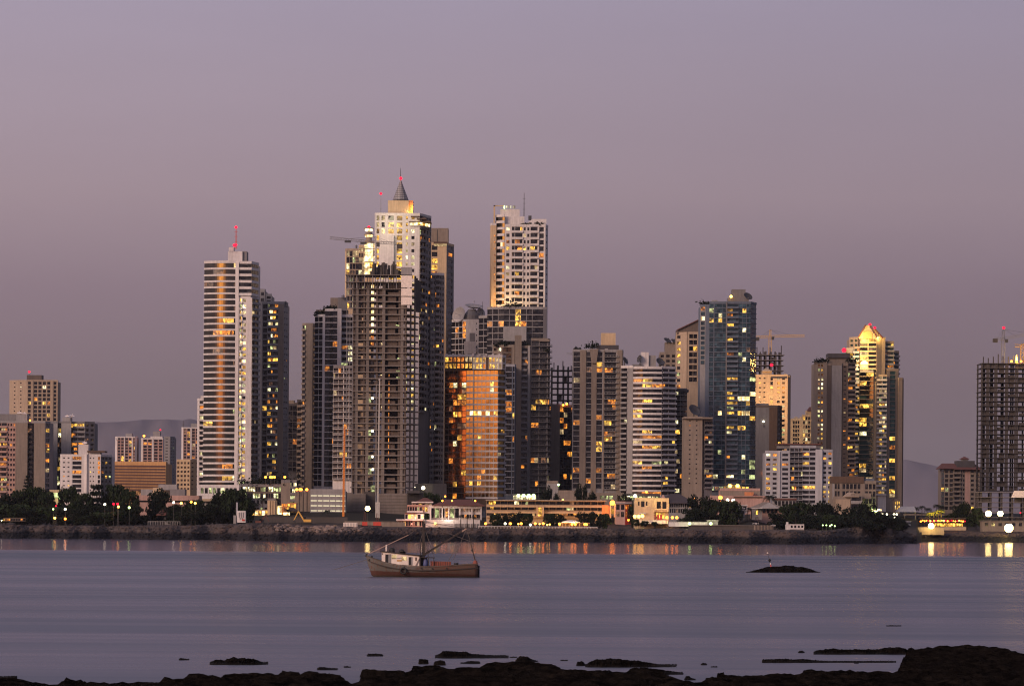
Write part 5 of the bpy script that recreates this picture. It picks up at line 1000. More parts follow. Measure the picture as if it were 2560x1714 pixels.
for x, y, D, l, r in ((1924, 1230, 1400, 'large dark palm before the peach wall', 4.6), (1868, 1262, 1380, 'palm beside the little white houses', 3.6), (1897, 1266, 1375, 'smaller palm right of the lit window', 3.0), (1990, 1278, 1350, 'palm hanging over the bank trees left of centre', 3.6), (2040, 1282, 1350, 'palm hanging over the bank trees right of the boat house', 3.6), (2068, 1280, 1350, 'palm left of the yellow lit posts', 3.2),
        (657, 1238, 1400, 'palm before the parking podium windows', 3.4), (640, 1252, 1395, 'smaller palm left by the parking podium', 2.8), (690, 1245, 1400, 'palm right of the striped pillar', 3.0), (818, 1270, 1380, 'small palm at the right end of the parking garage', 2.6), (1152, 1284, 1338, 'potted palm on the clubhouse terrace, left', 1.8), (1168, 1286, 1338, 'potted palm on the clubhouse terrace, middle', 1.7), (1184, 1287, 1338, 'potted palm on the clubhouse terrace, right', 1.6), (355, 1222, 1430, 'palm on the roof terrace of the low pink building', 2.4), (720, 1268, 1385, 'palm in front of the orange showroom', 2.6)):
    palm(x, y, D, l, r)
for x, y, l in ((2290, 1262, 'leftmost dark palm of the beach row'), (2305, 1260, 'second dark palm of the beach row'), (2320, 1265, 'third lower dark palm of the beach row'), (2342, 1256, 'tallest dark palm of the beach row'), (2354, 1259, 'dark palm right of the tallest in the beach row')): palm(x, y, 1560, l, 2.9, ybase=1312)
for q, (x, y) in enumerate(((2324, 1276), (2335, 1274), (2346, 1270), (2353, 1268))): palm(x, y, 1520, ORD[q] + ' palm lit yellow from below beside the beach bar', 2.8, ybase=1312, group='yellow lit palms at the beach bar', lit=True)
for x in (2324, 2340, 2352): glow(x, 1288, 1514, 5000, (1, .62, .05))
# ------------------------------------------------------------------ low buildings on the waterfront
B = Bld('low_pink_building', 'low pink building with a long flat canopy above the left bank trees', 1410, 405, 1237, 'pink', cap=40, lit=(.2, 'yw'))
B.block([(341, 0), (470, 0)], 1260, None, 'B:1', 16, depth=10); B.box('canopy', 340, 498, 1237, 1250, 'pink', -1, 12); B.box('void_shade', 342, 496, 1250, 1260, 'black', 1.5, 10); B.box('stair_block', 352, 382, 1222, 1238, 'white_dim', 3, 10); B.box('roof_block', 382, 402, 1218, 1238, 'cream', 2, 10); B.box('upper_terrace', 396, 442, 1210, 1224, 'white_dim', 14, 22); B.box('rear_wall', 425, 462, 1222, 1238, 'grey', 4, 12)  # black box paints the shade of the open void under the canopy
for x in (341, 397, 470): B.box('post', x, x + 2, 1250, 1274, 'pink', -1, 0)
B.done()
B = Bld('red_roofed_hut', 'small hut with a red hipped roof above the white bank fence', 1345, 415, 1275, 'white_dim', cap=10)
B.block([(412, 0), (440, 0)], 1288, None, 'w3:1', 16, nf=1, depth=6, par=0); B.hip('roof', 390, 428, 1272, 1286, 'roof_red', -2, 8, .2); B.hip('roof', 435, 468, 1286, 1296, 'roof_red', -4, 3, .2); B.done()
B = Bld('tower_podium', 'pale two level podium with lit shopfront under the bowed tower', 1462, 550, 1217, 'white', cap=40, lit=(.7, 'wgg'))
B.block([(496, 0), (598, 0)], 1216, 1236, 'B:1 W9:20 B:1', 22, nf=1, depth=16); B.block([(496, -6), (592, -6)], 1238, None, 'B:1', 16, depth=10); B.box('terrace_slab', 500, 590, 1246, 1252, 'cream', -12, -6); B.box('lit_panel', 550, 564, 1225, 1232, 'lit_g', -1.2, -.6); B.done()
B = Bld('parking_podium', 'long grey parking podium with rows of small lit windows and a planted roof', 1470, 665, 1212, 'grey', cap=90, lit=(.6, 'wwg'))
B.block([(600, 2), (703, 2)], 1214, 1246, 'W16:1/tan_dark', 16, nf=2, depth=14); B.block([(600, 1.4), (690, 1.4)], 1246, None, 'w9:1!.3g', 18, nf=2, depth=14, par=.2); B.block([(703, 0), (726, 0)], 1204, None, 'B:1/tan', 16, depth=12); B.block([(726, 1), (742, 1)], 1204, None, 'b2:1/grey!.8wwg', 16, nf=4, depth=12)
B.plants(640, 745, 1212, 5, 2, 26); B.plants(600, 650, 1214, 3, 2, 10)
for x in (664, 676, 680, 686, 712): B.beacon(x, 1192, -.5, .55, 'lamp_orange')
B.done()
B = Bld('blank_wall_building', 'plain tan ribbed building with three orange lamps on its roof', 1425, 757, 1230, 'tan', cap=10); B.block([(738, 0), (776, 0)], 1230, None, 'B:10 P:1 B:10 P:1 B:10 P:1 B:10', 16, depth=12)
for x in (742, 750, 753, 767): B.beacon(x, 1223, -.5, .6, 'lamp_orange')
B.done()
B = Bld('parking_garage', 'white parking garage with four long bright light strips', 1412, 820, 1227, 'white_dim', cap=20)
B.block([(776, 0), (864, 0)], 1227, None, 'B:1', 12.5, depth=14)
for y in (1238, 1250.5, 1263, 1275.5):
    B.box('light_strip', 777, 863, y - .8, y + 1.2, 'strip_light', -.62, -.45)
    for x in (792, 806, 823, 838, 851): B.box('mullion', x, x + 2.2, y - 1.0, y + 1.4, 'white_dim', -.75, -.6)
B.done()
B = Bld('lit_showroom', 'glowing yellow shopfront with a pale striped pillar block beside the garage', 1395, 690, 1257, 'cream', cap=30, lit=(1, 'Wyy'))
B.block([(628, 0), (672, 0)], 1274, 1296, 'W5:1', 18, nf=1, depth=8, par=.2); B.block([(669, -2), (691, -2)], 1250, None, 'B:1 P:1 B:1 P:1 B:1 P:1 B:1', 16, depth=8, par=0)
B.block([(694, 0), (704, 0)], 1263, 1292, 'c1:1!1W', 26, nf=1, depth=6, par=0); B.block([(704, -1), (718, -1)], 1258, 1286, 'W3:1/orange_lit_wall!1o', 9, nf=3, depth=6, par=0); B.block([(718, 0), (741, 0)], 1256, 1280, 'W3:1/orange_lit_wall!1oy', 22, nf=1, depth=8, par=0); B.box('lit_counter', 708, 724, 1280, 1287, 'lit_W', -3, -2); B.hip('roof', 716, 742, 1268, 1276, 'roof_dark', -4, 2, .2); B.beacon(701, 1295, -12, .4, 'lamp_yellow'); B.beacon(625, 1268, -2, .45, 'lamp_red'); B.done()
# white signboard
b = P(592, 1305, 1322); rt = thing('signboard', 'tall white signboard box with a small red plate, on a grey pole above the bank', 'signboard', b)
a = P(590.5, 1255, 1322); MB().box(b.x - .35, b.x + .35, b.y, b.y + .6, b.z - 1.5, a.z).obj('pole', 'white_cool', rt)
a = P(593, 1276, 1320); e = P(614, 1305.5, 1320); MB().box(a.x, e.x, 1319.5, 1322, e.z, a.z).obj('sign_box', 'white', rt); a = P(605, 1297, 1319.4); e = P(612, 1301.5, 1319.4); MB().box(a.x, e.x, 1319.3, 1319.45, e.z, a.z).obj('red_plate', 'red_paint', rt)
for i in range(3): a = P(597 + i * 5, 1280, 1319.4); MB().box(a.x, a.x + .35, 1319.35, 1319.48, a.z - 2.2, a.z).obj('lettering', 'grey', rt)
for i in range(2): a = P(599 + i * 5, 1294, 1319.4); MB().box(a.x, a.x + .5, 1319.35, 1319.48, a.z - .5, a.z).obj('lettering', 'grey', rt)
MB().box(b.x - 1.4, b.x - .3, b.y - 1, b.y + .5, b.z - 1, b.z + 3).obj('side_cabinet', 'white_dim', rt)
# excavators, rigs, containers at the site
def excavator(label, x, y, D, m, fl=1, s=1.0):
    b = P(x, y, D); rt = thing('excavator', label, 'excavator', b); bx = lambda x0, x1, z0, z1, y0=-1.2, y1=1.2: MB().box(b.x + min(x0 * fl, x1 * fl) * s, b.x + max(x0 * fl, x1 * fl) * s, b.y + y0, b.y + y1, b.z + z0 * s, b.z + z1 * s)
    for yy in (-1.3, .7): bx(-1.9, 1.9, 0, .8, yy, yy + .6).obj('track', 'rubber', rt)
    bx(-1.8, 1.0, .9, 1.9).obj('body', m, rt); bx(.1, 1.1, 1.9, 2.8, -1.1, 0).obj('cab', 'glass', rt)
    v = lambda x_, z_: Vector((b.x + x_ * fl * s, b.y, b.z + z_ * s)); MB().bar(v(1.0, 1.6), v(3.0, 4.8), .55 * s, .45 * s).obj('boom', m, rt); MB().bar(v(3.0, 4.9), v(4.7, 1.5), .4 * s, .3 * s).obj('stick', m, rt); MB().bar(v(4.7, 1.5), v(4.0, .6), .9 * s, .5 * s).obj('bucket', 'steel_dark', rt)
excavator('rusty orange excavator with its arm raised, before the parking garage', 766, 1310, 1325, 'crane_yellow', -1, 1.15); excavator('dark excavator in front of the glowing shopfront', 648, 1311, 1322, 'roof_red', 1, .9)
rt = thing('container', 'white site container at the foot of the huge unfinished tower', 'container', P(875, 1318, 1306)); a = P(858, 1305.5, 1306); e = P(893, 1318, 1306); MB().box(a.x, e.x, 1306, 1309, e.z - .5, a.z).obj('body', 'board_white', rt)
for i in range(9): x = lerp(a.x, e.x, (i + .5) / 9); MB().box(x - .08, x + .08, 1305.9, 1306, e.z, a.z - .2).obj('rib', 'white_dim', rt)
rt = thing('crate', 'small yellow box beside the riprap left of the white container', 'crate', P(838, 1319, 1304)); a = P(834, 1313, 1304); e = P(841, 1319, 1304); MB().box(a.x, e.x, 1304, 1305.2, e.z - .3, a.z).obj('body', 'beige', rt); MB().box(a.x - .1, e.x + .1, 1303.9, 1305.3, a.z, a.z + .12).obj('lid', 'cream', rt)
for x, yt, l in ((912, 1296, 'small red drilling rig right of the white container'), (943, 1300, 'bright red machine at the foot of the pale hoist mast')):
    b = P(x, 1318, 1312); rt = thing('drilling_rig', l, 'drilling rig', b); w = 2.2 if x < 930 else 3.4
    MB().box(b.x - w / 2, b.x + w / 2, b.y - 1, b.y + 1, b.z + .8, b.z + 2.4).obj('body', 'red_paint', rt); MB().box(b.x - w / 2 - .3, b.x + w / 2 + .3, b.y - 1.2, b.y + 1.2, b.z - .5, b.z + .8).obj('track', 'rubber', rt)
    zt = P(x, yt - 18, 1312).z
    for s_ in (-.5, .5): MB().bar((b.x + s_, b.y, b.z + 2), (b.x + s_ * .5, b.y, zt), .3, .2).obj('mast_rail', 'roof_red', rt)
# site fence along the bank top
def fence(label, x0, x1, y0, y1, D, m, name='fence', step=6, solid=False, rail='rail', cat='fence', base=None):
    a = P(x0, y0, D); e = P(x1, y1, D); a.z = max(a.z, 0); rt = thing(name, label, cat, P((x0 + x1) / 2, y1, D)); n = max(2, int((x1 - x0) / step))
    mb = MB()
    for i in range(n + 1): x = lerp(a.x, e.x, i / n); mb.box(x - .09, x + .09, D, D + .18, e.z - .5, a.z)
    mb.obj('posts' if not solid else 'piers', m, rt)
    MB().box(a.x, e.x, D - .02, D + .2, a.z - .16, a.z + .01).obj(rail, m, rt)
    if solid: MB().box(a.x, e.x, D + .03, D + .16, e.z - 1, a.z - .3).obj('panel', m, rt)
    else: MB().box(a.x, e.x, D + .02, D + .12, lerp(e.z, a.z, .45), lerp(e.z, a.z, .45) + .08).obj('mid_rail', m, rt)
    return rt
fence('dark solid hoarding along the building site between shopfront and mast', 660, 868, 1290, 1306, 1335, 'concrete_dark', 'hoarding', 12, True)
fence('pale railing on the bank below the red roofed hut', 370, 450, 1302, 1309, 1318, 'white_dim'); fence('tan low wall of the parking lot beside the construction podium', 862, 1012, 1302, 1316, 1334, 'tan', 'garden_wall', 10, True, cat='wall')
B = Bld('retaining_wall', 'curved pale green lit concrete wall behind the clubhouse', 1470, 1080, 1211, 'concrete', cap=5); B.block([(1040, 6), (1062, 2), (1084, 0), (1116, 0)], 1211, None, 'B:1', 16, depth=8, par=.6); B.beacon(1058, 1219, -3, .9, 'lamp_white'); B.beacon(1037, 1219, 0, .4, 'lamp_white'); B.done()
B = Bld('site_ramp', 'dark stepped concrete ramp between the unfinished tower and the clubhouse', 1425, 1036, 1222, 'concrete_dark', cap=5); B.block([(1018, 0), (1058, 4)], 1236, None, 'B:1', 16, depth=6); B.box('ramp_slab', 1017, 1050, 1226, 1232, 'grey_dark', -2, 8); B.done()
# ------------------------------------------------------------------ white clubhouse
B = Bld('clubhouse', 'white clubhouse with columned hall, brown hipped roofs and terraces over the bank', 1350, 1100, 1262, 'white', cap=60, lit=(.25, 'yo'))
B.block([(1073, 6), (1204, 6)], 1264, 1300, 'W3:10 W3:9 W9:14!.1o', 34, nf=1, depth=12, par=0)
B.box('entablature', 1072, 1205, 1262, 1269, 'white', -1, 7); B.hip('roof', 1080, 1213, 1247, 1262, 'roof_red', -2, 18, .22); B.box('side_wing', 1204, 1214, 1262, 1292, 'grey_blue', 2, 12)
for x in (1075, 1104, 1120, 1148, 1178, 1201): B.box('column', x, x + 3.2, 1269, 1299, 'white', -1, -.2)
B.box('upper_gallery', 1150, 1202, 1269, 1278, 'lit_d', 2, 2.5)
for i in range(14): B.box('gallery_post', 1152 + i * 3.6, 1153.4 + i * 3.6, 1269, 1281, 'white', .5, .8)
B.box('gallery_parapet', 1150, 1202, 1279, 1285, 'white', .3, 1); B.box('terrace_wall', 1060, 1200, 1298, 1308, 'white', -3, 6); B.box('lower_wall', 1064, 1138, 1308, 1317, 'white', -5, 4); B.box('lower_rail_wall', 1136, 1200, 1309, 1317, 'white_dim', -5, 4)
for i in range(9): B.box('wall_pier', 1137 + i * 7.7, 1138.2 + i * 7.7, 1307, 1318, 'white', -5.4, -5)
B.box('basement', 1000, 1200, 1316, 1326, 'concrete_dark', -3, 8)
B.hip('tower_roof', 1040, 1084, 1243, 1253, 'roof_red', 2, 12, .1); B.box('eave', 1029, 1083, 1253, 1256, 'white', 1, 12); B.block([(1030, 3), (1080, 3)], 1256, 1265, 'w6:1/pink!.4oy', 9, nf=1, depth=8, par=0); B.box('balcony_slab', 1018, 1076, 1261, 1264.5, 'pink', 0, 8)
B.block([(1018, 1), (1075, 1)], 1264, 1282, 'W7:10/pink!.2o W1:2!1y B:1', 17, nf=1, depth=8, par=0); B.box('balcony_rail', 1017, 1058, 1276, 1280, 'white', -.8, -.5); B.box('canopy', 1012, 1038, 1281, 1284, 'roof_red', -3, 3)
B.block([(1012, -1), (1060, -1)], 1283, 1298, 'W6:10/white!.55Wyo', 15, nf=1, depth=8, par=0); B.box('deck_slab', 990, 1062, 1297, 1300, 'white', -6, 3); B.block([(992, -4), (1060, -4)], 1300, 1318, 'W12:1/pink!.25oyd', 16, nf=1, depth=8, par=0); B.box('pier_deck', 978, 1064, 1316.5, 1318.5, 'white_dim', -8, 2)
for x in (981, 988, 1015, 1050): B.box('stilt', x, x + 1.4, 1318, 1342, 'tan', -7.5, -7)
B.beacon(1088, 1307, -5.8, .45, 'lamp_yellow')
for x in (1113, 1106, 1130, 1188): B.beacon(x, 1251 if x != 1113 else 1240, -2.5 if x != 1113 else 12, .38, 'lamp_orange')
B.done()
# ------------------------------------------------------------------ long hotel and pool terrace
B = Bld('long_hotel', 'long low hotel wing with three storeys and orange lit balcony bands', 1400, 1370, 1249, 'tan_dark', cap=100, lit=(.06, 'odd'), slab='beige', glass='glass')
B.block([(1216, 3), (1512, 3)], 1250, None, 'b17:1/beige', 14.2, nf=3, depth=12, par=.2); B.box('roof_edge', 1214, 1516, 1248, 1250, 'white_dim', -1, 15)
for y in (1262, 1277): B.box('balcony_band', 1216, 1512, y, y + 4.5, 'beige', -.9, .5)
B.box('entrance_post', 1341, 1345, 1265, 1290, 'beige', -3, -1); B.box('entrance_post', 1356, 1360, 1265, 1290, 'beige', -3, -1); B.box('entrance_glow', 1346, 1355, 1268, 1290, 'lit_y', -1.2, -1)
B.box('end_stair', 1505, 1525, 1262, 1290, 'orange_lit_wall', -1, 6); B.box('end_column', 1525, 1528, 1256, 1294, 'beige', -3, -1); B.box('end_column', 1535, 1538, 1258, 1292, 'beige', -3, -1)  # orange lamp light on the end stair is painted into its wall colour
B.box('lit_glass', 1526, 1536, 1270, 1284, 'lit_y', 0, 1)
for x in (1222, 1231): B.box('lit_room', x, x + 8, 1252, 1260, 'lit_y', 1.2, 1.5)
B.box('lit_room', 1226, 1234, 1267, 1273, 'lit_y', 1.2, 1.5); B.beacon(1531, 1256, -3, 1.1, 'lamp_orange')
B.box('lit_lounge', 1398, 1420, 1283, 1287, 'lit_o', -2, -1.5); B.box('lit_lounge', 1434, 1446, 1283, 1287, 'lit_o', -2, -1.5); B.beacon(1407, 1249, 2, .4, 'lamp_yellow'); B.done()
fence('long white railing of the pool terrace at the bank edge', 1196, 1493, 1314, 1319, 1303, 'white', 'railing', 8)
rt = thing('terrace_wall', 'pale low retaining wall carrying the pool terrace', 'wall', P(1345, 1322, 1304)); a = P(1196, 1318.5, 1304); e = P(1494, 1323, 1304); MB().box(a.x, e.x, 1304, 1307, e.z - 2, a.z).obj('wall_face', 'concrete', rt); MB().box(a.x, e.x, 1303.6, 1306, a.z, a.z + .25).obj('coping', 'beige', rt)
def lamps(lst, D, m, r, label, group, ground=None, name='terrace_lamp', E=0, col=(1, .55, .15), post='steel_dark'):
    for q, (x, y) in enumerate(lst):
        c = P(x, y, D); zb = min(c.z - 1, ground if ground is not None else TZ(D)); rt = thing(name, label if len(lst) == 1 else ORD[q] + ' ' + label, 'lamp', (c.x, c.y, zb), group)
        MB().bar((c.x, c.y + .3, zb), (c.x, c.y + .3, c.z), .16, .1).obj('post', post, rt); MB().ball(c, r).obj('globe', m, rt, True)
        if E:
            l = bpy.data.lights.new('spot_light', 'SPOT'); l.energy = E; l.color = col; l.shadow_soft_size = .3; l.spot_size = math.radians(170); l.spot_blend = .3; o = bpy.data.objects.new('spot_light', l); C.objects.link(o); o.location = c + Vector((0, -.8, .1)); o.rotation_euler = (math.radians(68), 0, 0)
lamps([(1214, 1308), (1276, 1308), (1303, 1308), (1338, 1308), (1358, 1308), (1399, 1309), (1430, 1310), (1438, 1309.5), (1462, 1309.5), (1466, 1310)], 1308, 'lamp_orange', .52, 'round orange lamp glowing along the pool terrace railing', 'orange lamps along the pool terrace', E=2600)
for x in (1240, 1290, 1345, 1400, 1450, 1495): glow(x, 1287, 1388, 2100, (1, .45, .1), .6)
glow(1531, 1258, 1392, 5000, (1, .3, .05)); glow(1040, 1288, 1342, 900, (1, .35, .2)); glow(1030, 1308, 1338, 700, (1, .3, .2)); glow(1120, 1292, 1345, 900, (1, .8, .6))
lamps([(1263, 1308), (1326, 1311)], 1309, 'lamp_white', .5, 'cool white lamp among the orange pool terrace lamps', 'white lamps on the pool terrace', E=300, col=(.9, 1, .8))
lamps([(1296, 1309), (1349, 1309), (1368, 1311), (1374, 1310)], 1309, 'lamp_yellow', .33, 'small yellow lamp tucked between the round terrace lamps', 'small yellow terrace lamps', E=200)
rt = thing('terrace_pavilion', 'round white canopy pavilion with orange lights on the pool terrace', 'pavilion', P(1427, 1318, 1312)); c = P(1427, 1306, 1312)
MB().lathe(c, [(4.2, 0), (3.6, .5), (1.8, 1.0), (.2, 1.2)], 20).obj('canopy', 'white', rt, True)
for i in range(6): x = c.x - 3.6 + i * 1.44; MB().bar((x, 1309.5, c.z - 2.6), (x, 1309.5, c.z), .16).obj('post', 'beige', rt)
rt = thing('bar_counter', 'lit orange bar counter on the pool terrace near its right end', 'bar', P(1450, 1318, 1313)); a = P(1395, 1306.5, 1314); e = P(1474, 1308, 1314); MB().box(a.x, e.x, 1314, 1315, e.z, a.z).obj('lit_fascia', 'lit_o', rt); MB().box(a.x, e.x, 1314.5, 1316, e.z - 2, e.z).obj('counter', 'brown', rt); MB().box(a.x, e.x, 1313.6, 1316, a.z, a.z + .2).obj('roof', 'tan', rt)
B = Bld('small_annex', 'small orange lit annex between the long hotel and the cream villa', 1390, 1556, 1257, 'pink', cap=12, lit=(.4, 'o')); B.block([(1539, 0), (1562, 0), (1578, 2)], 1258, None, ['W2:1', 'W3:1/red_paint!1o'], 18, nf=2, depth=8); B.box('roof_slab', 1538, 1578, 1256, 1258, 'white_dim', -1, 8); B.beacon(1571, 1299, -8, .5, 'lamp_orange'); B.done()
# ------------------------------------------------------------------ cream villa
B = Bld('cream_villa', 'bright floodlit cream villa with square windows and red doors on the bank', 1350, 1628, 1248, 'cream', cap=30, lit=(.0, 'y'))
B.block([(1587, 0), (1636, 0)], 1249, None, 'B:6 w1:5 B:1 W1:10 B:1 w1:5 B:6 B:8', 20, nf=1, depth=10); B.block([(1636, -1.5), (1672, -1.5)], 1250, 1278, 'B:3 W2:22 B:3', 24, nf=1, depth=10)
B.block([(1624, 1), (1672, 1)], 1278, None, 'B:12 W3:18/cream!.9yy B:8', 20, nf=1, depth=8, par=0)
for x in (1634, 1643, 1650): B.box('red_door', x, x + 5, 1286, 1299, 'red_paint', .2, .45)
for x in (1602, 1609): B.box('awning', x - 3, x + 5, 1281, 1284, 'white', -1.8, 0)
B.box('terrace_wall', 1584, 1670, 1299, 1308, 'white', -6, 2); B.done()
lamps([(1587, 1290), (1597, 1290), (1606, 1289)], 1340, 'lamp_yellow', .75, 'glaring yellow floodlight at the foot of the cream villa wall', 'floodlights at the villa wall', E=8000, col=(1, .8, .3), name='floodlight')
lamps([(1667, 1293), (1681, 1293), (1692, 1293)], 1343, 'lamp_orange', .6, 'orange globe lamp in the row right of the cream villa', 'orange lamps right of the villa', E=700)
for q, (x, y, w) in enumerate(((1590, 1298, 20), (1612, 1302, 22), (1636, 1304, 16))): tree(x, y, w, 1330, ORD[q] + ' green floodlit shrub below the cream villa', i=1, group='lit shrubs under the villa', name2='garden_shrub', ybase=1316)
B = Bld('hip_roofed_hall', 'two storey hall with a big dark hipped roof behind the cream villa', 1385, 1695, 1235, 'white_dim', cap=40); B.block([(1668, 0), (1733, 0)], 1255, None, 'W12:1', 14, nf=2, depth=12, par=0); B.hip('roof', 1642, 1738, 1233, 1256, 'roof_dark', -2, 16, .12); B.hip('front_gable', 1646, 1670, 1236, 1256, 'pink', -4, 0, .05); B.done()
fence('white sea wall balustrade right of the villa with two lamps', 1672, 1768, 1303, 1310, 1316, 'white', 'balustrade', 5, True, cat='wall')
rt = thing('white_kiosk', 'small white kiosk block at the right end of the sea wall', 'kiosk', P(1781, 1316, 1316)); a = P(1769, 1301, 1316); e = P(1795, 1314, 1316); MB().box(a.x, e.x, 1316, 1320, e.z - 1, a.z).obj('body', 'white_dim', rt); MB().box(a.x - .2, e.x + .2, 1315.7, 1320.3, a.z, a.z + .25).obj('roof_slab', 'white', rt)
rt = thing('sea_wall', 'long dark sea wall running along the bank right of the lamps', 'wall', P(1830, 1330, 1312)); a = P(1722, 1313, 1311); e = P(1905, 1332, 1311); MB().box(a.x, e.x, 1311, 1313, e.z - 3, a.z).obj('wall_face', 'concrete_dark', rt); MB().box(a.x, e.x, 1310.6, 1313, a.z, a.z + .3).obj('coping', 'concrete', rt)
rt = thing('stone_bastion', 'tan stone bastion wall below the small houses', 'wall', P(1910, 1336, 1308)); a = P(1886, 1312, 1308); e = P(1934, 1337, 1308); MB().box(a.x, e.x, 1308, 1314, e.z - 2, a.z).obj('wall_face', 'tan', rt)
for i in range(6): x = lerp(a.x, e.x, (i + .5) / 6); MB().box(x - .3, x + .3, 1307.6, 1308, e.z - 1, a.z).obj('buttress', 'tan_dark', rt)
lamps([(1724, 1308), (1777, 1308)], 1314, 'lamp_green', .6, 'greenish white lamp on the sea wall', 'lamps on the sea wall', E=600, col=(.9, 1, .5))
# ------------------------------------------------------------------ houses on the right
B = Bld('peach_wall_building', 'long peach walled building lit orange, at the foot of the blue glass tower', 1440, 1860, 1226, 'pink', cap=20, lit=(.1, 'o'))
B.block([(1775, 4), (1925, 4)], 1243, None, 'B:1', 16, depth=10); B.block([(1800, 10), (1900, 10)], 1224, None, 'B:1/tan', 16, depth=10); B.box('wall_panel', 1862, 1884, 1229, 1242, 'orange_lit_wall', 6, 8); B.hip('small_roof', 1878, 1898, 1234, 1241, 'roof_red', 4, 9, .1); B.box('band', 1835, 1905, 1240, 1243, 'brown', 3, 4); B.done()  # orange panel paints the lit spot on the peach wall
B = Bld('tower_entrance', 'yellow lit entrance canopy under the blue glass tower', 1500, 1840, 1210, 'grey_blue', cap=20, lit=(1, 'yg')); B.block([(1774, 0), (1890, 0)], 1214, 1226, 'W3:30!.3g W5:30!.9gyy W3:25!1yy W2:15!.1g', 13, nf=1, depth=12, par=.3); B.block([(1774, 1), (1890, 1)], 1226, None, 'B:1', 10)
for x in (1825, 1844): B.beacon(x, 1214, -2, .9, 'lamp_yellow')
B.done()
lamps([(1801, 1243)], 1400, 'lamp_orange', .9, 'strong red orange lamp left of the peach wall, upper one', 'lamps left of the peach wall', E=9000, col=(1, .25, .05), ground=10); lamps([(1801, 1255)], 1398, 'lamp_orange', .7, 'red orange lamp directly under the strong upper one', 'lamps left of the peach wall', E=600, col=(1, .3, .05), ground=10)
lamps([(1819, 1249), (1833, 1250)], 1400, 'lamp_white', .7, 'white lamp at the corner of the peach wall', 'white lamps at the peach wall', E=1200, col=(1, .8, .5), ground=10)
for args in (('white house with three little arched windows below the peach wall', 1808, 1862, 1270, 1290, 'white_dim', 'w5:1'), ('small white flat roofed house left of the lit window', 1832, 1868, 1263, 1276, 'white', 'W3:1'), ('pale house with one orange lit window', 1880, 1905, 1270, 1292, 'grey', 'B:1 w1:1!1y B:1')):
    B = Bld('small_house', args[0], 1375, args[1] + 5, args[3], args[5], cap=10); B.block([(args[1], 0), (args[2], 0)], args[3], args[4] + 6, args[6], args[4] - args[3], nf=1, depth=7, par=.3)
    B.box('roof_slab', args[1] - 1, args[2] + 1, args[3] - 1.5, args[3], 'white', -1, 7); B.done()
B = Bld('gabled_house', 'wide house with a low pale gable beside the large palm', 1390, 1920, 1262, 'pink', cap=10); B.block([(1880, 0), (1960, 0)], 1268, None, 'B:3 W5:10 B:3', 16, nf=1, depth=9, par=0); B.hip('roof', 1876, 1962, 1254, 1269, 'tan', -2, 10, .1); B.hip('gable', 1898, 1948, 1256, 1269, 'white_dim', -4, -1.8, .05); B.done()
B = Bld('long_low_annex', 'low pale annex right of the large palm under the terrace block', 1425, 1950, 1247, 'white_dim', cap=12); B.block([(1935, 0), (1990, 0)], 1249, None, 'W6:1', 16, nf=1, depth=9); B.box('roof', 1934, 1992, 1245, 1249, 'roof_red', -1, 9); B.done()
B = Bld('boat_house', 'small white boat house with a tilted left wall on the right bank', 1318, 1985, 1306, 'white', cap=10); B.block([(1966, 0), (2010, 0)], 1310, 1324, 'B:1 w4:4', 12, nf=1, depth=5, par=.1); B.box('chimney', 1966, 1971, 1304, 1311, 'white', 0, 2); B.done()
for x0, x1, y0, y1, l in ((1927, 1940, 1309, 1316, 'small white car parked on the bastion beside the boat house'), (1882, 1897, 1304.5, 1310.5, 'pale car parked above the left end of the stone bastion')):
    b = P((x0 + x1) / 2, y1, 1316); rt = thing('parked_car', l, 'car', b); a = P(x0, y1, 1316); e = P(x1, y0, 1316); hh = e.z - a.z; wd_ = e.x - a.x
    MB().hexa([(a.x, 1316, a.z + .25), (e.x, 1316, a.z + .25), (e.x, 1317.7, a.z + .25), (a.x, 1317.7, a.z + .25), (a.x + .1, 1316, a.z + hh * .6), (e.x - .1, 1316, a.z + hh * .6), (e.x - .1, 1317.7, a.z + hh * .6), (a.x + .1, 1317.7, a.z + hh * .6)]).obj('body', 'white', rt)
    MB().hexa([(a.x + wd_ * .2, 1316, a.z + hh * .6), (e.x - wd_ * .2, 1316, a.z + hh * .6), (e.x - wd_ * .2, 1317.7, a.z + hh * .6), (a.x + wd_ * .2, 1317.7, a.z + hh * .6), (a.x + wd_ * .32, 1316.1, a.z + hh), (e.x - wd_ * .3, 1316.1, a.z + hh), (e.x - wd_ * .3, 1317.6, a.z + hh), (a.x + wd_ * .32, 1317.6, a.z + hh)]).obj('cabin', 'glass', rt)
    for f in (.2, .8): MB().lathe((lerp(a.x, e.x, f), 1315.9, a.z + .3), [(.3, 0), (.3, .2)], 12, Vector((0, 1, 0))).obj('wheel', 'rubber', rt)
lamps([(2057, 1312), (2066, 1312), (2075, 1314), (2079, 1311), (2087, 1314)], 1325, 'lamp_green', .28, 'small yellow green garden light on the right bank', 'garden lights on the right bank', E=60, col=(.9, 1, .4)); lamps([(2080, 1302), (2084, 1300)], 1340, 'lamp_yellow', .28, 'tiny yellow light in the trees above the garden lights', 'tiny lights in the trees', E=0)
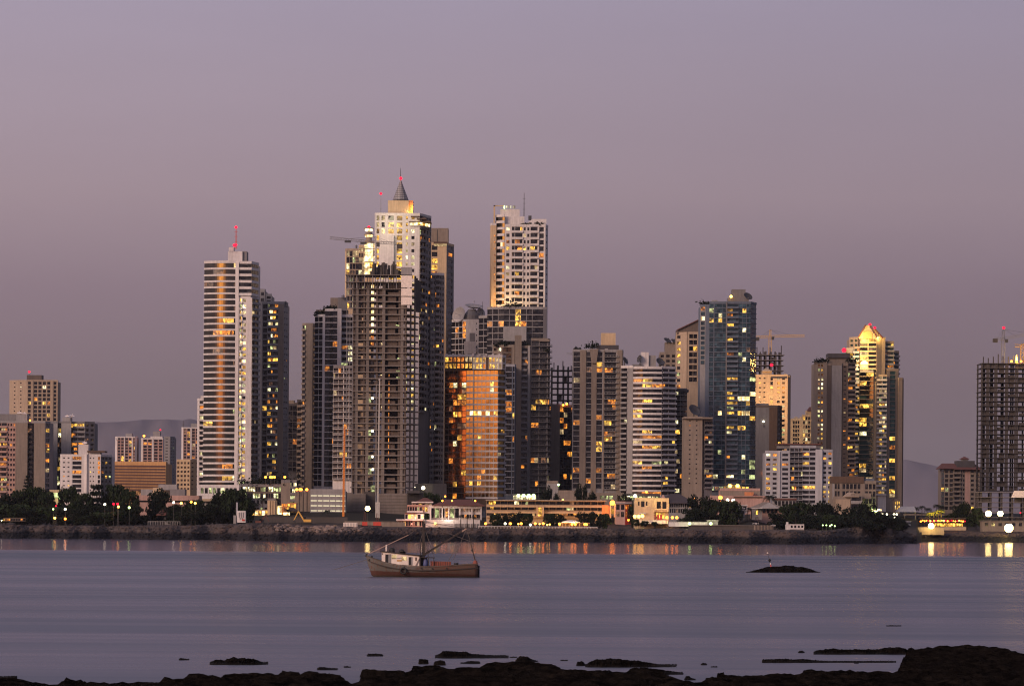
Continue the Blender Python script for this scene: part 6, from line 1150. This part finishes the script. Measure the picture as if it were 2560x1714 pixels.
# headland and far right shore
lamps([(2178, 1274), (2190, 1275)], 1440, 'lamp_green', .8, 'white green lamp at the foot of the golden tower', 'lamps at the golden tower foot', E=1500, col=(.9, 1, .5), ground=12); lamps([(2207, 1284), (2217, 1285), (2235, 1285), (2242, 1285), (2237, 1292)], 1420, 'lamp_white', .45, 'small white lamp on the headland road', 'white lamps on the headland road', ground=8)
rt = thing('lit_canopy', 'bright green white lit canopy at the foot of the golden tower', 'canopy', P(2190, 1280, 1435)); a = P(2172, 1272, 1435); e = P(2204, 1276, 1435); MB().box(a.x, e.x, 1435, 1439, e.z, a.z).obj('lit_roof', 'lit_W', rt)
for x in (2173, 2203): c = P(x, 1276, 1435.5); MB().bar((c.x, c.y, c.z - 4), c, .2).obj('post', 'white_dim', rt)
B = Bld('lower_lit_block', 'small block with paired yellow windows at the right foot of the golden tower', 1600, 2243, 1250, 'tan_dark', cap=10); B.block([(2236, 0), (2250, 0)], 1251, None, 'v3:1!1Wyy', 11, nf=2, depth=6); B.done()
rt = thing('white_tent', 'low white tent roof between the golden tower and the palm row', 'tent', P(2262, 1280, 1530)); a = P(2243, 1279, 1530); e = P(2290, 1279, 1530); t0 = P(2255, 1265, 1530); t1 = P(2288, 1266, 1530)
mb = MB(); mb.hexa([(a.x, 1528, a.z), (e.x, 1528, a.z), (e.x, 1540, a.z), (a.x, 1540, a.z), (t0.x, 1533, t0.z), (t1.x, 1533, t0.z), (t1.x, 1535, t0.z), (t0.x, 1535, t0.z)]); mb.obj('roof', 'white_cool', rt)
for x in (2245, 2262, 2288): c = P(x, 1279, 1529); MB().bar((c.x, 1529, c.z - 6), (c.x, 1529, c.z), .25).obj('post', 'white_dim', rt)
rt = thing('breakwater_wall', 'grey sloping sea wall where the headland meets the beach bar', 'wall', P(2280, 1335, 1480)); a = P(2262, 1304, 1480); e = P(2293, 1337, 1480)
MB().hexa([(a.x, 1478, e.z - 2), (e.x, 1478, e.z - 2), (e.x, 1500, e.z - 2), (a.x, 1500, e.z - 2), (a.x, 1482, a.z), (e.x - 3, 1482, a.z - 1), (e.x - 3, 1500, a.z - 1), (a.x, 1500, a.z)]).obj('wall_face', 'white_dim', rt); MB().box(a.x, e.x - 3, 1481, 1482, a.z, a.z + .4).obj('coping', 'white', rt)
B = Bld('promenade_bridge', 'long pale elevated promenade behind the beach palms', 1570, 2300, 1284, 'tan', cap=5); B.box('deck', 2262, 2460, 1284, 1287, 'tan', 0, 6)
for i in range(12): B.box('pillar', 2265 + i * 17, 2267 + i * 17, 1287, 1310, 'tan_dark', 1, 3)
B.done()
rt = thing('beach_bar', 'long beach bar strung with red and yellow lights at far right', 'beach bar', P(2355, 1318, 1510)); D = 1510
a = P(2300, 1296, D); e = P(2414, 1299, D); MB().box(a.x, e.x, D - 1, D + 6, a.z, a.z + .5).obj('roof', 'brown', rt)
for i in range(15): c = P(2303 + i * 7.8, 1300, D); MB().box(c.x - .1, c.x + .1, D, D + .2, c.z - 3.5, c.z + .6).obj('post', 'brown', rt)
rnd = random.Random(2)
for i in range(24): c = P(2302 + i * 4.8, 1301 + rnd.uniform(-1.2, 1.5), D - .3); MB().ball(c, rnd.uniform(.25, .42), 6).obj('string_light', rnd.choice(['lamp_orange', 'lamp_orange', 'lamp_orange', 'lamp_red', 'lamp_yellow']), rt, True)
a = P(2336, 1307, D); e = P(2408, 1315, D); MB().box(a.x, e.x, D + 1, D + 1.4, e.z, a.z).obj('lit_back_wall', 'lit_y', rt); MB().box(P(2300, 1312, D).x, P(2415, 1312, D).x, D - .5, D, P(2300, 1319, D).z - 1, P(2300, 1315.5, D).z).obj('counter', 'cream', rt)
rt = thing('sand_terrace', 'glowing yellow terrace slab under the left beach floodlight', 'terrace', P(2328, 1328, 1488)); a = P(2292, 1317, 1490); e = P(2360, 1326, 1490); MB().box(a.x, e.x, 1490, 1498, e.z - 2, e.z + 1.4).obj('slab', 'cream', rt); MB().box(a.x, e.x - 3, 1492, 1498, e.z + 1.4, a.z).obj('upper_step', 'cream', rt)
for x, y, D, r, E, l, c_, z0 in ((2328, 1314, 1486, 1.4, 20000, 'glaring warm floodlight left of the beach bar', (1, .75, .3), 3), (2471, 1283, 1530, 1.5, 60000, 'glaring greenish floodlight before the framed skeleton, left of the pair', (.9, 1, .55), 5), (2501, 1283, 1530, 1.4, 55000, 'glaring greenish floodlight before the framed skeleton, right of the pair', (.9, 1, .55), 5), (2522, 1319, 1484, 2.1, 34000, 'largest glaring warm floodlight near the right edge shore', (1, .8, .45), 3), (919, 1270, 1360, 1.1, 20000, 'glaring yellow floodlight on the podium of the huge unfinished tower', (1, .9, .4), 6)):
    lamps([(x, y)], D, 'lamp_flood', r, l, None, z0, 'floodlight', E, c_)
tree(2462, 1300, 22, 1520, 'small bush glowing green under the left greenish floodlight', i=1, ybase=1318, name2='garden_shrub')
rt = thing('site_shed', 'low pale shed below the greenish floodlights', 'shed', P(2500, 1318, 1512)); a = P(2456, 1302, 1512); e = P(2560, 1318, 1512); MB().box(a.x, e.x, 1512, 1520, e.z - 2, a.z).obj('body', 'tan', rt); MB().box(a.x - .5, e.x + 30, 1511.5, 1521, a.z, a.z + .4).obj('roof', 'concrete', rt)
for i in range(6): c = P(2462 + i * 17, 1306, 1512); MB().box(c.x, c.x + 1.6, 1511.9, 1512, c.z - 1.6, c.z).obj('window', 'glass', rt)
# small lamps in the left trees
for x, y, m, l, E, cc in ((140, 1264, 'lamp_red', 'small red lamp among the left trees', 30, (1, .1, .05)), (133, 1272, 'lamp_green', 'small green lamp below the red one in the left trees', 30, (.3, 1, .3)), (163, 1272, 'lamp_white', 'round white lamp in the left trees', 300, (1, .9, .6)), (163, 1296, 'lamp_orange', 'orange lamp low in the left trees under the white one', 250, (1, .4, .1)), (137, 1294, 'lamp_yellow', 'dim yellow lamp by the lit bush, lower left', 300, (1, .6, .1)), (262, 1260, 'lamp_white', 'small blue white lamp left of the red glow in the trees', 100, (.9, .9, 1)), (284, 1259, 'lamp_red', 'tiny red lamp left of the larger red lamp', 200, (1, .2, .05)), (294, 1259, 'lamp_red', 'larger red lamp over the orange lit fronds', 900, (1, .2, .03)), (296, 1266, 'lamp_yellow', 'yellow lamp under the larger red lamp', 300, (1, .6, .2)), (323, 1268, 'lamp_green', 'bright green white lamp right of the red glow', 300, (.6, 1, .4)), (434, 1255, 'lamp_white', 'leftmost tiny lamp under the pink canopy', 60, (1, 1, .8)), (453, 1257, 'lamp_yellow', 'yellow lamp under the pink canopy, centre', 200, (1, .8, .3)), (478, 1254, 'lamp_orange', 'orange lamp under the pink canopy, right', 100, (1, .5, .2)), (488, 1257, 'lamp_yellow', 'large yellow lamp right under the pink canopy', 300, (1, .8, .3)), (1396, 1211, 'lamp_green', 'bright green white lamp on the pale wall right of the pier tower', 900, (.8, 1, .6)), (1734, 1246, 'lamp_orange', 'tiny orange lamp right of the hip roofed hall', 60, (1, .5, .2)), (2551, 1281, 'lamp_red', 'small red lamp at the right edge skeleton', 30, (1, .2, .1))):
    D = {True: 1322}.get(x < 500, 1405); D = 1500 if x > 2500 else (1310 if x < 340 else D); lamps([(x, y)], D, m, .5 if E > 50 else .35, l, None, None, 'street_lamp', E, cc)
B = Bld('lit_kiosk', 'low kiosk row with an orange lit strip at the far left above the bank', 1312, 40, 1296, 'tan_dark', cap=8, lit=(.6, 'oy')); B.block([(8, 0), (64, 0)], 1294, 1302, 'W9:1!.5oy', 8, nf=1, depth=4, par=.1); B.done()
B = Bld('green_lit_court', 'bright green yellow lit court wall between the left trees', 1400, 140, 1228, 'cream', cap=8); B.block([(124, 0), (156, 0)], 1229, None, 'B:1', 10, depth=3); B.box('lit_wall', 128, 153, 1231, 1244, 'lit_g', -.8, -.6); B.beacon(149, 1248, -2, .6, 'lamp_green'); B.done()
lamps([(4, 1300)], 1312, 'lamp_white', .25, 'tiny white lamp at the far left edge above the bank', None, None, 'street_lamp')
B = Bld('shopfront_row', 'bright white lit glass shopfront row at the foot of the pier tower', 1450, 1315, 1235, 'white_dim', cap=20, lit=(1, 'WWw')); B.block([(1283, 0), (1340, 0)], 1237, 1248, 'c9:1', 11, nf=1, depth=8, par=.4)
for x in (1296, 1309, 1322, 1334): B.beacon(x, 1238, -1, .75, 'lamp_green')
B.done()
B = Bld('tan_retaining_block', 'plain tan stepped block under the brown block, centre right', 1450, 1420, 1210, 'tan', cap=10, lit=(1, 'g')); B.block([(1367, 6), (1395, 6)], 1206, None, 'B:1/white_dim', 16, depth=8); B.block([(1395, 0), (1440, 0)], 1230, None, 'B:1', 16, depth=10); B.block([(1437, 2), (1560, 2)], 1236, None, 'B:7 W3:4!.9g B:1 W2:2!.5g', 12, nf=1, depth=10); B.done()
B = Bld('lit_lobby', 'row of white lit lobby windows left of the cream villa roof', 1455, 1595, 1238, 'grey_dark', cap=20, lit=(.8, 'gwg')); B.block([(1553, 0), (1650, 0)], 1238, None, 'W9:1', 12, nf=1, depth=10); B.beacon(1588, 1239, -2, .8, 'lamp_white'); B.beacon(1572, 1241, -2, .5, 'lamp_white'); B.beacon(1616, 1229, -2, .5, 'lamp_orange'); B.done()
# ------------------------------------------------------------------ the fishing boat
BD = groundD(1055, 1441.0); KX = BD / F
def bp(x, y): p = P(x, y, BD); return p.x, p.z          # crop pixel helpers
def Q(cx, cy): return bp(880 + cx / 6.506, 1300 + cy / 6.506)
bx, _ = Q(1160, 920)
rt = thing('fishing_boat', 'old wooden fishing boat with white cabin and rusty hull, anchored in mid water', 'boat', (bx, BD, 0))
# stations: (cx, sheer cy, half beam m)
ST = [(232, 560, .08), (262, 588, .55), (320, 618, 1.1), (420, 650, 1.65), (560, 690, 2.05), (740, 724, 2.25), (900, 738, 2.3), (1100, 752, 2.35), (1300, 752, 2.3), (1500, 744, 2.25), (1700, 734, 2.15), (1880, 722, 2.0), (1990, 714, 1.85), (2052, 716, 1.7)]
KL = [(232, 600), (262, 720), (300, 830), (330, 925), (2050, 925)]    # stem line: hull bottom edge along the bow
mb = MB(); rows = 9; secs = []
for cx, cy, hb in ST:
    x, zs = Q(cx, cy); zk = max(-.5, Q(cx, pw(cx, KL))[1]) if cx < 330 else -.5; s = []
    for k in range(rows):
        v = k / (rows - 1); z = lerp(zs, zk, v); f = max(.0, 1 - .55 * v ** 2.2) if cx > 600 else (1 - v ** 1.3 * .85)
        s.append((x, hb * f if not (k == rows - 1 and cx < 330) else .03, z))
    secs.append(s)
for sg in (-1, 1):
    n0 = len(mb.v)
    for s in secs:
        for (x, h, z) in s: mb.v.append(Vector((x, BD + sg * h, z)))
    for i in range(len(secs) - 1):
        for k in range(rows - 1):
            a = n0 + i * rows + k; q = (a, a + rows, a + rows + 1, a + 1); mb.f.append(q if sg < 0 else q[::-1])
n = len(ST); last = (n - 1) * rows; off = n * rows
for k in range(rows - 1): mb.f.append((last + k, off + last + k, off + last + k + 1, last + k + 1))
t = NT('hull_paint'); p = t.pos(); z = t.n('ShaderNodeSeparateXYZ', {0: p}).outputs; n1 = t.noise(t.vmul(p, (.9, 1, 1.6)), 1.3, 5, .65); n2 = t.noise(t.vmul(p, (3, 1, .25)), 1.5, 4, .7)
xb0, xb1 = Q(300, 0)[0], Q(2000, 0)[0]
u = t.n('ShaderNodeMapRange', {0: z[0], 1: xb0, 2: xb1}).outputs[0]
upper = t.mix(t.n('ShaderNodeMapRange', {0: t.math('ADD', u, t.math('MULTIPLY', t.math('SUBTRACT', n1, .5), .9)), 1: .42, 2: .62}).outputs[0], c4((.105, .10, .095)), c4((.085, .052, .040)))
upper = t.mix(t.ramp(t.math('MULTIPLY', n2, n1), [(.28, 0.), (.38, 1.)]), upper, c4((.11, .035, .018)))
zl = t.math('SUBTRACT', z[2], t.math('MULTIPLY', t.math('SUBTRACT', .5, u), .5)); lowm = t.n('ShaderNodeMapRange', {0: t.math('ADD', zl, t.math('MULTIPLY', t.math('SUBTRACT', n1, .5), .35)), 1: .62, 2: .72}).outputs[0]
low = t.mix(n1, c4((.05, .016, .011)), c4((.085, .036, .026))); low = t.mix(t.n('ShaderNodeMapRange', {0: z[2], 1: .05, 2: .3}).outputs[0], c4((.03, .025, .02)), low)
t.pbr(t.mix(lowm, low, upper), .75, normal=t.bump(n2, .2, .1)); mb.obj('hull', 'hull_paint', rt, True)
# rubbing strake, rail cap
for nm, dz, hgt, pr, m in (('rub_rail', -.62, .14, .10, 'mast_brown'), ('rail_cap', .02, .12, .10, 'tan_dark')):
    mb = MB()
    for (c0, s0, h0), (c1, s1, h1) in zip(ST[1:], ST[2:]):
        x0, z0 = Q(c0, s0); x1, z1 = Q(c1, s1); k = .97 if dz < 0 else 1
        for sg in (-1, 1): y0, y1 = BD + sg * (h0 * k + pr), BD + sg * (h1 * k + pr); a, b = BD + sg * (h0 * k - .1), BD + sg * (h1 * k - .1); v = [(x0, y0, z0 + dz), (x1, y1, z1 + dz), (x1, b, z1 + dz), (x0, a, z0 + dz)]; mb.hexa(v + [(q[0], q[1], q[2] + hgt) for q in v])
    mb.obj(nm, m, rt)
mb = MB()
for (c0, s0, h0), (c1, s1, h1) in zip(ST, ST[1:]):
    x0, z0 = Q(c0, s0); x1, z1 = Q(c1, s1); n = len(mb.v); d = .55; mb.v += [Vector((x0, BD - h0 * .95, z0 - d)), Vector((x1, BD - h1 * .95, z1 - d)), Vector((x1, BD + h1 * .95, z1 - d)), Vector((x0, BD + h0 * .95, z0 - d))]; mb.f.append((n, n + 1, n + 2, n + 3))
mb.obj('deck', 'mast_brown', rt)
# cabin
x0, zt0 = Q(490, 505); x1, zt1 = Q(1100, 580); _, zb0 = Q(490, 680); _, zb1 = Q(1100, 750); y0, y1 = BD - 1.45, BD + 1.45
cab = MB().hexa([(x0, y0, zb0 - .4), (x1, y0, zb1 - .2), (x1, y1, zb1 - .2), (x0, y1, zb0 - .4), (x0, y0, zt0), (x1, y0, zt1), (x1, y1, zt1), (x0, y1, zt0)]).obj('cabin', 'board_white', rt)
MB().hexa([(x0 - .3, y0 - .2, zt0), (x1 + .15, y0 - .2, zt1), (x1 + .15, y1 + .2, zt1), (x0 - .3, y1 + .2, zt0), (x0 - .3, y0 - .2, zt0 + .13), (x1 + .15, y0 - .2, zt1 + .13), (x1 + .15, y1 + .2, zt1 + .13), (x0 - .3, y1 + .2, zt0 + .13)]).obj('cabin_roof', 'mast_brown', rt)
def cb(nm, ax, ay, bx_, by_, m, d=.03):
    a, za = Q(ax, ay); b, zb = Q(bx_, by_); return MB().box(a, b, y0 - d, y0 + .02, zb, za).obj(nm, m, cab)
cb('door', 548, 548, 598, 682, 'black'); cb('door', 926, 592, 966, 724, 'black'); cb('sliding_door', 598, 545, 640, 690, 'white_dim', .06); cb('sliding_door', 966, 592, 985, 726, 'white_dim', .06)
cb('window', 652, 556, 738, 624, 'lit_c'); cb('window', 812, 584, 900, 648, 'lit_c'); cb('window_frame', 728, 560, 734, 622, 'white', .06); cb('rust_patch', 735, 636, 815, 664, 'stripe_orange'); cb('small_window', 1034, 598, 1058, 655, 'brown'); cb('writing_mark', 742, 612, 780, 620, 'black'); cb('writing_mark', 780, 602, 812, 611, 'black'); cb('front_window', 494, 530, 508, 552, 'brown')
# roof gear
x, z = Q(562, 500); MB().lathe((x, BD - .6, z), [(.12, 0), (.14, .5), (.1, .75), (.16, .8), (.05, 1.0)], 10).obj('chimney_pipe', 'board_white', rt)
for cx, cy, r_ in ((650, 490, .42), (805, 515, .45)):
    x, z = Q(cx, cy); MB().lathe((x, BD, z - .3), [(r_, 0), (r_ * 1.05, .3), (r_ * .8, .6), (r_ * .3, .75)], 12).obj('roof_drum', 'rubber', rt)
mb = MB(); rr = random.Random(1)
for k in range(14): x, z = Q(rr.uniform(800, 860), rr.uniform(510, 550)); leafy = mb.box(x - .2, x + .2, BD - .5, BD + .3, z - .15, z + .1)
mb.obj('net_heap', 'rope', rt)
# awning over the aft deck, drum, bundle
a, z = Q(1100, 592); b, z2 = Q(1345, 600); MB().hexa([(a, y0, z - .12), (b, y0, z2 - .12), (b, y1, z2 - .12), (a, y1, z - .12), (a, y0, z), (b, y0, z2), (b, y1, z2), (a, y1, z)]).obj('awning', 'mast_brown', rt)
for cx in (1118, 1250, 1335): x, z = Q(cx, 600); _, zb = Q(cx, 750); MB().bar((x, y0 + .1, zb - .3), (x, y0 + .1, z), .1).obj('awning_post', 'mast_brown', rt)
x, z = Q(1150, 740); MB().box(x - .7, x + .5, BD - .9, BD + .9, z - .4, z + 1.7).obj('winch_housing', 'black', rt); x, z = Q(1200, 740); MB().lathe((x, BD - .8, z - .3), [(.42, 0), (.45, .6), (.38, 1.0), (.2, 1.5), (.12, 1.8)], 12).obj('blue_bundle', 'blue_paint', rt, True)  # dark blue shape of unclear kind under the awning, drawn as a bundle
a, z = Q(1280, 662); b, z2 = Q(1610, 672); _, zb = Q(1280, 750); mb = MB().hexa([(a, BD - 1.2, zb - .3), (b, BD - 1.2, zb - .3), (b, BD + 1.2, zb - .3), (a, BD + 1.2, zb - .3), (a, BD - 1.2, z), (b, BD - 1.2, z2), (b, BD + 1.2, z2), (a, BD + 1.2, z)]); mb.obj('hatch_box', 'wood_red', rt)
for i in range(9): x = lerp(a, b, (i + .5) / 9); MB().box(x - .03, x + .03, BD - 1.24, BD - 1.2, zb - .2, z - .05).obj('hatch_plank_joint', 'mast_brown', rt)
x, z = Q(1695, 722); MB().lathe((x, BD - 1.2, z - .2), [(.35, 0), (.35, .5)], 12).obj('fish_tub', 'rubber', rt)
# masts and spars
def sp(nm, c0, c1, w0, w1, m, dy0=0, dy1=0, par=rt):
    a = Q(*c0); b = Q(*c1); return MB().bar((a[0], BD + dy0, a[1]), (b[0], BD + dy1, b[1]), w0, w1).obj(nm, m, par)
sp('main_mast', (1163, 740), (1163, 20), .46, .30, 'mast_brown'); sp('mast_tackle', (1118, 560), (1118, 330), .16, .1, 'mast_brown', -.4, -.3); sp('topmast', (1160, 140), (1165, -20), .2, .12, 'white_dim')
sp('cross_tree', (1118, 140), (1210, 175), .14, .14, 'mast_brown'); sp('cross_tree', (1100, 185), (1205, 150), .12, .12, 'mast_brown'); sp('masthead_block', (1150, 60), (1176, 60), .5, .5, 'mast_brown')
sp('cargo_boom', (1165, 560), (1860, 135), .34, .18, 'mast_brown', -.3, 0); sp('boom_tip', (1560, 320), (1862, 133), .27, .20, 'spar', -.02, -.02)
sp('fore_stay', (232, 560), (920, 235), .13, .10, 'spar'); sp('fore_stay', (920, 235), (1160, 60), .08, .06, 'rope'); sp('stern_mast', (2012, 680), (1922, 340), .20, .11, 'mast_brown'); sp('stern_mast_collar', (1940, 480), (1965, 490), .3, .3, 'rubber')
for a, b in (((1922, 340), (1862, 135)), ((1922, 340), (1163, 60)), ((1860, 135), (1163, 20)), ((1163, 60), (1330, 590)), ((1163, 160), (1040, 580)), ((1695, 450), (1540, 700)), ((1862, 135), (1650, 640))): sp('rigging_line', a, b, .07, .07, 'rope')
sp('davit', (1240, 590), (1235, 470), .14, .1, 'mast_brown', -.5, -.5); sp('anchor_chain', (240, 640), (-290, 800), .07, .07, 'rope'); sp('bow_post', (232, 590), (238, 540), .3, .25, 'rubber'); sp('bollard', (325, 618), (325, 575), .3, .26, 'rubber', -.5, -.5); sp('cabin_prop', (1040, 735), (1096, 625), .1, .08, 'spar', -1.6, -1.5)
x, z = Q(845, 815); mb = MB(); seg = 20
for i in range(seg):
    for j in range(8): A_ = 2 * math.pi * i / seg; B_ = 2 * math.pi * j / 8; r_ = .42 + .13 * math.cos(B_); mb.v.append(Vector((x + r_ * math.cos(A_), BD - 2.45 + .13 * math.sin(B_), z + r_ * math.sin(A_))))
for i in range(seg):
    for j in range(8): mb.f.append((i * 8 + j, ((i + 1) % seg) * 8 + j, ((i + 1) % seg) * 8 + (j + 1) % 8, i * 8 + (j + 1) % 8))
mb.obj('tyre_fender', 'rubber', rt, True); sp('fender_rope', (852, 720), (848, 770), .06, .06, 'rope', -2.4, -2.45)
for cx, cy in ((285, 635), (1135, 775), (1312, 780), (1545, 775)): x, z = Q(cx, cy); h = pw(cx, [(q[0], q[2]) for q in ST]); MB().lathe((x, BD - h - .06, z), [(.12, -.05), (.12, .05)], 10, Vector((0, 1, 0))).obj('scupper', 'rubber', rt)
x, z = Q(2052, 765); MB().box(x - .1, x + .22, BD - .5, BD + .5, -.4, z + .3).obj('rudder', 'black', rt); x, z = Q(2005, 700); MB().lathe((x, BD - .2, z - .1), [(.3, -.3), (.4, .1), (.25, .5), (.1, .6)], 10).obj('stern_winch', 'wood_red', rt)
# ------------------------------------------------------------------ the hazy air
t = NT('haze'); v = t.n('ShaderNodeVolumePrincipled', {'Color': (.70, .70, .84, 1), 'Density': 1.6e-5, 'Anisotropy': 0.0}); t.L.new(v.outputs[0], t.out.inputs['Volume'])
hz = MB().box(-13000, 13000, -300, 20500, -30, 560).obj('haze', 'haze'); tag(hz, kind='stuff')
